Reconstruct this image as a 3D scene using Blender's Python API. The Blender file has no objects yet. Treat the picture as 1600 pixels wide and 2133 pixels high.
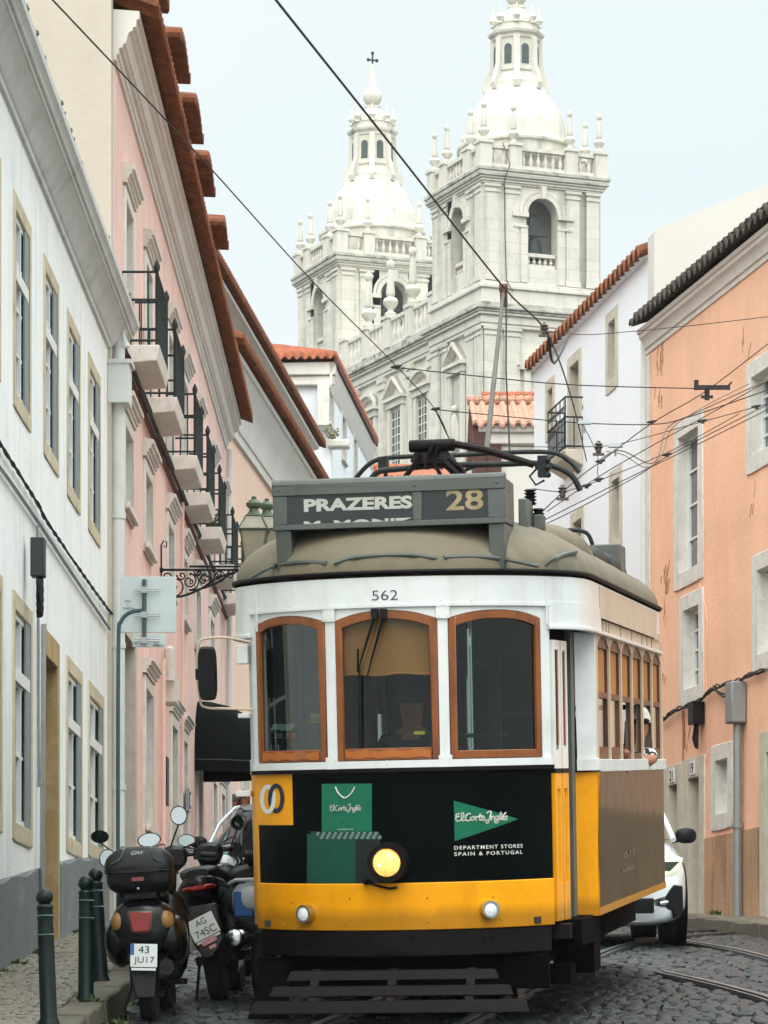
import bpy, math, random
from mathutils import Vector, Matrix, Euler
random.seed(7)
R = math.radians
# ---------------------------------------------------------------- camera, sky, sun, exposure
FP = 7000.0; CX = 800.0; HY = 2150.0; CH = 1.66        # focal length and horizon in pixels of the 1600 px wide photograph
sc = bpy.context.scene
col = sc.collection
cd = bpy.data.cameras.new('camera'); cam = bpy.data.objects.new('camera', cd); col.objects.link(cam)
cd.sensor_fit = 'HORIZONTAL'; cd.sensor_width = 36; cd.lens = FP/1600*36
cd.shift_y = (HY-2133/2)/1600; cd.clip_start = .5; cd.clip_end = 3000
cam.location = (0, 0, CH); cam.rotation_euler = (R(90), 0, 0)
sc.camera = cam
w = bpy.data.worlds.new('World'); sc.world = w; w.use_nodes = True
nt = w.node_tree; nt.nodes.clear()
SUN_EL = 40; SUN_AZ = 190      # azimuth the light comes from, clockwise from +Y
out = nt.nodes.new('ShaderNodeOutputWorld'); bg = nt.nodes.new('ShaderNodeBackground')
sky = nt.nodes.new('ShaderNodeTexSky'); sky.sky_type = 'NISHITA'; sky.sun_disc = False
sky.sun_elevation = R(SUN_EL); sky.sun_rotation = R(SUN_AZ); sky.dust_density = 4; sky.air_density = 1.0
tc = nt.nodes.new('ShaderNodeTexCoord'); sep = nt.nodes.new('ShaderNodeSeparateXYZ')
nt.links.new(tc.outputs['Generated'], sep.inputs[0])
# overcast veil over the sky: brighter towards the zenith, soft cloud texture
grad = nt.nodes.new('ShaderNodeMapRange'); grad.inputs[1].default_value = 0.3; grad.inputs[2].default_value = .95
grad.inputs[3].default_value = 6.6; grad.inputs[4].default_value = 25.0
nt.links.new(sep.outputs[2], grad.inputs[0])
mp = nt.nodes.new('ShaderNodeMapping'); mp.inputs['Scale'].default_value = (1, 1, 3.2)
nz = nt.nodes.new('ShaderNodeTexNoise'); nz.inputs['Scale'].default_value = 3.2; nz.inputs['Detail'].default_value = 5
nt.links.new(tc.outputs['Generated'], mp.inputs[0]); nt.links.new(mp.outputs[0], nz.inputs['Vector'])
cr = nt.nodes.new('ShaderNodeMixRGB'); cr.inputs[1].default_value = (.80, .905, .92, 1); cr.inputs[2].default_value = (.89, .945, .95, 1)
cmr = nt.nodes.new('ShaderNodeMapRange'); cmr.inputs[1].default_value = .3; cmr.inputs[2].default_value = .7
nt.links.new(nz.outputs[0], cmr.inputs[0]); nt.links.new(cmr.outputs[0], cr.inputs[0])
mul = nt.nodes.new('ShaderNodeMixRGB'); mul.blend_type = 'MULTIPLY'; mul.inputs[0].default_value = 1
nt.links.new(cr.outputs[0], mul.inputs[1]); nt.links.new(grad.outputs[0], mul.inputs[2])
mx = nt.nodes.new('ShaderNodeMixRGB'); mx.inputs[0].default_value = .95
nt.links.new(sky.outputs[0], mx.inputs[1]); nt.links.new(mul.outputs[0], mx.inputs[2])
nt.links.new(mx.outputs[0], bg.inputs[0]); bg.inputs[1].default_value = .085
nt.links.new(bg.outputs[0], out.inputs[0])
sd = bpy.data.lights.new('sun', 'SUN'); so = bpy.data.objects.new('sun', sd); col.objects.link(so)
sd.energy = 1.15; sd.angle = R(60); sd.color = (1, .965, .91)
_d = Vector((math.sin(R(SUN_AZ))*math.cos(R(SUN_EL)), math.cos(R(SUN_AZ))*math.cos(R(SUN_EL)), math.sin(R(SUN_EL))))
so.rotation_euler = _d.to_track_quat('Z', 'Y').to_euler()
sc.view_settings.view_transform = 'Standard'; sc.view_settings.look = 'None'
sc.view_settings.exposure = .9; sc.view_settings.gamma = 1

# ---------------------------------------------------------------- helpers
def W(px, py, d): return Vector(((px-CX)*d/FP, d, CH+(HY-py)*d/FP))
def ground(y):
    if y < 29: return .08*y
    if y < 33:
        t = (y-29)/4; return .08*29 + 4*(.08*t - (.08-.047)*t*t/2)
    return .08*29 + 4*(.08-.0165) + .047*(min(y, 90)-33)
def hexc(h):
    h = h.lstrip('#'); r = [int(h[i:i+2], 16)/255 for i in (0, 2, 4)]
    return tuple((c/12.92 if c <= .04045 else ((c+.055)/1.055)**2.4) for c in r)+(1,)
class MB:
    def __init__(s): s.v = []; s.f = []; s.m = []; s.mi = 0; s.T = None
    def add(s, vs, fs):
        n = len(s.v)
        if s.T is not None: vs = [s.T @ Vector(v) for v in vs]
        s.v += [tuple(v) for v in vs]; s.f += [tuple(i+n for i in f) for f in fs]; s.m += [s.mi]*len(fs)
        return s
    def box(s, x0, x1, y0, y1, z0, z1):
        return s.add([(x0,y0,z0),(x1,y0,z0),(x1,y1,z0),(x0,y1,z0),(x0,y0,z1),(x1,y0,z1),(x1,y1,z1),(x0,y1,z1)],
                     [(0,3,2,1),(4,5,6,7),(0,1,5,4),(1,2,6,5),(2,3,7,6),(3,0,4,7)])
    def tbox(s, x0, x1, y0, y1, z0, z1, t=0.0, ty=None):      # box tapered at the top by t
        ty = t if ty is None else ty
        return s.add([(x0,y0,z0),(x1,y0,z0),(x1,y1,z0),(x0,y1,z0),(x0+t,y0+ty,z1),(x1-t,y0+ty,z1),(x1-t,y1-ty,z1),(x0+t,y1-ty,z1)],
                     [(0,3,2,1),(4,5,6,7),(0,1,5,4),(1,2,6,5),(2,3,7,6),(3,0,4,7)])
    def quad(s, a, b, c, d): return s.add([a, b, c, d], [(0,1,2,3)])
    def sheet(s, g, closed=False):                            # grid of points
        n, m = len(g), len(g[0]); vs = [p for r in g for p in r]; fs = []
        for i in range(n-1):
            for j in range(m if closed else m-1):
                k = (j+1) % m; fs.append((i*m+j, i*m+k, (i+1)*m+k, (i+1)*m+j))
        return s.add(vs, fs)
    def rings(s, g, caps=True):                               # list of closed rings
        s.sheet(g, True)
        if caps:
            s.add(g[0], [tuple(range(len(g[0])))[::-1]]); s.add(g[-1], [tuple(range(len(g[-1])))])
        return s
    def tube(s, pts, r, n=8, caps=True):
        pts = [Vector(p) for p in pts]; N = len(pts)
        rs = r if isinstance(r, (list, tuple)) else [r]*N
        g = []; up = None
        for i, p in enumerate(pts):
            t = ((pts[min(i+1, N-1)]-pts[max(i-1, 0)])).normalized()
            if up is None:
                up = Vector((0, 0, 1)) if abs(t.z) < .9 else Vector((1, 0, 0))
            a = t.cross(up).normalized(); b = a.cross(t).normalized(); up = b
            g.append([p+(a*math.cos(2*math.pi*k/n)+b*math.sin(2*math.pi*k/n))*rs[i] for k in range(n)])
        return s.rings(g, caps)
    def lathe(s, prof, c=(0,0,0), n=16, axis='z', rot=0.0, caps=True):
        g = []
        for r, h in prof:
            ring = []
            for k in range(n):
                a = 2*math.pi*k/n+rot; x, y = max(r, 1e-4)*math.cos(a), max(r, 1e-4)*math.sin(a)
                p = (x, y, h) if axis == 'z' else ((x, h, y) if axis == 'y' else (h, x, y))
                ring.append((p[0]+c[0], p[1]+c[1], p[2]+c[2]))
            g.append(ring)
        return s.rings(g, caps)
    def prism(s, poly, f0, f1):                               # poly of 2D points, f0/f1 map to the two ends
        n = len(poly); a = [f0(*p) for p in poly]; b = [f1(*p) for p in poly]
        s.add(a+b, [(i, (i+1) % n, n+(i+1) % n, n+i) for i in range(n)]+[tuple(range(n))[::-1], tuple(range(n, 2*n))])
        return s
    def px(s, poly, x0, x1): return s.prism(poly, lambda a, b: (x0, a, b), lambda a, b: (x1, a, b))   # profile (y,z) along x
    def py(s, poly, y0, y1): return s.prism(poly, lambda a, b: (a, y0, b), lambda a, b: (a, y1, b))   # profile (x,z) along y
    def pz(s, poly, z0, z1): return s.prism(poly, lambda a, b: (a, b, z0), lambda a, b: (a, b, z1))
    def sph(s, c, r, n=12, m=8, sc=(1,1,1)):
        g = []
        for i in range(m+1):
            t = math.pi*i/m
            g.append([(c[0]+sc[0]*r*max(math.sin(t), 1e-4)*math.cos(2*math.pi*k/n), c[1]+sc[1]*r*max(math.sin(t), 1e-4)*math.sin(2*math.pi*k/n), c[2]-sc[2]*r*math.cos(t)) for k in range(n)])
        return s.sheet(g, True)
    def loft(s, st, n=20, e=2.6, caps=True):                  # stations (y, cx, cz, rx, rz_up, rz_down) -> superellipse rings
        g = []
        for y, cx, cz, rx, ru, rd in st:
            ring = []
            for k in range(n):
                a = 2*math.pi*k/n; c_, s_ = math.cos(a), math.sin(a)
                ring.append((cx+rx*math.copysign(abs(c_)**(2/e), c_), y, cz+(ru if s_ >= 0 else rd)*math.copysign(abs(s_)**(2/e), s_)))
            g.append(ring)
        return s.rings(g, caps)
    def build(s, name, mats, parent=None, smooth=38, bevel=0, loc=None, seg=2):
        me = bpy.data.meshes.new(name); me.from_pydata(s.v, [], s.f)
        if not isinstance(mats, (list, tuple)): mats = [mats]
        for m_ in mats: me.materials.append(m_)
        if len(mats) > 1: me.polygons.foreach_set('material_index', s.m)
        import bmesh
        bm = bmesh.new(); bm.from_mesh(me)
        if len(s.v) < 60000: bmesh.ops.remove_doubles(bm, verts=bm.verts, dist=1e-5)
        bmesh.ops.recalc_face_normals(bm, faces=bm.faces); bm.to_mesh(me); bm.free()
        if smooth:
            me.shade_smooth(); me.set_sharp_from_angle(angle=R(smooth))
        else: me.shade_flat()
        o = bpy.data.objects.new(name, me); col.objects.link(o)
        if parent: o.parent = parent
        if loc is not None: o.location = loc
        if bevel:
            b = o.modifiers.new('bevel', 'BEVEL'); b.width = bevel; b.segments = seg; b.limit_method = 'ANGLE'; b.angle_limit = R(40)
        return o
def tag(o, label=None, cat=None, group=None, kind=None):
    if label: o['label'] = label
    if cat: o['category'] = cat
    if group: o['group'] = group
    if kind: o['kind'] = kind
    return o
def empty(name, loc, rz=0.0, label=None, cat=None, group=None, rot=None):
    o = bpy.data.objects.new(name, None); col.objects.link(o); o.location = loc
    o.rotation_euler = rot if rot else (0, 0, rz); o.empty_display_size = .3
    return tag(o, label, cat, group)
def copy_tree(o, parent=None, kids=None):
    c = o.copy(); col.objects.link(c)
    if parent: c.parent = parent
    for ch in [x for x in bpy.data.objects if x.parent == o]: copy_tree(ch, c)
    return c
_tc = {}
def text_geo(txt, bold=0.0, shear=0.0, spacing=1.0):
    k = (txt, bold, shear, spacing)
    if k in _tc: return _tc[k]
    cu = bpy.data.curves.new('t', 'FONT'); cu.body = txt; cu.size = 1; cu.offset = bold; cu.shear = shear; cu.space_character = spacing
    cu.resolution_u = 4; cu.fill_mode = 'FRONT' if hasattr(cu, 'fill_mode') else None
    o = bpy.data.objects.new('t', cu); col.objects.link(o)
    dg = bpy.context.evaluated_depsgraph_get(); me = bpy.data.meshes.new_from_object(o.evaluated_get(dg))
    vs = [(v.co.x, v.co.y) for v in me.vertices]; fs = [tuple(p.vertices) for p in me.polygons]
    bpy.data.objects.remove(o); bpy.data.curves.remove(cu); bpy.data.meshes.remove(me)
    xs = [v[0] for v in vs]; ys = [v[1] for v in vs]; x0, x1, y0, y1 = min(xs), max(xs), min(ys), max(ys)
    vs = [((x-x0)/(x1-x0), (y-y0)/(y1-y0)) for x, y in vs]
    _tc[k] = (vs, fs); return _tc[k]
def text(name, txt, m, parent, fn, **kw):                     # fn maps unit square (0..1,0..1) to a point
    vs, fs = text_geo(txt, **kw); b = MB(); b.add([fn(x, y) for x, y in vs], fs)
    return b.build(name, m, parent, smooth=0)

# ---------------------------------------------------------------- materials
def pm(name, c, rough=.7, metal=0, var=.08, vs=3., bump=0, bs=40., streak=0, scol=None, spec=.5, coat=0, dirt=0, dcol=None, dsc=1.2, sscale=(6, 6, .5), emit=None, es=0, det=6, alpha=1, trans=0, grime=None):
    m = bpy.data.materials.new(name); m.use_nodes = True; n = m.node_tree; L = n.links
    b = n.nodes['Principled BSDF']; c = hexc(c) if isinstance(c, str) else tuple(c)+(1,)*(4-len(c))
    b.inputs['Roughness'].default_value = rough; b.inputs['Metallic'].default_value = metal
    b.inputs['Specular IOR Level'].default_value = spec; b.inputs['Coat Weight'].default_value = coat; b.inputs['Coat Roughness'].default_value = .08
    t = n.nodes.new('ShaderNodeTexCoord'); cur = None
    def noise(scale, detail=det, mapping=None, rough_=.55):
        z = n.nodes.new('ShaderNodeTexNoise'); z.inputs['Scale'].default_value = scale; z.inputs['Detail'].default_value = detail; z.inputs['Roughness'].default_value = rough_
        if mapping:
            q = n.nodes.new('ShaderNodeMapping'); q.inputs['Scale'].default_value = mapping; L.new(t.outputs['Object'], q.inputs[0]); L.new(q.outputs[0], z.inputs['Vector'])
        else: L.new(t.outputs['Object'], z.inputs['Vector'])
        return z.outputs[0]
    def rng(sock, a, b_, c_=0, d=1):
        q = n.nodes.new('ShaderNodeMapRange'); q.inputs[1].default_value = a; q.inputs[2].default_value = b_; q.inputs[3].default_value = c_; q.inputs[4].default_value = d
        L.new(sock, q.inputs[0]); return q.outputs[0]
    def mixc(f, a, b_):
        q = n.nodes.new('ShaderNodeMixRGB'); L.new(f, q.inputs[0])
        for i, s in ((1, a), (2, b_)):
            if isinstance(s, tuple): q.inputs[i].default_value = s
            else: L.new(s, q.inputs[i])
        return q.outputs[0]
    lo = tuple(x*(1-var) for x in c[:3])+(1,); hi = tuple(min(1, x*(1+var)) for x in c[:3])+(1,)
    cur = mixc(rng(noise(vs), .3, .7), lo, hi)
    if streak:
        s_ = rng(noise(1.0, 4, sscale), .52, .75, 0, streak); cur = mixc(s_, cur, hexc(scol) if scol else tuple(x*.5 for x in c[:3])+(1,))
    if dirt:
        s_ = rng(noise(dsc, 8, None, .7), .52, .68, 0, dirt); cur = mixc(s_, cur, hexc(dcol) if dcol else tuple(x*.45 for x in c[:3])+(1,))
    if grime:       # (local z where the rising-damp stain ends, height of its ragged edge, colour, strength)
        z0, zh, gc, gs = grime; sp = n.nodes.new('ShaderNodeSeparateXYZ'); L.new(t.outputs['Object'], sp.inputs[0])
        a = n.nodes.new('ShaderNodeMath'); a.operation = 'MULTIPLY_ADD'; L.new(noise(2.2, 6, (2.5, 2.5, .6)), a.inputs[0]); a.inputs[1].default_value = -zh*2; L.new(sp.outputs[2], a.inputs[2])
        cur = mixc(rng(a.outputs[0], z0, z0-zh*1.4, 0, gs), cur, hexc(gc))
    L.new(cur, b.inputs['Base Color'])
    if bump:
        bp = n.nodes.new('ShaderNodeBump'); bp.inputs['Strength'].default_value = bump; bp.inputs['Distance'].default_value = .02
        L.new(noise(bs, 5), bp.inputs['Height']); L.new(bp.outputs[0], b.inputs['Normal'])
    if emit: b.inputs['Emission Color'].default_value = hexc(emit); b.inputs['Emission Strength'].default_value = es
    if trans: b.inputs['Transmission Weight'].default_value = trans
    if rough < .9 and var: L.new(rng(noise(vs*3), .2, .8, max(0, rough-.06), min(1, rough+.08)), b.inputs['Roughness'])
    return m
def glassm(name, tint, fac=.12, rough=.03):                    # thin pane: mostly see-through, partly mirror
    m = bpy.data.materials.new(name); m.use_nodes = True; n = m.node_tree; n.nodes.clear(); L = n.links
    o = n.nodes.new('ShaderNodeOutputMaterial'); t = n.nodes.new('ShaderNodeBsdfTransparent'); t.inputs[0].default_value = hexc(tint)
    g = n.nodes.new('ShaderNodeBsdfGlossy'); g.inputs['Roughness'].default_value = rough; g.inputs[0].default_value = (.9, .95, .95, 1)
    f = n.nodes.new('ShaderNodeFresnel'); f.inputs[0].default_value = 1.5
    a = n.nodes.new('ShaderNodeMath'); a.operation = 'ADD'; a.inputs[1].default_value = fac; L.new(f.outputs[0], a.inputs[0])
    x = n.nodes.new('ShaderNodeMixShader'); L.new(a.outputs[0], x.inputs[0]); L.new(t.outputs[0], x.inputs[1]); L.new(g.outputs[0], x.inputs[2]); L.new(x.outputs[0], o.inputs[0])
    return m
def stonem(name, c, row=.62, bw=1.2, streak=.5, joint=.82):    # ashlar: block joints on walls of any direction
    m = pm(name, c, .8, var=.05, vs=.5, streak=streak, scol='#8d9087', sscale=(1.1, 1.1, .12), dirt=.35, dcol='#9fa29a', dsc=.6, bump=.25, bs=4)
    n = m.node_tree; L = n.links; b = n.nodes['Principled BSDF']; src = b.inputs['Base Color'].links[0].from_socket
    t = n.nodes.new('ShaderNodeTexCoord'); sp = n.nodes.new('ShaderNodeSeparateXYZ'); L.new(t.outputs['Object'], sp.inputs[0])
    ad = n.nodes.new('ShaderNodeMath'); L.new(sp.outputs[0], ad.inputs[0]); L.new(sp.outputs[1], ad.inputs[1])
    cb = n.nodes.new('ShaderNodeCombineXYZ'); L.new(ad.outputs[0], cb.inputs[0]); L.new(sp.outputs[2], cb.inputs[1])
    br = n.nodes.new('ShaderNodeTexBrick'); L.new(cb.outputs[0], br.inputs['Vector']); br.inputs['Scale'].default_value = 1
    br.inputs['Brick Width'].default_value = bw; br.inputs['Row Height'].default_value = row; br.inputs['Mortar Size'].default_value = .03; br.inputs['Mortar Smooth'].default_value = .3
    br.inputs['Color1'].default_value = (1, 1, 1, 1); br.inputs['Color2'].default_value = (.89, .9, .88, 1); br.inputs['Mortar'].default_value = (joint, joint, joint*.97, 1)
    q = n.nodes.new('ShaderNodeMixRGB'); q.blend_type = 'MULTIPLY'; q.inputs[0].default_value = 1; L.new(src, q.inputs[1]); L.new(br.outputs['Color'], q.inputs[2]); L.new(q.outputs[0], b.inputs['Base Color'])
    return m
M = {}
M['wall_white'] = pm('white_plaster', '#f1f4f2', .85, var=.04, vs=1.3, bump=.3, bs=14, streak=.5, scol='#bcbfb8', dirt=.3, dcol='#c3c2b8', dsc=1.1)
M['wall_white2'] = pm('blue_white_plaster', '#eceff2', .85, var=.03, vs=.8, bump=.2, bs=8, streak=.12, scol='#c6c9cb')
M['wall_gable'] = pm('cream_white_plaster', '#d3d0c8', .88, var=.04, vs=.5, bump=.2, bs=8, streak=.25, scol='#cfcabd')
M['wall_cream'] = pm('cream_plaster', '#c0b8a9', .88, var=.06, vs=.6, bump=.3, bs=10, streak=.35, scol='#c9c5b4', sscale=(2, 2, .25), dirt=.1)
M['wall_pink'] = pm('pink_plaster', '#ecc9bd', .85, var=.06, vs=1.0, bump=.25, bs=12, streak=.5, scol='#b98272', sscale=(4, 4, .35), dirt=.35, dcol='#bd8b7d', dsc=.9)
M['wall_peach'] = pm('peach_plaster', '#ecc9b0', .85, var=.04, vs=1.0, bump=.2, bs=12, streak=.2, scol='#d3ab90')
M['wall_orange'] = pm('orange_plaster', '#f3bf9e', .88, var=.08, vs=.7, bump=.35, bs=14, streak=.25, scol='#cf946c', sscale=(2.2, 2.2, .45), dirt=.35, dcol='#dba07a', dsc=.6)
M['plinth'] = pm('grey_plinth_paint', '#6f7677', .85, var=.12, vs=2.5, bump=.4, bs=12, dirt=.4, dcol='#9c9a90', dsc=1.6)
M['stone'] = pm('limestone_trim', '#c6bfae', .8, var=.1, vs=5, bump=.35, bs=30, dirt=.35, dcol='#97917e', dsc=3.5)
M['stone_warm'] = pm('yellowed_limestone', '#c6bb9f', .85, var=.12, vs=4, bump=.4, bs=30, dirt=.5, dcol='#8f7744', dsc=2.2)
M['stone_pale'] = pm('pale_limestone', '#d9d5cc', .75, var=.07, vs=6, bump=.3, bs=25, dirt=.45, dcol='#aaa294', dsc=4)
M['cornice'] = pm('cornice_plaster', '#dcd8cf', .85, var=.05, vs=2, bump=.2, bs=14, streak=.25, scol='#b3ada0', sscale=(5, 5, 1))
M['cornice_grey'] = pm('grey_white_cornice', '#cfd3d1', .85, var=.07, vs=2.5, bump=.25, bs=14, dirt=.45, dcol='#8f9692', dsc=2.2)
M['tile'] = pm('terracotta_tile', '#774426', .9, var=.4, vs=7, bump=.5, bs=20, dirt=.5, dcol='#5e2c1c', dsc=5)
M['tile_orange'] = pm('new_orange_tile', '#ad6446', .85, var=.3, vs=5, bump=.4, bs=20, dirt=.6, dcol='#8a5f4a', dsc=3)
M['tile_dark'] = pm('lichen_black_tile', '#3b3630', .95, var=.4, vs=7, bump=.8, bs=18, dirt=.4, dcol='#6f6a55', dsc=6)
M['tile_weather'] = pm('weathered_tile', '#b98d76', .9, var=.3, vs=6, bump=.6, bs=18, dirt=.5, dcol='#6c5f52', dsc=4)
M['paint_white'] = pm('white_window_paint', '#dfe3e0', .5, var=.04, vs=6)
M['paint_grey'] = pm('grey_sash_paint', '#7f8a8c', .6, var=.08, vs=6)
M['pane'] = pm('window_pane', '#39434a', .06, var=.25, vs=.9, spec=.9, bump=.06, bs=2)
M['pane_dark'] = pm('dark_opening', '#101313', .4, var=.3)
M['iron'] = pm('green_black_iron', '#161d1d', .6, var=.15, vs=8, metal=.3)
M['iron_green'] = pm('blue_green_iron', '#182725', .6, var=.15, vs=8, metal=.2)
M['black'] = pm('black_plastic', '#0b0c0d', .5, spec=.25, var=.2, vs=9, bump=.05, bs=60)
M['rubber'] = pm('rubber', '#101010', .85, var=.2, vs=15, bump=.4, bs=40)
M['cable'] = pm('cable_black', '#1c1d1d', .7, var=.2)
M['pipe_white'] = pm('painted_pipe', '#d3d6d2', .6, var=.05, vs=4, dirt=.2)
M['pipe_grey'] = pm('grey_pipe', '#8b9091', .5, var=.08, vs=5, metal=.3)
M['zinc'] = pm('zinc', '#a9adad', .4, var=.08, vs=5, metal=.8)
M['chrome'] = pm('chrome', '#c6c9c9', .12, var=.03, metal=1)
M['mirror'] = pm('mirror_glass', '#cfd6d8', .03, var=.02, metal=1)
# ---------------------------------------------------------------- ground, pavement, rails
RAILS = []
def curve(pts, n=6):                              # Catmull-Rom through points
    P = [pts[0]]+list(pts)+[pts[-1]]; o = []
    for i in range(1, len(P)-2):
        for k in range(n):
            t = k/n; o.append(tuple(.5*((2*P[i][j])+(-P[i-1][j]+P[i+1][j])*t+(2*P[i-1][j]-5*P[i][j]+4*P[i+1][j]-P[i+2][j])*t*t+(-P[i-1][j]+3*P[i][j]-3*P[i+1][j]+P[i+2][j])*t**3) for j in range(len(P[0]))))
    o.append(tuple(pts[-1])); return o
for s_ in (-.45, .45):
    RAILS.append(curve([(.066+s_*.985-.173*13, 8.3), (.066+s_*.985-.173*2, 19.3), (.066+s_*.985, 21.3), (.066+s_*.985+.173*6.6, 27.9), (2.18+s_*.97, 32.3), (3.0+s_*.9, 34.8), (3.9+s_*.6, 37)]))
for pts in ([(2.5, 32.4), (2.84, 31.1), (3.24, 28.4), (3.45, 25), (3.5, 20)], [(2.2, 26.4), (2.55, 24.5), (2.75, 22.5), (2.8, 18)]):
    RAILS.append(curve(pts))
def near_rail(x, y):
    for P in RAILS:
        for (x0, y0), (x1, y1) in zip(P, P[1:]):
            if min(y0, y1) <= y <= max(y0, y1) and abs(y1-y0) > 1e-6 and abs(x-(x0+(x1-x0)*(y-y0)/(y1-y0))) < .1: return True
    return False
def stones(name, x_of, y0, y1, sx, sy, relief, m, lift=0.0, base=None, kind='structure', gap=.012, rot=0):
    b = MB(); vs = []; fs = []; y = y0; row = 0
    while y < y1:
        xa, xb = x_of(y); h = sy*random.uniform(.82, 1.15); x = xa+random.uniform(-.5, 0)*sx
        while x < xb:
            ww = sx*random.uniform(.75, 1.25); a0, a1 = max(x, xa)+gap/2, min(x+ww, xb)-gap/2
            if a1-a0 > sx*.25 and not (name == 'road' and near_rail((a0+a1)/2, y+h/2)):
                c0, c1 = y+gap/2, y+h-gap/2; dz = random.uniform(-.35, .35)*relief; tx = random.uniform(-.25, .25)*relief; ty = random.uniform(-.3, .3)*relief
                i = len(vs); e = min(a1-a0, c1-c0)*.22; jx = [random.uniform(-.08, .08)*sx for _ in range(4)]; jy = [random.uniform(-.08, .08)*sy for _ in range(4)]
                cs = [(a0, c0), (a1, c0), (a1, c1), (a0, c1)]; mxx = (a0+a1)/2; mxy = (c0+c1)/2
                for k, (q, r_) in enumerate(cs): vs.append((q+jx[k]*.3, r_+jy[k]*.3, ground(r_)+lift-relief))
                for k, (q, r_) in enumerate(cs): vs.append((q+jx[k]*.3, r_+jy[k]*.3, ground(r_)+lift-relief*.35+dz))
                for k, (q, r_) in enumerate(cs):
                    q2 = q+(mxx-q)/abs(mxx-q)*e; r2 = r_+(mxy-r_)/abs(mxy-r_)*e
                    vs.append((q2, r2, ground(r_)+lift+dz+tx*(1 if q > mxx else -1)+ty*(1 if r_ > mxy else -1)))
                for k in range(4):
                    l = (k+1) % 4; fs += [(i+k, i+l, i+4+l, i+4+k), (i+4+k, i+4+l, i+8+l, i+8+k)]
                fs.append((i+8, i+9, i+10, i+11))
            x += ww
        y += h; row += 1
    b.v = vs; b.f = fs; b.m = [0]*len(fs)
    o = b.build(name, m, None, smooth=50); tag(o, kind=kind); return o
def cobm(name, c, c2, rough):
    m = pm(name, c, rough, var=.35, vs=9, bump=.5, bs=60, dirt=.45, dcol=c2, dsc=1.3, det=8)
    return m
M['cobble'] = cobm('granite_setts', '#181c1f', '#0a0d0f', .42)
M['calcada'] = cobm('limestone_paving', '#6f6858', '#454035', .6)
M['soil'] = pm('joint_grit', '#2e2c28', .95, var=.3, vs=12, bump=.6, bs=60)
M['kerb'] = pm('kerb_stone', '#5a5446', .75, var=.2, vs=6, bump=.5, bs=30, dirt=.4)
M['steel'] = pm('rail_steel', '#8f9599', .3, metal=1, var=.15, vs=9)
KX = lambda y: -1.78+.004*(y-20)                 # left kerb line
def KR(y):                                        # right kerb line
    pts = [(0, 5.2), (24, 4.15), (29.3, 3.9), (34.9, 3.72), (41, 3.5), (60, 3.4), (90, 5)]
    for (a, xa), (b_, xb) in zip(pts, pts[1:]):
        if y <= b_: return xa+(xb-xa)*(y-a)/(b_-a)
    return 5
b = MB(); ys = [i*1.0-12 for i in range(140)]
b.sheet([[(x, y, ground(y)-.06 if y > 0 else .08*y-.06) for x in (-300, -40, -8, -2, 0, 2, 6, 12, 40, 300)] for y in ys]+[[(x, 1500, ground(90)+.2) for x in (-300, -40, -8, -2, 0, 2, 6, 12, 40, 300)]])
tag(b.build('ground', M['soil'], None), kind='structure')
stones('road', lambda y: (KX(y)+.02, KR(y)-.02), 17.0, 60, .125, .17, .032, M['cobble'], lift=0)
stones('road', lambda y: (KX(y)+.02, KR(y)-.02), 2.0, 17.0, .25, .3, .03, M['cobble'], lift=0)
stones('pavement', lambda y: (-3.2, KX(y)-.27), 16.0, 45, .085, .1, .018, M['calcada'], lift=.13, gap=.008)
stones('pavement', lambda y: (KR(y)+.2, KR(y)+3.5), 20.0, 48, .1, .12, .018, M['calcada'], lift=.13, gap=.008)
b = MB()
b.sheet([[(x, y, ground(y)+.115) for x in (-12, -4, -3.2, KX(y)-.05)] for y in [i*1.0 for i in range(1, 100)]])
b.sheet([[(x, y, ground(y)+.115) for x in (KR(y)+.05, KR(y)+3.5, KR(y)+12)] for y in [i*1.0 for i in range(1, 100)]])
tag(b.build('pavement', M['soil'], None), kind='structure')
def kerb(fx, y0, y1, s, wd, name='kerb'):
    b = MB(); y = y0
    while y < y1:
        L_ = random.uniform(.45, .8); a, c = y+.006, y+L_-.006; g0, g1 = ground(a), ground(c); x0, x1 = fx(a), fx(c); dz = random.uniform(-.008, .012); j = random.uniform(-.012, .012)
        T = .135+dz
        b.add([(x0+j, a, g0-.1), (x1+j, c, g1-.1), (x1+s*wd, c, g1-.1), (x0+s*wd, a, g0-.1), (x0+j+s*.02, a, g0+T), (x1+j+s*.02, c, g1+T), (x1+s*wd, c, g1+T), (x0+s*wd, a, g0+T)],
              [(0,3,2,1),(4,5,6,7),(0,1,5,4),(1,2,6,5),(2,3,7,6),(3,0,4,7)]); y += L_
    return tag(b.build(name, M['kerb'], None, bevel=.018), kind='structure')
kerb(KX, 15, 60, -1, .25); kerb(KR, 20, 50, 1, .2)
def rail(pts, name='tram_rail'):
    P = []
    for (x0, y0), (x1, y1) in zip(pts, pts[1:]):
        for k in range(8): t = k/8; P.append((x0+(x1-x0)*t, y0+(y1-y0)*t))
    P.append(pts[-1]); b = MB(); dk = MB(); G1 = []; G2 = []
    for i, (x, y) in enumerate(P):
        q0, q1 = P[max(i-1, 0)], P[min(i+1, len(P)-1)]; dx, dy = q1[0]-q0[0], q1[1]-q0[1]; l = math.hypot(dx, dy); nx, ny = dy/l, -dx/l; g = ground(y)
        G1.append([(x+nx*o, y+ny*o, g+h) for o, h in ((-.04, -.02), (-.038, .03), (.022, .032), (.024, -.0), (.052, -.0), (.054, .026), (.074, .025), (.076, -.02))])
    b.sheet(G1); o = b.build(name, M['steel'], None); return tag(o, kind='structure')
for P_ in RAILS: rail(P_)

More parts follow.
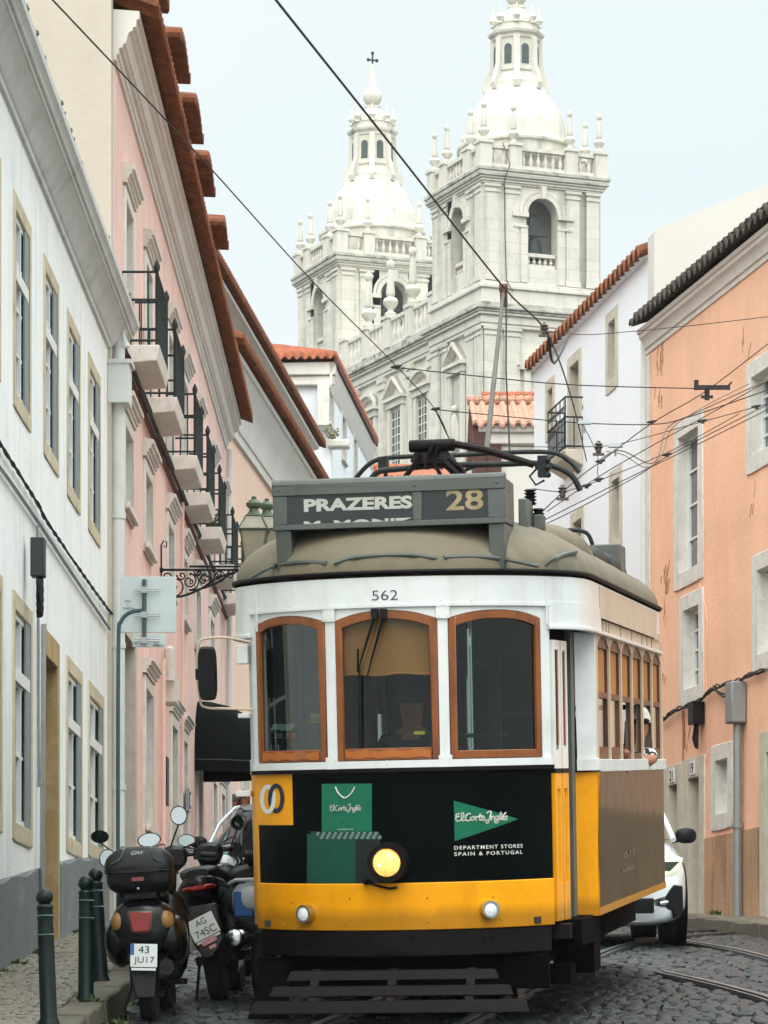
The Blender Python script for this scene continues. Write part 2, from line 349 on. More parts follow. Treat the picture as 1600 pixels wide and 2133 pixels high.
# ---------------------------------------------------------------- facade frames
class Fac:
    # local frame of a house: x along the facade, y into the house, z up
    def __init__(s, ox, oy, vx, zb, rev=False):
        e = Vector(((vx-CX)/FP, 1)).normalized()
        if rev: e = -e
        s.o = Vector((ox, oy)); s.e = e; s.zb = zb; s.ang = math.atan2(e.y, e.x); s.n = Vector((-e.y, e.x))
    def uz(s, px, py, off=0.0):                   # off: distance in front of (minus) or behind the wall plane
        k = (px-CX)/FP; o = s.o+s.n*off
        # o + u e = t (k,1)
        t = (o.x*s.e.y-o.y*s.e.x)/(k*s.e.y-s.e.x); p = Vector((k*t, t))-o; u = p.dot(s.e)
        return u, CH+(HY-py)*t/FP-s.zb
    def empty(s, name, label, cat, group=None): return empty(name, (s.o.x, s.o.y, s.zb), s.ang, label, cat, group)
def wall(name, u0, u1, z0, z1, depth, holes, m, parent, top=None):
    b = MB(); us = sorted({u0, u1, *[h[0] for h in holes], *[h[1] for h in holes]}); zs = sorted({z0, z1, *[h[2] for h in holes], *[h[3] for h in holes]})
    us = [u for u in us if u0 <= u <= u1]; zs = [z for z in zs if z0 <= z <= z1]
    for i in range(len(us)-1):
        for j in range(len(zs)-1):
            cu, cz = (us[i]+us[i+1])/2, (zs[j]+zs[j+1])/2
            if any(h[0] < cu < h[1] and h[2] < cz < h[3] for h in holes): continue
            b.quad((us[i], 0, zs[j]), (us[i+1], 0, zs[j]), (us[i+1], 0, zs[j+1]), (us[i], 0, zs[j+1]))
    for h in holes:
        a, c, d, e = max(h[0], u0), min(h[1], u1), max(h[2], z0), min(h[3], z1)
        for p, q in (((a, d), (c, d)), ((c, d), (c, e)), ((c, e), (a, e)), ((a, e), (a, d))):
            b.quad((p[0], 0, p[1]), (q[0], 0, q[1]), (q[0], .3, q[1]), (p[0], .3, p[1]))
    b.quad((u0, 0, z0), (u0, depth, z0), (u0, depth, z1), (u0, 0, z1)); b.quad((u1, 0, z0), (u1, depth, z0), (u1, depth, z1), (u1, 0, z1))
    b.quad((u0, depth, z0), (u1, depth, z0), (u1, depth, z1), (u0, depth, z1)); b.quad((u0, 0, z1), (u1, 0, z1), (u1, depth, z1), (u0, depth, z1))
    return b.build(name, m, parent, smooth=0)
def window(par, u0, u1, z0, z1, fw=.13, rd=.22, sill=True, liner=0, mst=None, msash=None, mp=None, cols=2, rows=3, proud=.035, hood=0, transom=0, name='window', leaf=None, fb=None):
    mst = mst or M['stone']; msash = msash or M['paint_white']; mp = mp or M['pane']; fb = fw if fb is None else fb
    a, c, d, e = u0+fw, u1-fw, z0+fb, z1-fw; b = MB(); y0, y1 = rd-.05, rd; t = .045
    b.box(a, a+t, y0, y1, d, e); b.box(c-t, c, y0, y1, d, e); b.box(a+t, c-t, y0, y1, e-t, e); b.box(a+t, c-t, y0, y1, d, d+t)
    for k in range(1, cols):
        x = a+(c-a)*k/cols; b.box(x-t*.5, x+t*.5, y0-.004, y1-.004, d+t, e-t)
    for k in range(1, rows):
        z = d+(e-d)*k/rows
        for q in range(cols): b.box(a+(c-a)*q/cols+t*.55, a+(c-a)*(q+1)/cols-t*.55, y0+.008, y1, z-.014, z+.014)
    if transom:
        z = d+(e-d)*transom
        b.box(a+t, c-t, y0-.02, y1-.006, z-.05, z+.05)
    o = b.build(name, msash, par, smooth=0)
    s = MB(); s.box(u0, a, -proud, rd+.03, z0, z1); s.box(c, u1, -proud, rd+.03, z0, z1); s.box(a, c, -proud, rd+.03, e, z1)
    if fb > 0: s.box(a, c, -proud, rd+.03, z0, d)
    s.build('frame', mst, o, bevel=.008, seg=1)
    if sill:
        q = MB(); q.box(u0-.02, u1+.02, -proud-.05, -proud-.001, z0+fb-.07, z0+fb); q.build('sill', mst, o, bevel=.008, seg=1)
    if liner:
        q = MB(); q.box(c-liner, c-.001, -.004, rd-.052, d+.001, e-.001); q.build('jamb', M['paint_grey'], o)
    g = MB(); g.quad((a, rd-.015, d), (c, rd-.015, d), (c, rd-.015, e), (a, rd-.015, e)); g.build('pane', mp, o, smooth=0)
    if hood:
        q = MB(); h = hood
        q.px([(0, z1+.02), (-.05, z1+.02), (-.05, z1+.06), (-.07, z1+.065), (-.07, z1+.1), (-.1, z1+.11), (-.1, z1+.145), (-.13, z1+.155), (-.13, z1+h-.03), (0, z1+h)], u0-.05, u1+.05)
        q.build('hood', mst, o)
    return o
def cornice(par, prof, u0, u1, m, name='cornice', smooth=30):     # prof: (outward, z) points, closed on the wall
    b = MB(); b.px([(-o_, z) for o_, z in prof], u0, u1); return b.build(name, m, par, smooth=smooth)
def tiles(par, u0, u1, w0, z0, w1, z1, m, per=.22, amp=.055, th=.025, name='roof', n=8, steps=1):
    # corrugated clay sheet from outward distance w0 (eave) to w1; edge shows round tile ends
    b = MB(); N = int((u1-u0)/per*n); top = []; bot = []
    W_ = [(w0+(w1-w0)*k/steps, z0+(z1-z0)*k/steps) for k in range(steps+1)]
    for (w_, z_) in W_:
        r1 = []; r2 = []
        for i in range(N+1):
            u = u0+(u1-u0)*i/N; ph = (u-u0)/per*2*math.pi; s_ = math.sin(ph); h = amp*math.copysign(abs(s_)**.7, s_)
            r1.append((u, -w_, z_+h+th)); r2.append((u, -w_, z_+h-th))
        top.append(r1); bot.append(r2)
    b.sheet(top); b.sheet(bot); b.sheet([top[0], bot[0]]); b.sheet([top[-1], bot[-1]])
    for k in range(steps):
        b.quad(top[k][0], top[k+1][0], bot[k+1][0], bot[k][0]); b.quad(top[k][-1], top[k+1][-1], bot[k+1][-1], bot[k][-1])
    return b.build(name, m, par, smooth=60)
def railing(par, u0, u1, out, z0, h, m, name='railing', pitch=.11, scroll=False, posts=True, sides=True):
    b = MB(); r = .011; legs = [((u0, 0), (u0, -out)), ((u0, -out), (u1, -out)), ((u1, -out), (u1, 0))] if sides else [((u0, -out), (u1, -out))]
    for (a, c) in legs:
        L_ = math.hypot(c[0]-a[0], c[1]-a[1]); n = max(2, int(L_/pitch))
        for z in (z0+.05, z0+h*.62, z0+h): b.tube([(a[0], a[1], z), (c[0], c[1], z)], r*1.25, 6)
        for k in range(n+1):
            t = k/n; x, y = a[0]+(c[0]-a[0])*t, a[1]+(c[1]-a[1])*t; zt = z0+(h if k % 3 == 0 else h*.62)
            b.tube([(x, y, z0), (x, y, zt)], r*.8, 5)
            if k % 3 == 0: b.sph((x, y, z0+h*.62), .022, 6, 4); b.sph((x, y, z0+.05), .02, 6, 4)
            if scroll:
                for q in range(3):
                    zc = z0+h*(.2+.3*q); b.tube([(x+.03*math.cos(th_)*(1-th_/14), y, zc+.05*math.sin(th_)*(1-th_/14)) for th_ in [i_*.7 for i_ in range(12)]], .005, 4)
    if posts:
        for x in (u0, u1): b.lathe([(.018, 0), (.018, h), (.03, h+.02), (.035, h+.06), (.02, h+.1), (.005, h+.13)], (x, -out, z0), 8)
    return b.build(name, m, par)
# ---------------------------------------------------------------- white house, near left
A = Fac(-2.9, 12.0, 815, ground(30)+.1)
# wall plane: X = -2.85 at 24.5 m
A.o = Vector((-2.85-(24.5-12)*(15/FP), 12.0))
hA = A.empty('white_house', 'white plastered house with grey plinth and sandstone window frames, nearest on the left', 'house')
UE = A.uz(236, 1500)[0]                            # far end of the wall
def rect(F_, l, t, r, b_, off=0):                  # left edge top and right edge bottom, in photo pixels
    u0, z1 = F_.uz(l, t, off); u1, z0 = F_.uz(r, b_, off); return (u0, u1, z0, z1)
zb = A.zb
up = [rect(A, *q) for q in ((27, 392, 63, 903), (90, 525, 121, 996), (139, 640, 166, 1075), (183, 731, 208, 1143))]
lo = [rect(A, *q) for q in ((25, 1226, 66, 1768), (137, 1362, 170, 1790), (183, 1415, 215, 1800))]
dr = rect(A, 85, 1300, 122, 2010); dr = (dr[0], dr[1], -1.2, dr[3])
zt = 7.02+CH-zb
pre = [(u-4.2, v-4.2, a, c) for u, v, a, c in up[:1]+lo[:1]]+[(u-2.1, v-2.1, a, c) for u, v, a, c in up[:1]+lo[:1]]
holes = up+lo+[dr]+pre
wall('wall', 0, UE, -4, zt+.3, 7, holes, M['wall_white'], hA)
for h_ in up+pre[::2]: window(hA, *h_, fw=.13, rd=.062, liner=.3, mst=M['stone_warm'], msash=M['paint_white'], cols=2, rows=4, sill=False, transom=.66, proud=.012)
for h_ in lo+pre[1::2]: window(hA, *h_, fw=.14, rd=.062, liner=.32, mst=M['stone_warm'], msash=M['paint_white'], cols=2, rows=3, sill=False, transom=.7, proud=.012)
# doorway
b = MB(); a_, c_ = dr[0], dr[1]
b.box(a_, a_+.14, -.012, .45, -1.2, dr[3]); b.box(c_-.14, c_, -.012, .45, -1.2, dr[3]); b.box(a_+.14, c_-.14, -.012, .45, dr[3]-.22, dr[3])
dA = b.build('doorway', pm('ochre_door_stone', '#ab9263', .9, var=.12, vs=4, bump=.3, streak=.5, scol='#8a6428', sscale=(4, 4, .6), dirt=.4, dcol='#d0c4a8', dsc=2.4), hA, bevel=.008, seg=1)
b = MB(); b.box(a_+.14, c_-.14, .36, .4, -1.2, dr[3]-.22); dd = b.build('door', pm('brown_door', '#5a4630', .6), dA)
# plinth, following the slope
def zpl(u): return ground(A.o.y+u)+.78-zb
pts = [(u, zpl(u)) for u in [i*.5 for i in range(0, int(UE*2)+1)]+[UE]]
b = MB()
def plseg(u0, u1):
    us = [u0]+[u for u, _ in pts if u0 < u < u1]+[u1]; g = []
    for u in us: g.append([(u, -.001, -2.5), (u, -.022, -2.5), (u, -.022, zpl(u)+.02*math.sin(u*9)), (u, -.001, zpl(u)+.02)])
    b.rings(g)
edges = sorted([(h[0], h[1]) for h in [dr]]); cur = 0
for e0, e1 in edges: plseg(cur, e0-.05); cur = e1+.05
plseg(cur, UE); b.build('plinth', M['plinth'], hA, smooth=0)
# cornice moulding
z0 = zt-.02
prof = [(0, z0), (.03, z0), (.035, z0+.04), (.05, z0+.05), (.055, z0+.06), (.09, z0+.1), (.14, z0+.2), (.17, z0+.22), (.18, z0+.235), (.2, z0+.24), (.2, z0+.275), (.225, z0+.28), (.24, z0+.32), (.27, z0+.345), (.275, z0+.4), (.0, z0+.42)]
cornice(hA, prof, 0, UE+.02, M['cornice_grey'])
b = MB()
for k in range(260):
    u = random.uniform(0, UE); o_ = random.uniform(.2, .27); s_ = random.uniform(.01, .035)
    b.sph((u, -o_, z0+.4+s_*.3), s_, 5, 3, (1.6, .8, .7))
tag(b.build('moss', pm('cornice_moss', '#5f6a58', .95, var=.4, vs=20), hA), kind='stuff')
# flat roof slab of tile behind the cornice
b = MB(); b.px([(-.1, z0+.42), (3.5, z0+.75), (7, z0+.42)], 0, UE); b.build('roof', M['tile'], hA)
# white drainpipe at the corner
b = MB(); up_, _ = A.uz(227, 1500); zp = A.uz(227, 780)[1]
b.tube([(up_, -.09, zp-.3), (up_, -.09, -1)], .075, 12)
for pz_ in (A.uz(227, 1075)[1], A.uz(227, 1345)[1], A.uz(227, 1640)[1]): b.lathe([(.085, -.03), (.085, .03)], (up_, -.09, pz_), 12)
b.tbox(up_-.19, up_+.19, -.22, -.005, zp-.32, zp+.08, 0); b.box(up_-.21, up_+.21, -.25, -.004, zp+.08, zp+.12)
b.tube([(up_, -.1, zp+.1), (up_, -.12, zp+.6), (up_, -.16, zt+.02)], .06, 10)
b.build('drainpipe', M['pipe_white'], hA)
b = MB(); ug, _ = A.uz(76, 1500); zg = A.uz(76, 1300)[1]
b.tube([(ug, -.06, zg), (ug, -.04, -.7)], .022, 8); b.lathe([(.03, -.02), (.03, .02)], (ug, -.04, A.uz(76, 1630)[1]), 10)
b.build('conduit', M['zinc'], hA)
b = MB(); q = A.uz(100, 1630); b.box(q[0]-.11, q[0]+.11, .05-.02, .09, q[1]-.13, q[1]+.13)
# intercom in the doorway jamb
b = MB(); ui = dr[1]-.145; b.box(ui-.03, ui, .12, .3, q[1]-.14, q[1]+.14); it = b.build('intercom', M['zinc'], dA, bevel=.006); b = MB(); b.box(ui-.035, ui-.031, .16, .26, q[1]-.06, q[1]+.06); b.build('panel', M['black'], it)
# wall cables
def wcable(F_, pts, par, m, r=.018, off=-.04, sag=.02, name='cable', n=3, tw=.02):
    P = [F_.uz(x, y) for x, y in pts]; P = curve(P, 8); b = MB()
    for k in range(n):
        ph = random.uniform(0, 6); b.tube([(u, off+tw*.6*math.cos(ph+u*7+k*2.1), z+tw*math.sin(ph+u*7+k*2.1)+random.uniform(-sag, sag)*.3) for u, z in P], r, 5)
    return b.build(name, m, par)
wcable(A, [(-40, 880), (0, 940), (70, 1050), (85, 1080), (150, 1175), (215, 1265), (240, 1295)], hA, M['cable'], .009, -.035, .01, n=4, tw=.013)
wcable(A, [(-40, 935), (0, 985), (70, 1085), (140, 1190), (222, 1310)], hA, M['pipe_grey'], .016, -.03, 0, n=1, tw=0)
wcable(A, [(70, 1095), (71, 1240), (72, 1340), (72, 1500), (73, 1640)], hA, M['pipe_grey'], .013, -.03, 0, n=1, tw=0)
# splice box with a coil of spare cable
q = A.uz(83, 1145, -.12); bx = MB(); bx.box(q[0]-.11, q[0]+.11, -.17, -.03, q[1]-.22, q[1]+.2); cb_ = empty('cable_box', (0, 0, 0)); bpy.data.objects.remove(cb_)
Mx = Matrix.Translation((A.o.x, A.o.y, A.zb)) @ Matrix.Rotation(A.ang, 4, 'Z')
CB_ = 1
cbx = empty('cable_box', Mx @ Vector((q[0], -.1, q[1]-.22)), A.ang, 'dark grey cable splice box with a coil of spare cable on the white wall', 'cable box')
cbx.scale = (.74, .7, .74)
b = MB(); b.box(-.1, .1, -.09, .07, 0, .42); b.build('box', pm('splice_box', '#2d3638', .6), cbx, bevel=.015)
b = MB()
for k in range(9):
    ph = random.uniform(-.05, .05); b.tube([(ph+.085*math.sin(t)*random.uniform(.8, 1.1), -.03+.03*math.cos(t*2+k), -.2+.22*math.cos(t)+random.uniform(-.01, .01)) for t in [i*.42 for i in range(16)]], .009, 4)
b.build('cable_coil', M['cable'], cbx)

# ---------------------------------------------------------------- pink house
Bf = Fac(-2.79, 34.62, 820, ground(40)+.1)
hB = Bf.empty('pink_house', 'long pink house with a row of stone balconies and a red tiled eave', 'house')
EB = Bf.uz(470, 1000)[0]; zB = Bf.zb
def zc(z): return z+CH-zB                          # height above the camera -> local
hood_px = [(252, 815), (296, 919), (342, 1027), (375, 1102), (402, 1172), (433, 1250)]
row2 = []; uu = [Bf.uz(x, 1000)[0] for x in (254, 297, 345, 375.5, 404, 434)]
for u in uu: row2.append((u+.05, u+1.35, zc(5.55), zc(6.62)))
u3 = [Bf.uz(x, 1000)[0] for x in (254, 297, 345, 375.5, 404, 435, 458.5)]
row3 = [(u+.15, u+1.4, zc(7.33), zc(9.05)) for u in u3]
row1 = [(0.55, 2.75, -1.5, zc(4.45))]
for x0, x1, zz in ((296, 318, 2.25), (352, 372, None), (374, 392, None), (439, 452, None), (457, 466, None)):
    a0 = Bf.uz(x0, 1000)[0]; a1 = a0+1.5; row1.append((a0+.1, a1, zc(zz) if zz else -1.5, zc(4.12)))
ud = Bf.uz(409, 1000)[0]; row1.append((ud, ud+1.2, -1.5, zc(3.95)))
wall('wall', 0, EB, -4, zc(10.1), 9, row1+row2+row3, M['wall_pink'], hB)
for h_ in row2: window(hB, *h_, fw=.13, rd=.3, mst=M['stone_pale'], hood=.23, proud=.03, fb=.1)
for h_ in row3: window(hB, *h_, fw=.12, rd=.3, mst=M['stone_pale'], hood=.23, proud=.03, fb=0, sill=False, transom=.75, rows=4)
for i, h_ in enumerate(row1):
    if i == 0: window(hB, *h_, fw=.2, rd=.5, mst=M['stone'], msash=pm('garage_door', '#565247', .7), mp=M['pane_dark'], sill=False, fb=0, cols=2, rows=1, name='doorway')
    elif i == 1: window(hB, *h_, fw=.14, rd=.4, mst=M['stone_pale'], hood=.2, msash=M['paint_white'])
    else: window(hB, *h_, fw=.14, rd=.45, mst=M['stone_pale'], hood=.2 if i < 6 else 0, msash=M['paint_grey'], mp=M['pane_dark'], sill=False, fb=0, cols=2, rows=1, name='doorway')
# string course and cable
b = MB(); b.px([(-.05, zc(7.1)), (-.05, zc(7.16)), (0, zc(7.18)), (0, zc(7.08))], 0, EB); b.build('string_course', pm('dark_string', '#6d4a42', .8), hB)
wcable(Bf, [(241, 722), (330, 940), (400, 1108), (470, 1272)], hB, M['cable'], .022, -.085, 0, n=3, tw=.02)
# cornice
Z = zc(10.02)
prof = [(0, Z), (.03, Z), (.035, Z+.05), (.055, Z+.06), (.06, Z+.12), (.1, Z+.13), (.1, Z+.16), (.125, Z+.17), (.16, Z+.28), (.2, Z+.30), (.2, Z+.33), (.235, Z+.34), (.24, Z+.41), (.27, Z+.42), (.27, Z+.5), (0, Z+.52)]
cornice(hB, prof, 0, EB, M['cornice'])
tiles(hB, -.05, EB+.02, .47, zc(10.56), -.6, zc(10.95), M['tile'], per=.23, amp=.085, th=.014, name='eave_tiles')
b = MB(); b.px([(.6, zc(10.9)), (4.5, zc(12.3)), (9, zc(10.9))], 0, EB); rf = b.build('roof', M['tile'], hB)
# gable wall rising over the white neighbour
b = MB(); b.box(-.25, -.003, -.0, 9, -3, zc(10.9)); b.px([(-.0, zc(10.9)), (9, zc(10.9)), (4.5, zc(12.6))], -.25, -.003)

b.build('gable_wall', M['wall_cream'], hB, smooth=0)
# dormers with short tiled eaves
for (p0, p1) in (((370, 62), (390, 165)), ((400, 197), (418, 292)), ((427, 318), (443, 402)), ((461, 447), (471, 522)), ((318, -95), (345, -10))):
    a0, zz = Bf.uz(*p0, -.42); a1, z2 = Bf.uz(*p1, -.42); zz = (zz+z2)/2
    b = MB(); b.box(a0+.25, a1-.25, .02, 3.5, zc(10.8), zz-.02); b.py([(a0+.2, zz-.02), (a1-.2, zz-.02), ((a0+a1)/2, zz+.25)], .02, 3.5)
    dm = b.build('dormer', M['cornice'], hB, smooth=0)
    b = MB(); pw = (a1-a0)/2; g = []; per = .2
    for yy, dz in ((-.45, 0), (-.15, .02), (.3, .04), (1.2, .08), (3.4, .12)):   # tiles with an upturned round front
        g.append([(a0+(a1-a0)*i/48, yy, zz+dz+.06*math.sin(i/48*(a1-a0)/per*6.283)+.16*(1-abs(i/24-1)**2)) for i in range(49)])
    g2 = [[(p[0], p[1], p[2]-.05) for p in r_] for r_ in g]
    b.sheet(g); b.sheet(g2); b.sheet([g[0], g2[0]]); b.sheet([[r_[0] for r_ in g], [r_[0] for r_ in g2]]); b.sheet([[r_[-1] for r_ in g], [r_[-1] for r_ in g2]])
    b.tube([(a0, -.46, zz-.02), (a0+.02, 1.5, zz+.05)], .07, 8); b.tube([(a1, -.46, zz-.02), (a1-.02, 1.5, zz+.05)], .07, 8)
    b.build('dormer_eave', M['tile'], dm, smooth=35)
# balconies
for i, u in enumerate(u3):
    zs = zc(7.31); b = MB(); L_ = 1.55
    b.add([(u, 0, zs-.2), (u+L_, 0, zs-.2), (u+L_, -.37, zs-.17), (u, -.37, zs-.17), (u, 0, zs), (u+L_, 0, zs), (u+L_, -.4, zs), (u, -.4, zs)], [(0,3,2,1),(4,5,6,7),(0,1,5,4),(1,2,6,5),(2,3,7,6),(3,0,4,7)])
    bo = b.build('balcony', M['stone_pale'], hB, bevel=.012)
    railing(bo, u+.03, u+L_-.03, .37, zs, .78, M['iron_green'], pitch=.075)
# pipes, boxes on the pink wall
b = MB(); u_, _ = Bf.uz(332, 1300); b.tube([(u_, -.05, -1), (u_, -.05, zc(4.6))], .03, 8); b.build('conduit', M['wall_pink'], hB); b = MB(); u_, _ = Bf.uz(371, 1300); b.tube([(u_, -.06, zc(3.2)), (u_, -.06, zc(7.1))], .025, 8)
b.build('conduit', M['wall_pink'], hB)
u_, z_ = Bf.uz(340, 1440); b = MB(); b.box(u_, u_+.55, -.16, -.004, z_-.14, z_+.2); b.build('meter_box', M['stone_pale'], hB, bevel=.02)
u_, z_ = Bf.uz(338, 1385); b = MB(); b.lathe([(.02, -.22), (.07, -.2), (.08, 0), (.07, .2), (.02, .24)], (u_, -.09, z_), 10); b.build('alarm_box', M['stone_pale'], hB)
u_, z_ = Bf.uz(341, 1627); b = MB(); b.box(u_-.12, u_+.25, -.05, -.004, z_-.3, z_+.3); b.build('notice_board', M['black'], hB)
u_, z_ = Bf.uz(386, 1667); b = MB(); b.box(u_-.1, u_+.3, -.06, -.01, z_-.15, z_+.16); f_ = b.build('notice_frame', M['zinc'], hB); b = MB(); b.box(u_-.04, u_+.24, -.066, -.061, z_-.11, z_+.12); b.build('menu_card', M['black'], f_); b = MB(); b.box(u_+.02, u_+.18, -.07, -.067, z_-.07, z_+.08); b.build('paper', M['paint_white'], f_)
u_ = EB-.12; b = MB(); b.tube([(u_, -.07, -1), (u_, -.07, zc(10))], .05, 8); b.build('drainpipe', M['pipe_white'], hB)

# ---------------------------------------------------------------- peach house with two eaves
Cf = Fac(-2.95, 58.3, 1370, ground(60)); hC = Cf.empty('peach_house', 'pale peach house with a wide cream cornice and a set-back attic above it', 'house')
def zq(z): return z+CH-Cf.zb
ho = []
for k in range(6):
    u = .7+k*3.0; ho += [(u, u+1.2, zq(7.4), zq(9.1)), (u, u+1.2, zq(3.6), zq(5.6))]
wall('wall', 0, 19, -4, zq(11.0), 10, ho, M['wall_peach'], hC)
for h_ in ho: window(hC, *h_, fw=.14, rd=.3, mst=M['stone_pale'])
Z = zq(10.75)
cornice(hC, [(0, Z), (.06, Z), (.07, Z+.15), (.1, Z+.17), (.12, Z+.3), (.2, Z+.75), (.34, Z+.95), (.36, Z+1.0), (.4, Z+1.02), (.4, Z+1.12), (0, Z+1.15)], 0, 18.2, M['cornice'])
tiles(hC, -.3, 18.4, .55, zq(11.98), -1.0, zq(12.35), M['tile'], per=.25, amp=.09, th=.018, name='eave_tiles')
b = MB(); b.box(0, 27, 1.2, 9, zq(11.3), zq(14.3)); at_ = b.build('attic', pm('grey_green_attic', '#6f7a7a', .8, var=.08, vs=2), hC)
cornice(hC, [(-1.21, zq(14.62)), (-1.13, zq(14.65)), (-1.03, zq(14.75)), (-.9, zq(14.8)), (-.9, zq(14.88)), (-1.21, zq(14.92))], -1, 27, M['cornice'], 'attic_cornice')
tiles(hC, -1.2, 27.5, -.76, zq(15.0), -2.3, zq(15.5), M['tile'], per=.25, amp=.09, th=.018, name='attic_eave')
b = MB(); b.px([(2, zq(15.5)), (5, zq(17)), (9, zq(15.4))], -1.2, 24); b.build('roof', M['tile'], hC)
for k in range(16):                                 # white scroll brackets and panes between them
    u = .5+k*1.75; b = MB()
    P = [(1.19, zq(12.2)), (.86, zq(12.25)), (.78, zq(12.5)), (.8, zq(12.8)), (.92, zq(12.95)), (.98, zq(13.2)), (.86, zq(13.5)), (.83, zq(13.9)), (.98, zq(14.15)), (1.19, zq(14.2))]
    b.px(P, u, u+.35); b.build('bracket', M['cornice'], hC)
    b = MB(); b.box(u+.6, u+1.5, 1.15, 1.19, zq(12.6), zq(13.9)); b.build('window', M['pane'], hC)

# ---------------------------------------------------------------- white gable house in the middle
Df = Fac(-1.42, 90.0, 1390, ground(90)); hD = Df.empty('white_gable_house', 'small white house with weathered tiled roof standing before the church', 'house')
def zd(z): return z+CH-Df.zb
ho = [(1.2, 2.3, zd(13.3), zd(15.9)), (4.2, 5.3, zd(12.2), zd(14.9)), (7.5, 8.6, zd(10.8), zd(14.3)), (4.2, 5.3, zd(8), zd(10.2))]
ho = []
for (l, t, r, b_) in ((683, 795, 694, 905), (711, 848, 720, 975), (735, 895, 743, 985)): ho.append(rect(Df, l, t, r, b_))
ho[-1] = (ho[-1][0], ho[-1][1], ho[-1][2]-1, ho[-1][3])
wall('wall', 0, 12.5, -6, zd(17.6), 6, ho, M['wall_white2'], hD)
for h_ in ho: window(hD, *h_, fw=.1, rd=.25, mst=M['stone_pale'], msash=pm('brown_sash', '#8a5a3c', .6), cols=1, rows=2)
cornice(hD, [(0, zd(17.1)), (.03, zd(17.15)), (.07, zd(17.6)), (.11, zd(17.7)), (.12, zd(17.82)), (0, zd(17.9))], -.3, 12.6, M['cornice'])
b = MB(); b.box(-.2, -.003, -.1, 1.55, zd(17.3), zd(17.55)); b.box(-.3, -.003, -.15, 1.55, zd(17.56), zd(17.9));  b.build('gable_cornice', M['cornice'], hD, bevel=.03)
b = MB(); b.box(-.4, 12.5, -.19, -.13, zd(17.85), zd(18.02)); b.build('fascia', pm('brown_fascia', '#6d4136', .8), hD)
# hipped roof
b = MB(); N = 60
def roofface(e0, e1, r0, r1, m_, name_, th=.12, per=.22):
    b = MB(); L_ = (Vector(e1)-Vector(e0)).length; n_ = max(8, int(L_/per*6)); g = []
    for t in [k/10 for k in range(11)]:
        a = Vector(e0).lerp(Vector(r0), t); c = Vector(e1).lerp(Vector(r1), t)
        g.append([a.lerp(c, i/n_)+Vector((0, 0, .05*math.sin(i/n_*L_/per*6.283)-.0*t+(.012 if int(t*10) % 2 else 0))) for i in range(n_+1)])
    g2 = [[p-Vector((0, 0, th)) for p in r_] for r_ in g[:2]]
    b.sheet(g); b.sheet(g2); b.sheet([g[0], g2[0]]); return b.build(name_, m_, hD if name_ == 'roof' else None, smooth=60)
z_ = zd(18.1); e = [(-.5, -.2, z_), (12.6, -.2, z_), (-.5, 6.3, z_), (12.6, 6.3, z_)]; r0, r1 = (2.4, 2.9, z_+.95), (10.5, 2.9, z_+.95)
roofface(e[0], e[1], r0, r1, M['tile_orange'], 'roof'); roofface(e[2], e[0], r0, r0, M['tile_orange'], 'roof'); roofface(e[3], e[2], r1, r0, M['tile_orange'], 'roof'); roofface(e[1], e[3], r1, r1, M['tile_orange'], 'roof')
b = MB(); q = rect(Df, 600, 740, 640, 840); b.box(-.1, -.004, 1.6, 3.1, zd(14.3), zd(17.2)); b.build('shutter', pm('weathered_boards', '#8b7068', .9, var=.2, vs=6, streak=.5), hD)
b = MB()                                            # plants growing on the ledge of the neighbouring attic
Pw = W(690, 905, 88)
for k in range(40):
    a = random.uniform(0, 6.28); l = random.uniform(.1, .4); e_ = random.uniform(.2, 1.3); p = Vector((0, 0, 0)); q = p+Vector((math.cos(a)*l*.5, math.sin(a)*l*.4, math.sin(e_)*l))
    b.tube([p, p.lerp(q, .5)+Vector((0, 0, .05)), q], [.012, .01, .004], 3); b.sph(q, .035, 5, 3)
o = b.build('ledge_weed', pm('dry_weed', '#8a8668', .9, var=.3), None, loc=W(692, 915, 89)); tag(o, 'dry weed growing on a wall bracket of the white gable house', 'plant')
b = MB(); b.tbox(-.3, .2, -.1, .5, -.22, 0, .0); o = b.build('bracket_ledge', M['cornice'], None, bevel=.05); o.parent = hD; o.location = Matrix.Translation((-Df.o.x, -Df.o.y, -Df.zb)) @ Vector((0, 0, 0))
o.location = (Df.uz(690, 905)[0], -.4, Df.uz(690, 918)[1])

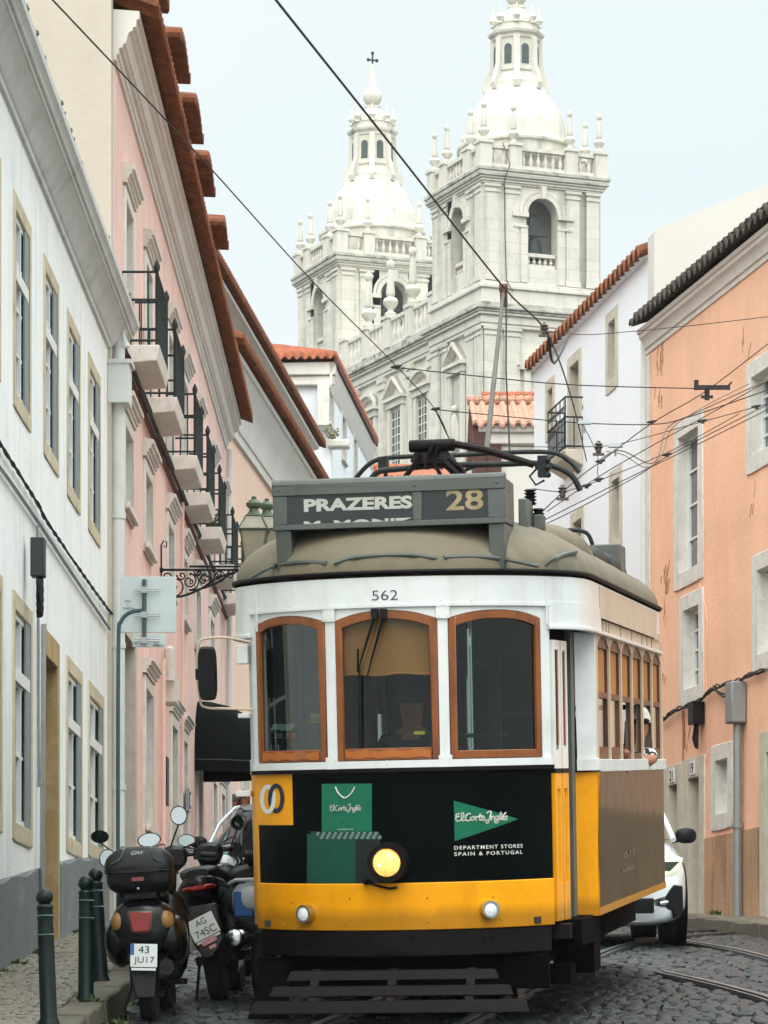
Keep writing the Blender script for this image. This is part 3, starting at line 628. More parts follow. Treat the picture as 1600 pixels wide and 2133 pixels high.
# low orange-roofed houses behind the tram
def smallhouse(px0, px1, ytop, yeave, ybot, d, label, mw, mr, depth=6, fascia=None, rise=.9, group=None):
    p0, p1 = W(px0, yeave, d), W(px1, yeave, d); wd = p1.x-p0.x; h = empty('house', (p0.x, d, ground(d)-1), 0, label, 'house', group); hz = p0.z-ground(d)+1
    b = MB(); b.box(0, wd, 0, depth, -2, hz); b.build('wall', mw, h, smooth=0)
    b = MB(); b.box(-.1, wd+.1, -.12, -.003, hz-.45, hz-.2); b.box(-.18, wd+.18, -.22, -.003, hz-.2, hz-.02); b.build('cornice', M['cornice'], h, bevel=.03)
    zt_ = W(0, ytop, d+depth/2).z-ground(d)+1
    b = MB(); n = max(8, int((wd+.6)/.24*8)); g = []
    for k in range(9):
        t = k/8; g.append([(-.3+(wd+.6)*i/n, -.35+(depth/2+.35)*t, hz+(zt_-hz)*t+.055*math.copysign(abs(math.sin(i/n*(wd+.6)/.24*3.1416*2))**.7, math.sin(i/n*(wd+.6)/.24*3.1416*2))+random.uniform(-.01, .01)) for i in range(n+1)])
    g2 = [[(p[0], p[1], p[2]-.07) for p in r_] for r_ in g]; b.sheet(g); b.sheet(g2); b.sheet([g[0], g2[0]])
    b.quad((-.3, depth/2, zt_), (wd+.3, depth/2, zt_), (wd+.3, depth, hz), (-.3, depth, hz)); b.build('roof', mr, h, smooth=60)
    b = MB(); r_ = [(-.35+(wd+.7)*k/10) for k in range(11)]
    for k in range(10): b.tube([(r_[k], depth/2, zt_+.04), (r_[k+1]-.02, depth/2, zt_+.06)], .11, 8)
    b.build('ridge', mr, h)
    if fascia: b = MB(); b.box(-.3, -.004, -.2, .7, hz-1.5, hz-.05); b.box(-.004+.01, .35, -.13, -.003, hz-2, hz-.46); b.build('shutter', fascia, h)
    return h
smallhouse(1012, 1125, 838, 885, 1000, 76, 'low cream house with a new orange tiled roof beside the tall white house', M['wall_gable'], M['tile_weather'], fascia=pm('maroon_board', '#54332d', .8))
b = MB(); p = W(1010, 862, 80)
smallhouse(745, 960, 975, 995, 1100, 118, 'orange tiled roof house just peeping over the tram roof', M['wall_gable'], M['tile_orange'])
hh = smallhouse(1040, 1122, 828, 870, 960, 84, 'orange roofed house standing behind the low cream house', M['wall_gable'], M['tile_orange'])

# ---------------------------------------------------------------- orange house, right
dB = 45.0; xB = (1350-CX)*dB/FP
# local x runs towards the camera
Of = Fac(xB, dB, -453, ground(45)+.1, rev=True); hO = Of.empty('orange_house', 'orange plastered house with a black lichened tile eave, right side of the street', 'house')
def zo(z): return z+CH-Of.zb
wins = {'tall': (1406, 889, 1466, 1203), 'low': (1417, 1246, 1467, 1455), 'ur': (1557, 761, 1690, 905), 'mr': (1569, 1160, 1690, 1338), 'gl': (1483, 1556, 1528, 1722)}
H_ = {}
for k, (l, t, r, bb) in wins.items():
    u0, z1 = Of.uz(l, t); u1, z0 = Of.uz(r, bb); H_[k] = (u0, u1, z0, z1)
w_up = 1.45
H_['ur'] = (H_['ur'][0], H_['ur'][0]+1.5, Of.uz(1562, 988)[1], H_['ur'][3]); H_['mr'] = (H_['mr'][0], H_['mr'][0]+1.5, Of.uz(1572, 1402)[1], H_['mr'][3])
d1 = (Of.uz(1384, 1600)[0], Of.uz(1424, 1600)[0], -2, Of.uz(1384, 1600)[1]); d2 = (d1[1]+.001, Of.uz(1470, 1570)[0], -2, d1[3]+.02)
d3u = Of.uz(1585, 1527); d3 = (d3u[0], d3u[0]+1.5, -2, d3u[1])
ext = [(u+2.9*k, v+2.9*k, a, c) for k in (1, 2) for (u, v, a, c) in (H_['ur'], H_['mr'])]
ZT = zo(Of.uz(1349, 737)[1]+Of.zb-CH)+.05
wall('wall', 0, 14, -4, ZT+.3, 8, list(H_.values())+[d1, d2, d3]+ext, M['wall_orange'], hO)
for k, h_ in H_.items(): window(hO, *h_, fw=.2, rd=.17, mst=M['stone_pale'], msash=M['paint_white'], cols=2, rows=4 if k != 'gl' else 2, sill=False, proud=.02, mp=M['pane'])
for h_ in ext: window(hO, *h_, fw=.2, rd=.34, mst=M['stone_pale'], sill=False, proud=.02)
for h_ in (d1, d2, d3): window(hO, *h_, fw=.26, rd=.33, mst=M['stone'], msash=pm('dark_door', '#26282a', .5), mp=M['pane_dark'], cols=1, rows=1, sill=False, proud=.02, fb=0, name='doorway')
railing(hO, H_['tall'][0]+.22, H_['tall'][1]-.22, -.18, Of.uz(1420, 1200)[1], .95, M['iron_green'], pitch=.1, posts=False, sides=False)
gp_ = pm('stained_plinth', '#b69373', .9, var=.12, vs=1.5, bump=.5, bs=16, streak=.9, scol='#5f4126', sscale=(3.5, 3.5, .5), dirt=.8, dcol='#c9976e', dsc=1.1)
zpo = Of.uz(1500, 1737)[1]-.02; cuts = sorted([(h_[0], h_[1]) for h_ in (d1, d2, d3)]); cur = 0
for e0, e1 in cuts+[(14, 14)]:
    if e0-cur > .05:
        b = MB(); b.box(cur, e0, -.018, -.002, -3, zpo); b.build('plinth', gp_, hO, smooth=0)
    cur = e1
# number plates over the doors
for d_, tx in ((d1, '21'), (d2, '19')):
    uc = (d_[0]+d_[1])/2; b = MB(); b.box(uc-.11, uc+.11, -.035, -.021, d_[3]-.22, d_[3]-.04); o = b.build('number_plate', M['paint_white'], hO)
    text('digits', tx, M['black'], o, lambda x, y: (uc-.08+.16*x, -.038, d_[3]-.2+.13*y), bold=.02)
# cornice and black tiles
Z = ZT
cornice(hO, [(0, Z-.06), (.02, Z-.06), (.025, Z), (.05, Z+.01), (.055, Z+.05), (.09, Z+.12), (.12, Z+.14), (.125, Z+.19), (.15, Z+.2), (.155, Z+.25), (0, Z+.27)], -.02, 14, M['cornice'])
tiles(hO, -.03, 14, .26, Z+.33, -.5, Z+.6, M['tile_dark'], per=.24, amp=.045, th=.02, name='eave_tiles')
tiles(hO, -.03, 14, .2, Z+.42, -.5, Z+.7, M['tile_dark'], per=.24, amp=.045, th=.02, name='eave_tiles')
b = MB(); b.px([(.5, Z+.6), (4, Z+1.9), (8, Z+.6)], 0, 14); b.build('roof', M['tile_dark'], hO)
b = MB()
for k in range(160):
    u = random.uniform(0, 13); s_ = random.uniform(.01, .025); b.sph((u, -random.uniform(.2, .27), Z+.36+random.uniform(0, .04)), s_*.7, 5, 3)
tag(b.build('moss', pm('dark_lichen', '#2b2a25', 1, var=.5, vs=20), hO), kind='stuff')
b = MB(); b.box(0, .16, -.03, -.004, -3, Z-.1); b.build('quoin', M['stone_pale'], hO)
b = MB(); b.tube([(-.08, -.03, -2), (-.08, -.03, Z+.2)], .05, 8); b.build('drainpipe', M['pipe_white'], hO)
b = MB(); u_, z_ = Of.uz(1550, 1490); b.tube([(u_, -.08, -2), (u_, -.08, z_)], .055, 8)
for zz in (Of.uz(1550, 1720)[1],): b.lathe([(.07, -.03), (.07, .03)], (u_, -.08, zz), 10)
dpo = b.build('conduit', M['pipe_grey'], hO); b = MB(); b.box(u_-.14, u_+.14, -.2, -.005, z_-.1, z_+.4); b.build('junction_box', M['pipe_grey'], dpo, bevel=.02)
b = MB(); u_, z_ = Of.uz(1464, 1488); b.box(u_-.12, u_+.12, -.16, -.01, z_-.13, z_+.15)
for k in range(4): b.tube([(u_-.08+.05*k, -.08, z_-.13), (u_-.1+.07*k, -.1, z_-.3-.05*k), (u_-.02+.02*k, -.09, z_-.42)], .012, 4)
b.build('terminal_box', M['black'], hO)
wcable(Of, [(1378, 1488), (1385, 1500), (1420, 1478), (1460, 1462), (1500, 1432), (1530, 1424), (1560, 1412), (1600, 1395)], hO, M['cable'], .011, -.06, .03, n=6, tw=.022)
wcable(Of, [(1500, 1432), (1525, 1450), (1542, 1430)], hO, M['cable'], .012, -.08, .02, n=2)
wcable(Of, [(1460, 1215), (1476, 1290), (1472, 1380), (1476, 1450), (1478, 1560), (1474, 1590)], hO, M['wall_orange'], .006, -.015, 0, n=1, tw=0)
for l, t, z_ in ((1425, 1480, 1585), (1428, 1480, 1560)): wcable(Of, [(l, t), (l+1, (t+z_)//2), (l+1, z_)], hO, pm('rust_wire', '#8d5238', .8), .008, -.02, 0, n=1, tw=0)
# bare, cracked patches of plaster
b = MB()
for cx_, cy_, n_ in ((1378, 760, 10), (1372, 840, 5), (1385, 1210, 8), (1392, 1240, 4), (1383, 1290, 4), (1432, 1560, 4), (1385, 1420, 5), (1555, 730, 3), (1562, 1060, 3)):
    for k in range(n_):
        u_, z_ = Of.uz(cx_+random.uniform(-9, 9), cy_+random.uniform(-26, 26)); l = random.uniform(.08, .26); w_ = random.uniform(.006, .022); a = random.uniform(.9, 1.9); pts_ = [(u_+math.cos(a)*l*t+random.uniform(-.02, .02), z_+math.sin(a)*l*t) for t in (0, .35, .7, 1)]
        for (p, q) in zip(pts_, pts_[1:]): b.quad((p[0]-w_, -.003, p[1]), (p[0]+w_, -.003, p[1]), (q[0]+w_*.6, -.003, q[1]), (q[0]-w_*.6, -.003, q[1]))
b.build('plaster_crack', pm('bare_render', '#a96848', .95, var=.2), hO, smooth=0)

# ---------------------------------------------------------------- white house, right, behind
dW = 47.0; Wf = Fac((1352-CX)*dW/FP, dW, -260, ground(48)+.1, rev=True)
Wf0 = Fac((1352-CX)*dW/FP, dW, -260, ground(48)+.1)       # same plane
uL = Wf0.uz(1113, 900)[0]                                 # far end distance
e_ = Wf0.e; far = Wf0.o+e_*uL
Wf = Fac(far.x, far.y, -260, ground(50)+.1, rev=True); hW = Wf.empty('tall_white_house', 'tall white house with narrow stone-framed windows and a thin red tiled eave', 'house')
def zw(z): return z+CH-Wf.zb
def wr(l, t, r, bb): u0, z1 = Wf.uz(l, t); u1 = Wf.uz(r, t)[0]; z0 = Wf.uz(l, bb)[1]; return (u0, u1, z0, z1)
hw = [wr(1263, 657, 1288, 825), wr(1183, 749, 1212, 962), wr(1137, 798, 1157, 923), wr(1270, 985, 1297, 1160), wr(1190, 1072, 1218, 1190)]
ze = Wf.uz(1113, 768)[1]
wall('wall', 0, uL, -6, ze, 9, hw, M['wall_white2'], hW)
for h_ in hw: window(hW, *h_, fw=.17, rd=.2, mst=M['stone'], msash=M['paint_grey'], cols=2, rows=3, sill=False, proud=.015)
tiles(hW, -.06, uL+.05, .15, ze+.03, -.8, ze+.4, M['tile'], per=.3, amp=.08, name='eave_tiles')
b = MB(); b.px([(-.02, ze-.06), (-.06, ze-.04), (-.09, ze-.03), (-.09, ze-.02), (.3, ze-.01)], 0, uL); b.build('cornice', M['wall_white2'], hW)
# gable wall facing the camera, above the orange roof
ug = uL; gp = W(1600, 380, Wf.o.y-uL*.98)
b = MB(); b.px([(-.03, -6), (9, -6), (9, ze+3.0), (6.5, ze+3.0), (0.0, ze+.24), (-.03, ze+.2)], uL+.06, uL+.45); b.build('gable_wall', M['wall_gable'], hW, smooth=0)
b = MB(); b.px([(.8, ze+.4), (6.5, ze+2.9), (9, ze+.5)], 0, uL+.05); b.build('roof', M['tile'], hW)
u0, z0 = Wf.uz(1150, 975); u1 = Wf.uz(1216, 975)[0]
u0, u1 = hw[1][0]-.25, hw[1][1]+.1; zf = hw[1][2]
b = MB(); b.add([(u0, 0, zf-.25), (u1, 0, zf-.25), (u1, -.26, zf-.1), (u0, -.26, zf-.1), (u0, 0, zf), (u1, 0, zf), (u1, -.3, zf), (u0, -.3, zf)], [(0,3,2,1),(4,5,6,7),(0,1,5,4),(1,2,6,5),(2,3,7,6),(3,0,4,7)])
bo = b.build('balcony', M['stone'], hW, bevel=.012); railing(bo, u0+.03, u1-.03, .27, zf, .8, M['iron'], pitch=.1, scroll=True, posts=False)
# ---------------------------------------------------------------- church
M['church'] = stonem('church_stone', '#d6d1c5', .62, 1.3, streak=.8)
M['church_dark'] = pm('church_weathered_ledge', '#b0afa3', .9, var=.3, vs=1.2, streak=.9, scol='#343a35', sscale=(1.5, 1.5, 1.5))
M['church_plain'] = pm('church_plain_stone', '#d3cec2', .8, var=.07, vs=1.5, streak=.6, scol='#9c9e94', sscale=(2.5, 2.5, .3), dirt=.25, dcol='#a9aaa0', dsc=1.5)
M['lead'] = pm('louvre_shadow', '#48524f', .7, var=.2)
M['bell'] = pm('bell_bronze', '#26302d', .6, metal=0, var=.2)
vdir = Vector((.928, .371)); CHZ = 8.0
hX = empty('church', (5.62, 190, CHZ), math.atan2(.371, .928), 'white stone baroque church with two domed bell towers rising behind the street', 'church')
def cz(z): return z+CH-CHZ                          # heights measured above the camera
TW = 7.3
def cpart(name, b, m=None, par=None, **k): return b.build(name, m or M['church'], par or hX, **k)
def ledge(b, x0, x1, y0, y1, prof):                 # stepped moulding round a block: (outward, z0, z1)
    for o_, a, c in prof: b.box(x0-o_, x1+o_, y0-o_, y1+o_, cz(a), cz(c))
def archwall(b, along, fixed, depth_dir, c, hw_, z0, zspring, s0, s1, zt_, zb_, th=.9):
    # wall s0..s1 with an arched opening centred at c; along = 'x' or 'y'
    def P(s, d, z): return (s, fixed+d*depth_dir, cz(z)) if along == 'x' else (fixed+d*depth_dir, s, cz(z))
    def Q(a, b1, c1, d1): b.quad(P(*a), P(*b1), P(*c1), P(*d1))
    Q((s0, 0, zb_), (c-hw_, 0, zb_), (c-hw_, 0, zt_), (s0, 0, zt_)); Q((c+hw_, 0, zb_), (s1, 0, zb_), (s1, 0, zt_), (c+hw_, 0, zt_))
    Q((c-hw_, 0, zb_), (c+hw_, 0, zb_), (c+hw_, 0, z0), (c-hw_, 0, z0)); n = 14
    A_ = [(c-hw_*math.cos(math.pi*k/n), zspring+hw_*math.sin(math.pi*k/n)) for k in range(n+1)]
    for (p, q) in zip(A_, A_[1:]):
        Q((p[0], 0, p[1]), (q[0], 0, q[1]), (q[0], 0, zt_), (p[0], 0, zt_)); Q((p[0], 0, p[1]), (q[0], 0, q[1]), (q[0], th, q[1]), (p[0], th, p[1]))
    for s in (-hw_, hw_): Q((c+s, 0, z0), (c+s, 0, zspring), (c+s, th, zspring), (c+s, th, z0))
    Q((c-hw_, 0, z0), (c+hw_, 0, z0), (c+hw_, th, z0), (c-hw_, th, z0))
def balus(name, runs, z0, z1, par, pitch=.42, r=.1):
    b = MB()
    for (xa, ya, xb, yb) in runs:
        L_ = math.hypot(xb-xa, yb-ya); n = max(1, int(L_/pitch)); dx, dy = (xb-xa)/L_, (yb-ya)/L_
        for z_, h, w_ in ((z0, .22, .17), (z1-.2, .2, .18)):
            nx, ny = -dy*w_, dx*w_
            b.add([(xa+nx, ya+ny, z_), (xb+nx, yb+ny, z_), (xb-nx, yb-ny, z_), (xa-nx, ya-ny, z_), (xa+nx, ya+ny, z_+h), (xb+nx, yb+ny, z_+h), (xb-nx, yb-ny, z_+h), (xa-nx, ya-ny, z_+h)], [(0,3,2,1),(4,5,6,7),(0,1,5,4),(1,2,6,5),(2,3,7,6),(3,0,4,7)])
        for k in range(n):
            t = (k+.5)/n; hh = z1-z0-.42
            b.lathe([(r*.7, 0), (r*.6, hh*.1), (r*1.35, hh*.3), (r*1.1, hh*.45), (r*.5, hh*.75), (r*.8, hh*.9), (r*.7, hh)], (xa+(xb-xa)*t, ya+(yb-ya)*t, z0+.22), 6, caps=False)
    return b.build(name, M['church_plain'], par)
def finial(x, y, z, s=1.0, par=None):
    b = MB(); b.lathe([(.26, 0), (.3, .1), (.14, .22), (.14, .3), (.33, .52), (.36, .66), (.28, .8), (.13, .88), (.2, .96), (.21, 1.02), (.12, 2.0), (.1, 2.1), (.16, 2.2), (.2, 2.32), (.16, 2.46), (.03, 2.56)], (x, y, z), 10)
    if s != 1: b.v = [(x+(a-x)*s, y+(c-y)*s, z+(d-z)*s) for a, c, d in b.v]
    return b.build('finial', M['church_plain'], par or hX)
def tower(y0, full):
    tw = cpart('tower', MB().box(.35, TW-.35, y0+.35, y0+TW-.35, cz(-8), cz(41.2))) if False else None
    b = MB()
    for (al, fx, dd, s0, s1) in (('x', y0, 1, 0, TW), ('y', 0, 1, y0, y0+TW)):
        archwall(b, al, fx, dd, (s0+s1)/2, .98, 43.5, 46.55, s0, s1, 48.5, 41.0)
    b.box(.05, TW-.05, y0+.05, y0+TW-.05, cz(-8), cz(42.9)); b.box(.05, TW-.05, y0+.05, y0+TW-.05, cz(48.2), cz(48.5)); b.box(.0, TW, y0+TW-.3, y0+TW, cz(41), cz(48.5)); b.box(TW-.3, TW, y0, y0+TW-.31, cz(41), cz(48.5)); b.box(2.6, TW-.31, y0+2.6, y0+TW-.31, cz(42.91), cz(48.19))
    tw = cpart('tower', b, smooth=30)
    # pilasters
    b = MB()
    for zlo, zhi, w_, pr in ((42.55, 48.0, .8, .14), (28.0, 39.9, .95, .16)):
        for c in (.5, 1.75, TW-1.75, TW-.5):
            o_ = pr if c in (.5, TW-.5) else pr*.6
            b.box(c-w_/2, c+w_/2, y0-o_, y0-.002, cz(zlo), cz(zhi)); b.box(-o_, -.002, y0+c-w_/2, y0+c+w_/2, cz(zlo), cz(zhi))
            for q, (h0, h1, e_) in enumerate(((zhi-.45, zhi-.3, .06), (zhi-.15, zhi, .1), (zlo, zlo+.35, .07))):
                b.box(c-w_/2-e_, c+w_/2+e_, y0-o_-e_, y0-o_-.002, cz(h0), cz(h1)); b.box(-o_-e_, -o_-.002, y0+c-w_/2-e_, y0+c+w_/2+e_, cz(h0), cz(h1))
    cpart('pilasters', b, smooth=0)
    # arch surrounds and imposts
    for al in ('x', 'y'):
        b = MB(); c = TW/2; n = 16
        def P(s, d, z): return (s, y0-d, cz(z)) if al == 'x' else (-d, y0+s, cz(z))
        for (ra, rb, d_) in ((.92, 1.2, .1), (1.24, 1.42, .06)):
            for k in range(n):
                t0, t1 = math.pi*k/n, math.pi*(k+1)/n; g = []
                for t in (t0, t1): g.append([P(c-ra*math.cos(t), 0, 46.55+ra*math.sin(t)), P(c-ra*math.cos(t), d_, 46.55+ra*math.sin(t)), P(c-rb*math.cos(t), d_, 46.55+rb*math.sin(t)), P(c-rb*math.cos(t), 0, 46.55+rb*math.sin(t))])
                b.sheet(g, True)
        for s in (-1, 1):
            for (z_, h, e_, l) in ((46.3, .25, .22, 1.0), (45.7, .12, .14, .9), (42.6, 3.1, .1, .45)):
                a, c2 = sorted((c+s*.92, c+s*(.92+l)))
                p, q = P(a, e_, z_), P(c2, 0.0, z_+h); b.box(min(p[0], q[0]), max(p[0], q[0])-.001, min(p[1], q[1]), max(p[1], q[1])-.001, p[2], q[2])
        for s in (.55, TW-.55-1.3+.3): pass
        p, q = P(c-.16, .28, 47.4), P(c+.16, 0, 48.1); b.box(min(p[0], q[0]), max(p[0], q[0]), min(p[1], q[1]), max(p[1], q[1]), p[2], q[2])
        cpart('arch_trim', b, smooth=30)
    balus('balustrade', [(TW/2-.88, y0+.35, TW/2+.88, y0+.35)], cz(43.5), cz(44.35), hX, .3, .09)
    balus('balustrade', [(.35, y0+TW/2-.88, .35, y0+TW/2+.88)], cz(43.5), cz(44.35), hX, .3, .09)
    # bells
    for (bx, by) in ((TW/2, y0+1.2), (1.2, y0+TW/2)):
        b = MB(); b.lathe([(.72, 0), (.68, .08), (.52, .3), (.42, .8), (.36, 1.05), (.2, 1.2), (.05, 1.24)], (bx, by, cz(44.3)), 18)
        b.sph((bx, by, cz(44.25)), .13); bl = b.build('bell', M['bell'], hX)
        b = MB(); b.box(bx-.85, bx+.85, by-.1, by+.1, cz(45.6), cz(45.8)); b.tbox(bx-.35, bx+.35, by-.1, by+.1, cz(45.8), cz(46.7), .1, 0)
        for q in (-.2, 0, .2): b.tube([(bx+q, by, cz(45.5)), (bx+q, by, cz(46.9))], .04, 6)
        b.build('yoke', M['lead'], bl)
    # mouldings
    b = MB(); X0, X1, Y0, Y1 = 0, TW, y0, y0+TW
    ledge(b, X0, X1, Y0, Y1, [(.16, 41.3, 42.1), (.3, 42.1, 42.3), (.2, 42.3, 42.5)]); cpart('base_moulding', b, M['church_plain'], smooth=0, bevel=.03, seg=1); b = MB(); ledge(b, X0, X1, Y0, Y1, [(.12, 48.05, 48.15), (.2, 48.15, 48.3), (.3, 48.3, 48.42), (.38, 48.55, 48.7)])
    cpart('mouldings', b, M['church_plain'], smooth=0, bevel=.03, seg=1); b = MB(); ledge(b, X0, X1, Y0, Y1, [(.18, 39.9, 40.1), (.25, 40.1, 40.55), (.42, 40.55, 40.7)])
    cpart('mouldings', b, M['church_plain'], smooth=0, bevel=.03, seg=1)
    b = MB(); ledge(b, X0, X1, Y0, Y1, [(.4, 48.42, 48.55), (.46, 48.7, 48.92)]); cpart('cornice', b, M['church_dark'], smooth=0, bevel=.03, seg=1); b = MB(); ledge(b, X0, X1, Y0, Y1, [(.5, 40.7, 40.85), (.62, 40.85, 41.02), (.3, 41.02, 41.3)])
    cpart('cornice', b, M['church_dark'], smooth=0, bevel=.03, seg=1)
    # parapet
    z0_ = cz(48.95); peds = []
    for a in (.05, 1.9, TW-1.9, TW-.05):
        for q in (.05, TW-.05): peds += [(a, q), (q, a)]
    peds = sorted(set(peds)); b = MB()
    for (a, q) in peds:
        b = MB(); b.box(a-.36, a+.36, y0+q-.36, y0+q+.36, z0_, cz(50.25)); b.box(a-.44, a+.44, y0+q-.44, y0+q+.44, cz(50.25), cz(50.42)); cpart('pedestal', b, M['church_plain'], smooth=0)
    runs = []
    for q in (.05, TW-.05):
        for (a, c) in ((.42, 1.52), (2.27, TW-2.27), (TW-1.52, TW-.42)): runs += [(a, y0+q, c, y0+q), (q, y0+a, q, y0+c)]
    balus('balustrade', runs, z0_+.02, cz(50.25), hX, .4, .1)
    for (a, q) in peds: finial(a, y0+q, cz(50.42), .88)
    # dome
    cx_, cy_ = TW/2, y0+TW/2; r8 = R(22.5)
    b = MB(); b.lathe([(3.35, cz(48.9)), (3.35, cz(50.9)), (3.5, cz(50.95)), (3.5, cz(51.1)), (3.15, cz(51.25)), (3.06, cz(51.6)), (2.98, cz(52.1)), (2.84, cz(52.6)), (2.6, cz(53.15)), (2.3, cz(53.6)), (2.02, cz(54.0)), (1.82, cz(54.3)), (1.72, cz(54.6))], (cx_, cy_, 0), 16, rot=r8/2)
    cpart('dome', b, smooth=24)
    b = MB(); b.lathe([(1.68, cz(54.5)), (1.68, cz(54.8)), (1.5, cz(55.1)), (1.42, cz(55.4)), (1.5, cz(55.45)), (1.5, cz(55.6)), (1.42, cz(55.65)), (1.36, cz(57.3)), (1.45, cz(57.35)), (1.48, cz(57.5)), (1.62, cz(57.62)), (1.66, cz(57.75)), (1.35, cz(57.8)), (1.35, cz(58.2)), (1.42, cz(58.25)), (1.1, cz(58.35)), (.98, cz(58.75)), (.7, cz(59.1)), (.5, cz(59.25)), (.55, cz(59.3)), (.55, cz(59.4)), (.3, cz(59.45)), (.22, cz(59.6))], (cx_, cy_, 0), 8, rot=r8)
    cpart('lantern', b, smooth=24)
    for k in range(8):
        a = math.pi/4*k; ca, sa = math.cos(a), math.sin(a)
        T = Matrix.Translation((cx_, cy_, 0)) @ Matrix.Rotation(a, 4, 'Z')
        b = MB(); b.T = T; ap = 1.40*math.cos(r8)
        pl = [(-.22, cz(55.8)), (.22, cz(55.8))]+[(.22*math.cos(math.pi*q/8), cz(56.75)+.22*math.sin(math.pi*q/8)) for q in range(9)]
        b.prism(pl, lambda p, z: (ap-.1, p, z), lambda p, z: (ap+.025, p, z)); cpart('lantern_window', b, M['lead'])
        b = MB(); T2 = Matrix.Translation((cx_, cy_, 0)) @ Matrix.Rotation(a+r8, 4, 'Z'); b.T = T2     # ribs with scrolled feet
        b.prism([(1.1, cz(57.4)), (1.52, cz(57.4)), (1.54, cz(55.9)), (1.66, cz(55.5)), (1.85, cz(55.1)), (1.95, cz(54.7)), (1.85, cz(54.35)), (1.6, cz(54.4)), (1.2, cz(55.4))], lambda p, z: (p, -.17, z), lambda p, z: (p, .17, z))
        b.T = T2; b.box(1.3, 1.5, -.2, .2, cz(55.45), cz(55.62)); cpart('rib', b, M['church_plain'], smooth=20)
        b = MB(); b.T = T2; b.lathe([(.2, 0), (.1, .12), (.24, .35), (.2, .55), (.08, .65), (.05, 1.0), (.01, 1.1)], (1.32, 0, cz(58.2)), 8); cpart('small_urn', b, M['church_plain'])
    b = MB(); b.sph((cx_, cy_, cz(60.05)), .62, 16, 10); b.lathe([(.3, 0), (.24, .1), (.12, 1.5), (.05, 1.55)], (cx_, cy_, cz(60.6)), 10); cpart('orb', b, M['church_plain'])
    b = MB(); s = cz(61.7); b.tube([(cx_, cy_, s-.5), (cx_, cy_, s+1.15)], .055, 6); b.tube([(cx_-.3, cy_, s+.7), (cx_+.3, cy_, s+.7)], .055, 6)
    for p in ((-.3, .7), (.3, .7), (0, 1.15), (0, .15)): b.sph((cx_+p[0], cy_, s+p[1]), .12, 6, 4)
    cpart('cross', b, M['iron_green'])
    # niche window on the lower right-hand face and on the facade below the tower
tower(0, True); tower(22.6, True)
# body between the towers
b = MB(); b.box(.35, TW, TW+.01, 22.59, cz(-8), cz(41.2)); cpart('facade', b, smooth=0)
b = MB(); ledge(b, .35, TW, TW-.3, 22.9, [(.18, 39.9, 40.1), (.25, 40.1, 40.55), (.42, 40.55, 40.7)]); cpart('mouldings', b, M['church_plain'], smooth=0, bevel=.03, seg=1)
b = MB(); ledge(b, .35, TW, TW+.9, 21.7, [(.5, 40.7, 40.85), (.62, 40.85, 41.02), (.3, 41.02, 41.5)]); cpart('cornice', b, M['church_dark'], smooth=0, bevel=.03, seg=1)
b = MB(); ys_ = [TW+.5+k*(22.6-TW-1)/4 for k in range(5)]
for y_ in ys_: b = MB(); b.box(.0, .7, y_-.4, y_+.4, cz(41.5), cz(43.25)); b.box(-.08, .78, y_-.48, y_+.48, cz(43.25), cz(43.45)); cpart('pedestal', b, M['church_plain'], smooth=0)
balus('balustrade', [(.35, p+.42, .35, q-.42) for p, q in zip(ys_, ys_[1:])], cz(41.52), cz(43.25), hX, .55, .15)
for y_ in ys_[1:-1]: finial(.35, y_, cz(43.45), 1.35)
b = MB(); ysp = [TW+1.0, TW+2.2]+[11.2, 12.0, 15.9, 16.7, 20.3, 21.6]
for y_ in (8.0, 11.4, 16.0, 20.4, 21.8): b.box(.35-.22, .349, y_-.42, y_+.42, cz(26), cz(39.9)); b.box(.35-.32, .349, y_-.52, y_+.52, cz(39.1), cz(39.35)); b.box(.35-.32, .349, y_-.5, y_+.5, cz(39.55), cz(39.85))
cpart('pilasters', b, smooth=0)
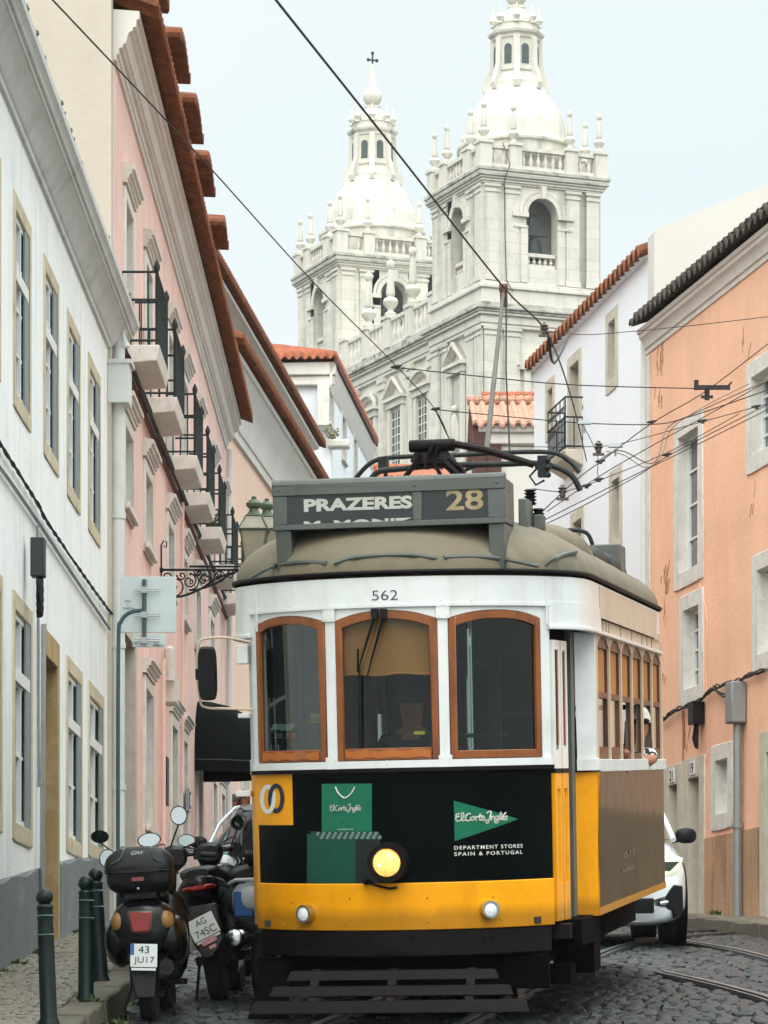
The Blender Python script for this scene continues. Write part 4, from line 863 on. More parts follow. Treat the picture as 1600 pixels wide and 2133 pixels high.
def pedwin(yc, fx, seg, zt_, hw_, zbot, glass=True):
    # pedimented window on the facade plane x = fx
    b = MB(); d = .45; zb_ = zt_-1.35
    b.box(fx-.2, fx-.002, yc-hw_-.15, yc-hw_+.2, cz(zbot), cz(zb_-.5)); b.box(fx-.2, fx-.002, yc+hw_-.2, yc+hw_+.15, cz(zbot), cz(zb_-.5))
    b.box(fx-.28, fx-.002, yc-hw_-.25, yc+hw_+.25, cz(zb_-.5), cz(zb_-.1)); b.box(fx-d, fx-.002, yc-hw_-.45, yc+hw_+.45, cz(zb_-.1), cz(zb_+.1))
    if seg:
        n = 12; P = [(-(hw_+.45)*math.cos(math.pi*k/n), .95*math.sin(math.pi*k/n)) for k in range(n+1)]
    else: P = [(-hw_-.45, 0), (0, 1.25), (hw_+.45, 0)]
    for (p, q) in zip(P, P[1:]):
        for (dd, th) in ((d, .22), (.25, .4)):
            b.add([(fx-.002, yc+p[0], cz(zb_+.1+p[1])), (fx-dd, yc+p[0], cz(zb_+.1+p[1])), (fx-dd, yc+q[0], cz(zb_+.1+q[1])), (fx-.002, yc+q[0], cz(zb_+.1+q[1])),
                   (fx-.002, yc+p[0], cz(zb_+.1+max(p[1]-th, 0))), (fx-dd, yc+p[0], cz(zb_+.1+max(p[1]-th, 0))), (fx-dd, yc+q[0], cz(zb_+.1+max(q[1]-th, 0))), (fx-.002, yc+q[0], cz(zb_+.1+max(q[1]-th, 0)))], [(0,3,2,1),(4,5,6,7),(0,1,5,4),(1,2,6,5),(2,3,7,6),(3,0,4,7)])
    o = cpart('window_surround', b, M['church_plain'], smooth=0)
    if glass:
        b = MB(); b.box(fx-.06, fx-.003, yc-hw_+.35, yc+hw_-.35, cz(zbot), cz(zb_-.75)); w_ = b.build('window', M['lead'], o, smooth=0)
        b = MB(); zz = zbot
        while zz < zb_-.9: b.box(fx-.1, fx-.061, yc-hw_+.35, yc+hw_-.35, cz(zz), cz(zz+.07)); zz += .5
        for s_ in (-.18, .18): b.box(fx-.105, fx-.061, yc+s_-.03, yc+s_+.03, cz(zbot), cz(zb_-.75))
        b.build('glazing_bars', M['church_plain'], o, smooth=0)
    else:
        b = MB(); n = 10; A_ = [(yc-.6*math.cos(math.pi*k/n), zb_-1.6+.6*math.sin(math.pi*k/n)) for k in range(n+1)]+[(yc+.6, zbot+1.5), (yc-.6, zbot+1.5)]
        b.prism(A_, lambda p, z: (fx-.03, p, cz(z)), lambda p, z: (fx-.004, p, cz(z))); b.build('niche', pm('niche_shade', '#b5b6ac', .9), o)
        b = MB(); b.loft([(yc-.32, fx-.1, cz(zbot+2.6), .1, .3, .8), (yc-.1, fx-.25, cz(zbot+2.9), .22, .7, 1.3), (yc+.12, fx-.22, cz(zbot+2.9), .2, .6, 1.3), (yc+.32, fx-.1, cz(zbot+2.7), .1, .3, .9)], 12, 2); b.sph((fx-.2, yc, cz(zbot+3.85)), .22, 8, 6)
        b.build('statue', M['church_plain'], o)
for yc, seg in ((9.6, True), (13.8, False), (18.2, True)): pedwin(yc, .35, seg, 39.6, 1.05, 30.5)
pedwin(3.7, 0, False, 39.7, .95, 32, glass=False); pedwin(26.3, 0, False, 39.7, .95, 32, glass=False)
# right face of the near tower, lower storey
b = MB(); c = TW/2
b.add([], []); b.box(c-1.5, c+1.5, -.35, -.002, cz(37.6), cz(37.85)); b.prism([(c-1.6, cz(37.85)), (c, cz(38.9)), (c+1.6, cz(37.85))], lambda x, z: (x, -.002, z), lambda x, z: (x, -.35, z)); b.box(c-1.2, c-.8, -.2, -.002, cz(33), cz(37.6)); b.box(c+.8, c+1.2, -.2, -.002, cz(33), cz(37.6)); cpart('window_surround', b, M['church_plain'], smooth=0)
b = MB(); b.box(.2, TW, 30, 31, cz(-8), cz(20)); b.box(TW-.1, TW+25, 1, 28, cz(-8), cz(36)); cpart('nave', b, smooth=0)
# cable running down the near tower
b = MB(); b.tube([(1.15, -.1, cz(50.4)), (1.3, -.8, cz(49)), (1.2, -.2, cz(48.2)), (1.25, -.2, cz(45)), (1.35, -.18, cz(42.6)), (1.6, -.5, cz(41.9))], .03, 4); b.build('lightning_cable', M['cable'], hX)
# ---------------------------------------------------------------- tram
TL = Vector((.066, 21.3, .08*21.3)); TR = Euler((.08, -.008, -.174)); TM = Matrix.Translation(TL) @ TR.to_matrix().to_4x4(); TI = TM.inverted()
hT = empty('tram', TL, 0, 'old yellow and white tram numbered 562 coming down the cobbled street with its headlight lit', 'tram', rot=TR)
M['t_white'] = pm('tram_white_paint', '#e3e5e2', .32, var=.04, vs=5, coat=.3, streak=.3, scol='#b3ada0', sscale=(9, 9, 1.2), dirt=.2, dcol='#a39a8a', dsc=2)
M['t_yellow'] = pm('tram_yellow_paint', '#f7a400', .34, var=.06, vs=4, coat=.05, streak=.22, scol='#9c6408', sscale=(7, 7, 1.5), dirt=.15, dcol='#8f6314', dsc=5, spec=.25, grime=(.70, .06, '#7a5410', .6))
M['t_black'] = pm('advert_film_black', '#020707', .35, var=.2, vs=3, spec=.06)
M['t_green'] = pm('advert_green', '#0d6a4c', .3, var=.08, vs=3, spec=.35)
M['t_green2'] = pm('advert_dark_green', '#0a4a3a', .3, var=.1, vs=3, spec=.35)
M['t_roof'] = pm('tram_roof_canvas', '#756b57', .82, var=.1, vs=2.2, bump=.35, bs=9, dirt=.55, dcol='#55534a', dsc=2.2, streak=.35, scol='#9a9484', sscale=(1.5, 5, 1.5))
M['t_sign'] = pm('sign_box_paint', '#565a54', .55, var=.12, vs=4, dirt=.45, dcol='#383b37', dsc=3)
M['t_signf'] = pm('sign_film', '#2f3535', .2, var=.12, vs=3, spec=.5)
M['t_maroon'] = pm('tram_maroon', '#0e0405', .6, spec=.2, var=.2, vs=6, dirt=.3)
M['t_wood'] = pm('varnished_wood', '#8a4a12', .35, var=.2, vs=3, streak=.6, scol='#4a2009', sscale=(16, 16, 1.3), coat=.3, dirt=.3, dcol='#40200e', dsc=4)
M['t_wood2'] = pm('worn_varnish', '#b5651e', .5, var=.2, vs=6, dirt=.8, dcol='#4c463c', dsc=6)
M['t_dark'] = pm('tram_underframe', '#080707', .9, spec=.05, var=.3, vs=5, dirt=.3)
M['t_in'] = pm('tram_interior', '#2a2622', .7, var=.2, vs=2)
M['t_blind'] = pm('linen_blind', '#b8793c', .8, var=.12, vs=4, streak=.3, scol='#8a5a28', sscale=(5, 5, .5))
M['t_side'] = pm('side_film', '#26342f', .1, var=.35, vs=1.5, spec=.08, coat=0, bump=.12, bs=1.5, streak=.4, scol='#4a4a42', sscale=(3, 3, .6))
M['t_side'].node_tree.nodes['Principled BSDF'].inputs['IOR'].default_value = 1.18
M['cream'] = pm('side_cream', '#cdb8a0', .45, var=.05, vs=3, dirt=.2)
M['t_glass'] = glassm('tram_glass', '#cdd8d5', -.005)
M['t_glass2'] = glassm('corner_glass', '#b9c8c6', .08)
M['txt_white'] = pm('lettering_white', '#e4e2d6', .6, var=.03)
M['txt_cream'] = pm('lettering_faded', '#a3916a', .6, var=.2, vs=9, dirt=.5)
M['txt_navy'] = pm('lettering_navy', '#15203f', .5, var=.05)
class Path:
    def __init__(s, pts):
        s.p = pts; s.c = [0]
        for a, b_ in zip(pts, pts[1:]): s.c.append(s.c[-1]+math.hypot(b_[0]-a[0], b_[1]-a[1]))
        s.mid = 0
    def at(s, t):
        t += s.mid; t = min(max(t, 0), s.c[-1]-1e-9); import bisect
        i = min(max(bisect.bisect_right(s.c, t)-1, 0), len(s.p)-2); l = s.c[i+1]-s.c[i]; k = (t-s.c[i])/l
        a, b_ = s.p[i], s.p[i+1]
        def nrm(j):
            q0, q1 = s.p[max(j-1, 0)], s.p[min(j+1, len(s.p)-1)]; dx, dy = q1[0]-q0[0], q1[1]-q0[1]; L_ = math.hypot(dx, dy); return dy/L_, -dx/L_
        n0, n1 = nrm(i), nrm(i+1); nx, ny = n0[0]+(n1[0]-n0[0])*k, n0[1]+(n1[1]-n0[1])*k; L_ = math.hypot(nx, ny)
        return a[0]+(b_[0]-a[0])*k, a[1]+(b_[1]-a[1])*k, nx/L_, ny/L_
    def pt(s, t, z, off=0):
        x, y, nx, ny = s.at(t); return Vector((x+nx*off, y+ny*off, z))
def panel(b, P, s0, s1, zlo, zhi, o0, o1, n=16):
    g = []; fl = zlo if callable(zlo) else (lambda s: zlo); fh = zhi if callable(zhi) else (lambda s: zhi)
    for i in range(n+1):
        s = s0+(s1-s0)*i/n; g.append([P.pt(s, fl(s), o1), P.pt(s, fh(s), o1), P.pt(s, fh(s), o0), P.pt(s, fl(s), o0)])
    b.rings(g); return b
NR = 1.185; NA = math.asin(.967/NR)
arc = [(NR*math.sin(a), NR-NR*math.cos(a)) for a in [NA*(i/14) for i in range(-14, 15)]]
nose = Path(arc); nose.mid = nose.c[-1]/2; NS = nose.mid
# letterboard / roof outline: nose, swelling out over the doors to the saloon width
BW = 1.15; BL = 7.0
right = [(1.04, .60), (1.10, .72), (1.14, .9), (1.155, 1.15), (1.155, 1.5), (1.155, 2.5), (1.155, 4), (1.155, 5.3), (1.155, 6.05), (1.12, 6.3), (1.03, 6.5)]
rear = [(.85, 6.72), (.6, 6.86), (.3, 6.95), (0, 6.98)]
front = arc[2:-2]
half = [p for p in arc if p[0] >= 0][:-1]+right+rear
full = [(-x, y) for x, y in half[1:]][::-1]+half; full = full[1:] if False else full
letter = Path(full); letter.mid = letter.c[len(half)-1]
def sx(px, z=1.5, P=nose):                          # photo column -> distance along the nose at height z
    lo_, hi_ = -NS, NS
    for _ in range(40):
        m_ = (lo_+hi_)/2; w_ = TM @ P.pt(m_, z)
        if CX+FP*w_.x/w_.y < px: lo_ = m_
        else: hi_ = m_
    return (lo_+hi_)/2
def nz_(px, py, P=nose):
    z = 1.5
    for _ in range(6):
        s = sx(px, z, P); w_ = TM @ P.pt(s, z); z += (HY-(w_.z*0+HY-(w_.z-CH)*FP/w_.y)-0)*0 + ((HY-py)*w_.y/FP+CH-w_.z)
    return s, z
def tpart(name, b, m, par=None, **k): return b.build(name, m, par or hT, **k)
def tw(px, py, yl):                                 # photo pixel on the vertical plane y = yl of the tram
    r = Vector(((px-CX)/FP, 1, (HY-py)/FP)); o = TI @ Vector((0, 0, CH)); d = (TI.to_3x3() @ r); t = (yl-o.y)/d.y; return o+d*t
def txw(px, py, xl):                                # ... on the plane x = xl
    r = Vector(((px-CX)/FP, 1, (HY-py)/FP)); o = TI @ Vector((0, 0, CH)); d = (TI.to_3x3() @ r); t = (xl-o.x)/d.x; return o+d*t
ZS, ZW0, ZW1, ZLB, ZG = 1.61, 1.67, 2.60, 2.63, 2.82
# lower front
b = MB(); panel(b, nose, -NS, NS, .60, .90, -.02, .012, 28); tpart('front_panel', b, M['t_yellow'], bevel=.006)
b = MB()
for px_, py_ in ((612, 1880), (730, 1872), (890, 1870), (1026, 1868), (595, 1927), (890, 1920), (1042, 1915), (720, 1924)):
    s, z = nz_(px_, py_); p = nose.pt(s, z, .012); b.sph(p, .008, 6, 4)
tpart('bolts', b, pm('yellow_bolt', '#b07a10', .5))
b = MB(); panel(b, nose, -NS, NS, .89, 1.61, -.03, 0, 28); tpart('advert_panel', b, M['t_black'])
b = MB(); panel(b, nose, -NS, sx(610, 1.45), 1.275, 1.60, .001, .004, 10); panel(b, nose, -NS-.0, sx(541, 1.1), .905, 1.275, .001, .004, 3); tpart('logo_panel', b, M['t_yellow'])
# interlocked rings
def ring(P, cx_, cz_, rx, rz, th, m, off, a0, a1, name):
    b = MB(); g = []
    for k in range(29):
        a = a0+(a1-a0)*k/28; g.append([P.pt(cx_+rx*math.cos(a), cz_+rz*math.sin(a), off), P.pt(cx_+(rx-th)*math.cos(a), cz_+(rz-th)*math.sin(a), off)])
    b.sheet(g); return b.build(name, m, hT, smooth=0)
R2 = 2*math.pi
def pring(cx_, cz_, rx, ry, th, m, off, a0, a1):
    b = MB(); g = []
    for k in range(29):
        a = a0+(a1-a0)*k/28; p, q = nz_(cx_+rx*math.cos(a), cz_-ry*math.sin(a)), nz_(cx_+(rx-th)*math.cos(a), cz_-(ry-th*1.1)*math.sin(a)); g.append([nose.pt(*p, off), nose.pt(*q, off)])
    b.sheet(g); return b.build('logo_ring', m, hT, smooth=0)
pring(560, 1665, 17, 31, 8.5, M['txt_white'], .0065, 0, R2); pring(577.5, 1663, 17, 31, 8.5, M['txt_navy'], .0085, 0, R2); pring(560, 1665, 17, 31, 8.5, M['txt_white'], .0105, -1.3, .1)
# the advert: bag, box, pennant
def npoly(pts, m, off, name, sub=6):
    b = MB(); P4 = [nz_(*p) for p in pts]; g = []
    for i in range(sub+1):
        t = i/sub; top = (P4[0][0]+(P4[1][0]-P4[0][0])*t, P4[0][1]+(P4[1][1]-P4[0][1])*t); bot = (P4[3][0]+(P4[2][0]-P4[3][0])*t, P4[3][1]+(P4[2][1]-P4[3][1])*t)
        g.append([nose.pt(top[0], top[1], off), nose.pt(bot[0], bot[1], off)])
    b.sheet(g); return b.build(name, m, hT, smooth=0)
npoly([(671, 1633), (775, 1632), (775, 1738), (671, 1738)], M['t_green'], .004, 'advert_bag')
npoly([(641, 1737), (741, 1741), (741, 1853), (641, 1853)], M['t_green2'], .006, 'advert_box')
npoly([(741, 1748), (792, 1740), (792, 1850), (741, 1853)], pm('advert_black_side', '#0a1413', .3), .006, 'advert_box_side')
b = MB()
for r_ in range(4):                                 # checked lid of the box
    for c_ in range(22):
        if (r_+c_) % 2:
            y_ = 1733+r_*3.6; x_ = 655+c_*6+r_*4
            q = [nz_(x_, y_), nz_(x_+5.5, y_+.8), nz_(x_+7.5, y_+4), nz_(x_+2, y_+3.2)]; b.quad(*[nose.pt(s, z, .0085) for s, z in q])
tpart('advert_lid', b, pm('advert_pale_check', '#7fa392', .4), smooth=0)
npoly([(646, 1732), (790, 1732), (795, 1748), (660, 1748)], pm('advert_lid_base', '#15342b', .4), .0072, 'advert_lid_base')
b = MB(); pl = [nz_(*p) for p in ((945, 1668), (1079, 1706), (947, 1752))]; g = []
for i in range(9):
    t = i/8; a = (pl[0][0]+(pl[1][0]-pl[0][0])*t, pl[0][1]+(pl[1][1]-pl[0][1])*t); c = (pl[2][0]+(pl[1][0]-pl[2][0])*t, pl[2][1]+(pl[1][1]-pl[2][1])*t); g.append([nose.pt(*a, .005), nose.pt(*c, .005)])
b.sheet(g); tpart('advert_pennant', b, M['t_green'], smooth=0)
def ntext(name, txt, x0, y0, x1, y1, m, P=nose, off=.009, **k):   # bottom-left and top-right in photo pixels
    a, c = nz_(x0, y0, P), nz_(x1, y1, P); return text(name, txt, m, hT, lambda x, y: P.pt(a[0]+(c[0]-a[0])*x, a[1]+(c[1]-a[1])*y, off), **k)
ntext('lettering', 'DEPARTMENT STORES', 946, 1770, 1087, 1758, M['txt_white'], spacing=1.25, bold=.01)
ntext('lettering', 'SPAIN & PORTUGAL', 946, 1783, 1087, 1771, M['txt_white'], spacing=1.3, bold=.01)
# handwritten shop name: strokes in a 0..100 x 0..40 box
SCR = [[(6, 33), (1, 31), (0, 26), (5, 25), (0, 22), (0, 15), (4, 12), (9, 15)], [(10, 15), (14, 24), (14, 34), (11, 33), (10, 22), (12, 13), (15, 14)],
       [(27, 32), (22, 31), (18, 24), (18, 16), (22, 12), (28, 15)], [(32, 23), (28, 20), (29, 14), (33, 14), (35, 19), (32, 23), (36, 22)], [(38, 23), (38, 13), (38, 19), (42, 23), (44, 22)], [(46, 30), (45, 15), (48, 13)], [(43, 24), (50, 25)], [(49, 17), (54, 19), (53, 23), (50, 21), (49, 16), (52, 12), (56, 14)],
       [(60, 33), (64, 37), (68, 34), (65, 20), (62, 6), (58, 5), (58, 10), (64, 15)], [(68, 23), (68, 13), (68, 18), (72, 23), (74, 20), (74, 13)], [(82, 23), (78, 22), (76, 17), (80, 14), (83, 22), (82, 8), (78, 4), (75, 8), (84, 14)], [(85, 15), (89, 28), (88, 33), (86, 28), (86, 14), (89, 14)], [(89, 17), (94, 20), (92, 23), (90, 17), (92, 13), (95, 15)], [(94, 27), (98, 32)], [(101, 22), (97, 21), (99, 17), (100, 13), (95, 12)]]
def script(cx0, cy0, cx1, cy1, th, name='lettering'):
    a, c = nz_(cx0, cy0), nz_(cx1, cy1); b = MB()
    for st in SCR:
        P_ = curve(st, 4) if len(st) > 2 else st; W_ = []
        for x, y in P_: W_.append((a[0]+(c[0]-a[0])*x/100, a[1]+(c[1]-a[1])*(y+4)/40))
        for (p, q) in zip(W_, W_[1:]):
            dx, dy = q[0]-p[0], q[1]-p[1]; l = math.hypot(dx, dy) or 1; ex, ey = dx/l*th*.5, dy/l*th*.5; nx, ny = -ey, ex
            b.quad(*[nose.pt(s, z, .0095) for s, z in ((p[0]-ex+nx, p[1]-ey+ny), (q[0]+ex+nx, q[1]+ey+ny), (q[0]+ex-nx, q[1]+ey-ny), (p[0]-ex-nx, p[1]-ey-ny))])
    return b.build(name, M['txt_white'], hT, smooth=0)
script(950, 1722, 1054, 1690, .0085); script(690, 1697, 752, 1675, .0045)
ntext('lettering', 'THE SHOPPING STORE', 703, 1729, 737, 1726, M['txt_white'], off=.0075)
b = MB(); P_ = [nz_(x, y) for x, y in ((700, 1639), (706, 1652), (719, 1662), (732, 1653), (740, 1639))]; P_ = curve(P_, 5); b.tube([nose.pt(s, z, .008) for s, z in P_], .0045, 5); tpart('bag_handle', b, M['txt_white'])
# headlight, marker lamps
def lamp(px, py, r, rim, lens, name, em=False, depth=.1):
    s, z = nz_(px, py); x, y, nx, ny = nose.at(s); T = Matrix.Translation((x, y, z)) @ Vector((nx, ny, 0)).to_track_quat('Z', 'Y').to_matrix().to_4x4()
    b = MB(); b.T = T; b.lathe([(rim*1.02, -.02), (rim*1.02, .02), (rim*.96, depth*.6), (rim, depth*.75), (rim*.98, depth), (r*1.06, depth), (r*1.0, depth*.8), (r*.3, depth*.5)], n=28)
    o = tpart(name, b, M['t_maroon'] if em else M['chrome'])
    b = MB(); b.T = T; b.lathe([(r, depth*.86), (r*.8, depth*.97), (r*.4, depth*1.05), (.001, depth*1.08)], n=24); b.build('lens', lens, o); return o, T
lm = bpy.data.materials.new('lit_headlamp'); lm.use_nodes = True; n_ = lm.node_tree; bs_ = n_.nodes['Principled BSDF']
t_ = n_.nodes.new('ShaderNodeTexCoord'); vd = n_.nodes.new('ShaderNodeTexNoise'); vd.inputs['Scale'].default_value = 22; n_.links.new(t_.outputs['Object'], vd.inputs['Vector']); rr = n_.nodes.new('ShaderNodeValToRGB')
rr.color_ramp.elements[0].position = .35; rr.color_ramp.elements[0].color = (.75, .26, .02, 1); rr.color_ramp.elements[1].position = .62; rr.color_ramp.elements[1].color = (1, .6, .14, 1); n_.links.new(vd.outputs[0], rr.inputs[0]); n_.links.new(rr.outputs[0], bs_.inputs['Emission Color']); bs_.inputs['Emission Strength'].default_value = .62; bs_.inputs['Base Color'].default_value = (.9, .6, .2, 1); bs_.inputs['Roughness'].default_value = .1
ho_, T = lamp(812, 1796, .088, .125, lm, 'headlight', True, .13)
b = MB(); b.T = T; b.sph((-.035, -.01, .125), .022, 10, 6, (1, 1, .5)); b.build('bulb', pm('hot_filament', '#fff2c8', .3, emit='#fff0c0', es=2.5), ho_)
b = MB(); b.T = T; b.tube([(-.13, -.13, .03), (-.06, -.15, .04), (0, -.165, .04), (.05, -.16, .03)], .008, 6); b.lathe([(.02, 0), (.02, .05), (.01, .06)], (-.15, -.12, 0), 10); b.build('bracket', M['t_maroon'], ho_)
lens_w = pm('clear_lens', '#d8dcd8', .08, var=.15, vs=40, bump=.5, bs=120, emit='#ffffff', es=.12)
lamp(645, 1903, .042, .058, lens_w, 'marker_lamp', depth=.07); lamp(1015, 1894, .042, .058, lens_w, 'marker_lamp', depth=.07)
# bumper beam
b = MB(); wav = lambda s: .60-.018*math.exp(-(s/.25)**2)+.006*math.sin(s*7)
panel(b, nose, -NS+.03, NS-.02, .43, lambda s: .603, -.06, .002, 28); bo = tpart('bumper', b, M['t_maroon'], bevel=.01)
b = MB(); panel(b, nose, -.14, .14, .46, .585, .003, .02, 8); panel(b, nose, -.075, .075, .48, .52, .021, .024, 4)
for s in (-.12, .12):
    for z in (.48, .56): b.sph(nose.pt(s, z, .02), .012, 6, 4)
for s in (-.62, .62):
    for ds in (-.03, .03):
        for z in (.49, .55): b.sph(nose.pt(s+ds, z, .003), .011, 6, 4)
b.build('coupler_plate', M['t_maroon'], bo)
# life guard with slats
b = MB()
for (z, y, w_, h, th) in ((.33, -.02, .66, .085, -.02), (.235, -.10, .76, .085, 0), (.14, -.19, .87, .10, 0)):
    b.add([(-w_, y, z-h/2), (w_, y, z-h/2), (w_+.03, y-.03, z-h/2-.0), (-w_-.03, y-.03, z-h/2), (-w_+.03, y+.03, z+h/2-.02), (w_-.03, y+.03, z+h/2-.02), (w_, y+.0, z+h/2-.02), (-w_, y, z+h/2-.02)], [(0,3,2,1),(4,5,6,7),(0,1,5,4),(1,2,6,5),(2,3,7,6),(3,0,4,7)])
for x in (-.5, 0, .5): b.add([(x-.03, .0, .36), (x+.03, .0, .36), (x+.03, -.19, .1), (x-.03, -.19, .1), (x-.03, .03, .36), (x+.03, .03, .36), (x+.03, -.16, .1), (x-.03, -.16, .1)], [(0,1,2,3),(4,7,6,5),(0,4,5,1),(1,5,6,2),(2,6,7,3),(3,7,4,0)])
tpart('life_guard', b, M['t_maroon'], bevel=.006)
b = MB(); b.box(-.95, .95, .35, .42, .2, .42); b.box(-.85, .85, .6, 7.0, .32, .6); b.box(-1.0, 1.0, 1.1, 1.4, .18, .3)
for y in (2.6, 5.2): b.box(-.7, .7, y-.5, y+.5, .25, .45)
b.box(.82, 1.1, 1.6, 2.0, .22, .6); b.box(.6, .85, 4.0, 4.6, .3, .6); b.box(-1.08, -.8, 1.7, 6, .25, .6); b.box(.86, 1.12, .75, 1.45, .44, .62)
b.tube([(-.85, .4, .42), (-.86, .3, .2), (-.93, .2, .05)], .03, 6); b.add([(-.99, .16, .03), (-.72, .16, .03), (-.74, .35, .4), (-.9, .35, .4), (-.99, .2, .03), (-.72, .2, .03), (-.74, .39, .4), (-.9, .39, .4)], [(0,1,2,3),(4,7,6,5),(0,4,5,1),(1,5,6,2),(2,6,7,3),(3,7,4,0)])
tpart('underframe', b, M['t_dark'], bevel=.01)
for y in (2.5, 5.3):
    for s in (-1, 1):
        b = MB(); x = .45*s; b.lathe([(.03, x-.05*s), (.31, x-.05*s), (.33, x-.03*s), (.33, x+.0*s), (.36, x+.01*s), (.36, x+.03*s), (.03, x+.03*s)], (0, y, .33), 28, 'x'); tpart('wheel', b, M['steel'])
# windscreen belt: sill, pillars, header with arches
b = MB(); panel(b, nose, -NS-.0, NS, 1.60, 1.625, -.02, .03, 28); tpart('waist_moulding', b, M['t_maroon'])
b = MB(); panel(b, nose, -NS, NS, 1.626, 1.672, -.03, .016, 28); tpart('windscreen_sill', b, M['t_white'])
PX = [(538, 681), (701, 914), (935, 1127)]
wins = [(sx(a, 2.1), sx(c, 2.1)) for a, c in PX]
rise = [.05, .058, .052]; ZA = 2.556
def archf(w_, k, z0=ZA):
    c, h = (w_[0]+w_[1])/2, (w_[1]-w_[0])/2; return lambda s: z0+rise[k]*(1-min(1, abs((s-c)/h))**2.2)
b = MB(); edges = [-NS]+[e for w_ in wins for e in w_]+[NS]
for i in range(0, len(edges), 2): panel(b, nose, edges[i], edges[i+1], 1.672, 2.64, -.03, .004, 4)
for k, w_ in enumerate(wins): panel(b, nose, w_[0], w_[1], archf(w_, k), 2.64, -.03, .004, 20)
tpart('windscreen_surround', b, M['t_white'])
b = MB()
for i in (1, 2):
    e0, e1 = edges[2*i], edges[2*i+1]
    for z in (1.655, 2.60): 
        c = (e0+e1)/2; h = .042; panel(b, nose, c-h, c+h, z-.045, z+.045, .017, .021, 2)
        for ds in (-.026, .026):
            for dz in (-.028, .028): b.sph(nose.pt(c+ds, z+dz, .021), .006, 5, 3)
tpart('corner_plates', b, M['t_white'])
for k, w_ in enumerate(wins):
    fw = .045; a, c = w_[0]+.004, w_[1]-.004; b = MB(); f = archf(w_, k, ZA-.004); fi = archf((w_[0]+fw*.8, w_[1]-fw*.8), k, ZA-.055)
    panel(b, nose, a, a+fw, 1.676, f, -.02, .012, 3); panel(b, nose, c-fw, c, 1.676, f, -.02, .012, 3); panel(b, nose, a+fw, c-fw, fi, f, -.02, .012, 20)
    bh = .05 if k == 2 else .075
    panel(b, nose, a+fw, c-fw, 1.676, 1.676+bh, -.02, .012 if k == 2 else .008, 10)
    o = tpart('windscreen', b, M['t_wood'], bevel=.004, seg=1)
    if k < 2: b = MB(); panel(b, nose, a+fw*1.2, c-fw*1.3, lambda s: 1.69+.006*math.sin(s*40), lambda s: 1.676+bh-.014+.008*math.sin(s*37+k), .009, .014, 12); b.build('worn_rail', M['t_wood2'], o)
    b = MB(); g = []
    for i in range(13):
        s = a+fw+(c-a-2*fw)*i/12; g.append([nose.pt(s, 1.676+bh, -.008), nose.pt(s, fi(s), -.008)])
    b.sheet(g); b.build('pane', M['t_glass2'] if k == 0 else M['t_glass'], o)
# letterboard over the windscreen and round the sides
S_R = letter.c[-1]-letter.mid
b = MB(); panel(b, letter, -S_R, S_R, 2.64, ZG, -.03, .018, 160); tpart('letterboard', b, M['t_white'])
b = MB(); panel(b, letter, -NS, NS, 2.632, 2.65, .018, .024, 28)
for px_ in range(545, 1140, 62): s = sx(px_, 2.68); b.sph(nose.pt(s, 2.665, .019), .006, 5, 3)
for px_ in (540, 1133): s = sx(px_, 2.7); panel(b, nose, s-.006, s+.006, 2.52, 2.81, .018, .026, 1)
tpart('rivet_strip', b, M['t_white'])
b = MB(); ss = NS+1.15                              # cream letterboard along the saloon
panel(b, letter, ss, ss+4.6, 2.60, ZG-.01, .019, .024, 8); tpart('side_letterboard', b, M['cream']); b = MB(); panel(b, letter, -ss-4.6, -ss, 2.60, ZG-.01, .019, .024, 8); tpart('side_letterboard', b, M['cream'])
b = MB(); panel(b, letter, NS-.02, NS+1.2, 2.50, 2.66, -.01, .022, 20); tpart('door_valance', b, M['t_white']); b = MB(); panel(b, letter, -NS-1.2, -NS+.02, 2.50, 2.66, -.01, .022, 20); tpart('door_valance', b, M['t_white'])
b = MB(); panel(b, letter, NS-.02, NS+5.9, 2.485, 2.51, -.01, .04, 60); tpart('rain_strip', b, M['t_white'], bevel=.004, seg=1); b = MB(); panel(b, letter, -NS-1.2, -NS+.02, 2.485, 2.51, -.01, .04, 20); tpart('rain_strip', b, M['t_white'], bevel=.004, seg=1)
ntext('fleet_number', '562', 777, 1251, 829, 1229, M['txt_navy'], off=.022, bold=-.012)
# gutter pipe
b = MB(); b.tube([nose.pt(-NS+2*NS*k/28, ZG+.012, .05) for k in range(-1, 29)], .019, 8); b.tube([letter.pt(-S_R+2*S_R*k/200, ZG+.03, .028) for k in range(201)], .014, 6)
tpart('gutter', b, M['t_maroon'])
b = MB()                                            # little soffit that closes the overhang
g = []; N_ = 120
for k in range(N_+1): s = -S_R+2*S_R*k/N_; p = letter.pt(s, ZG+.02, .018); q = letter.pt(s, ZG+.02, -.08); g.append([p, q])
b.sheet(g); tpart('soffit', b, M['t_dark'])
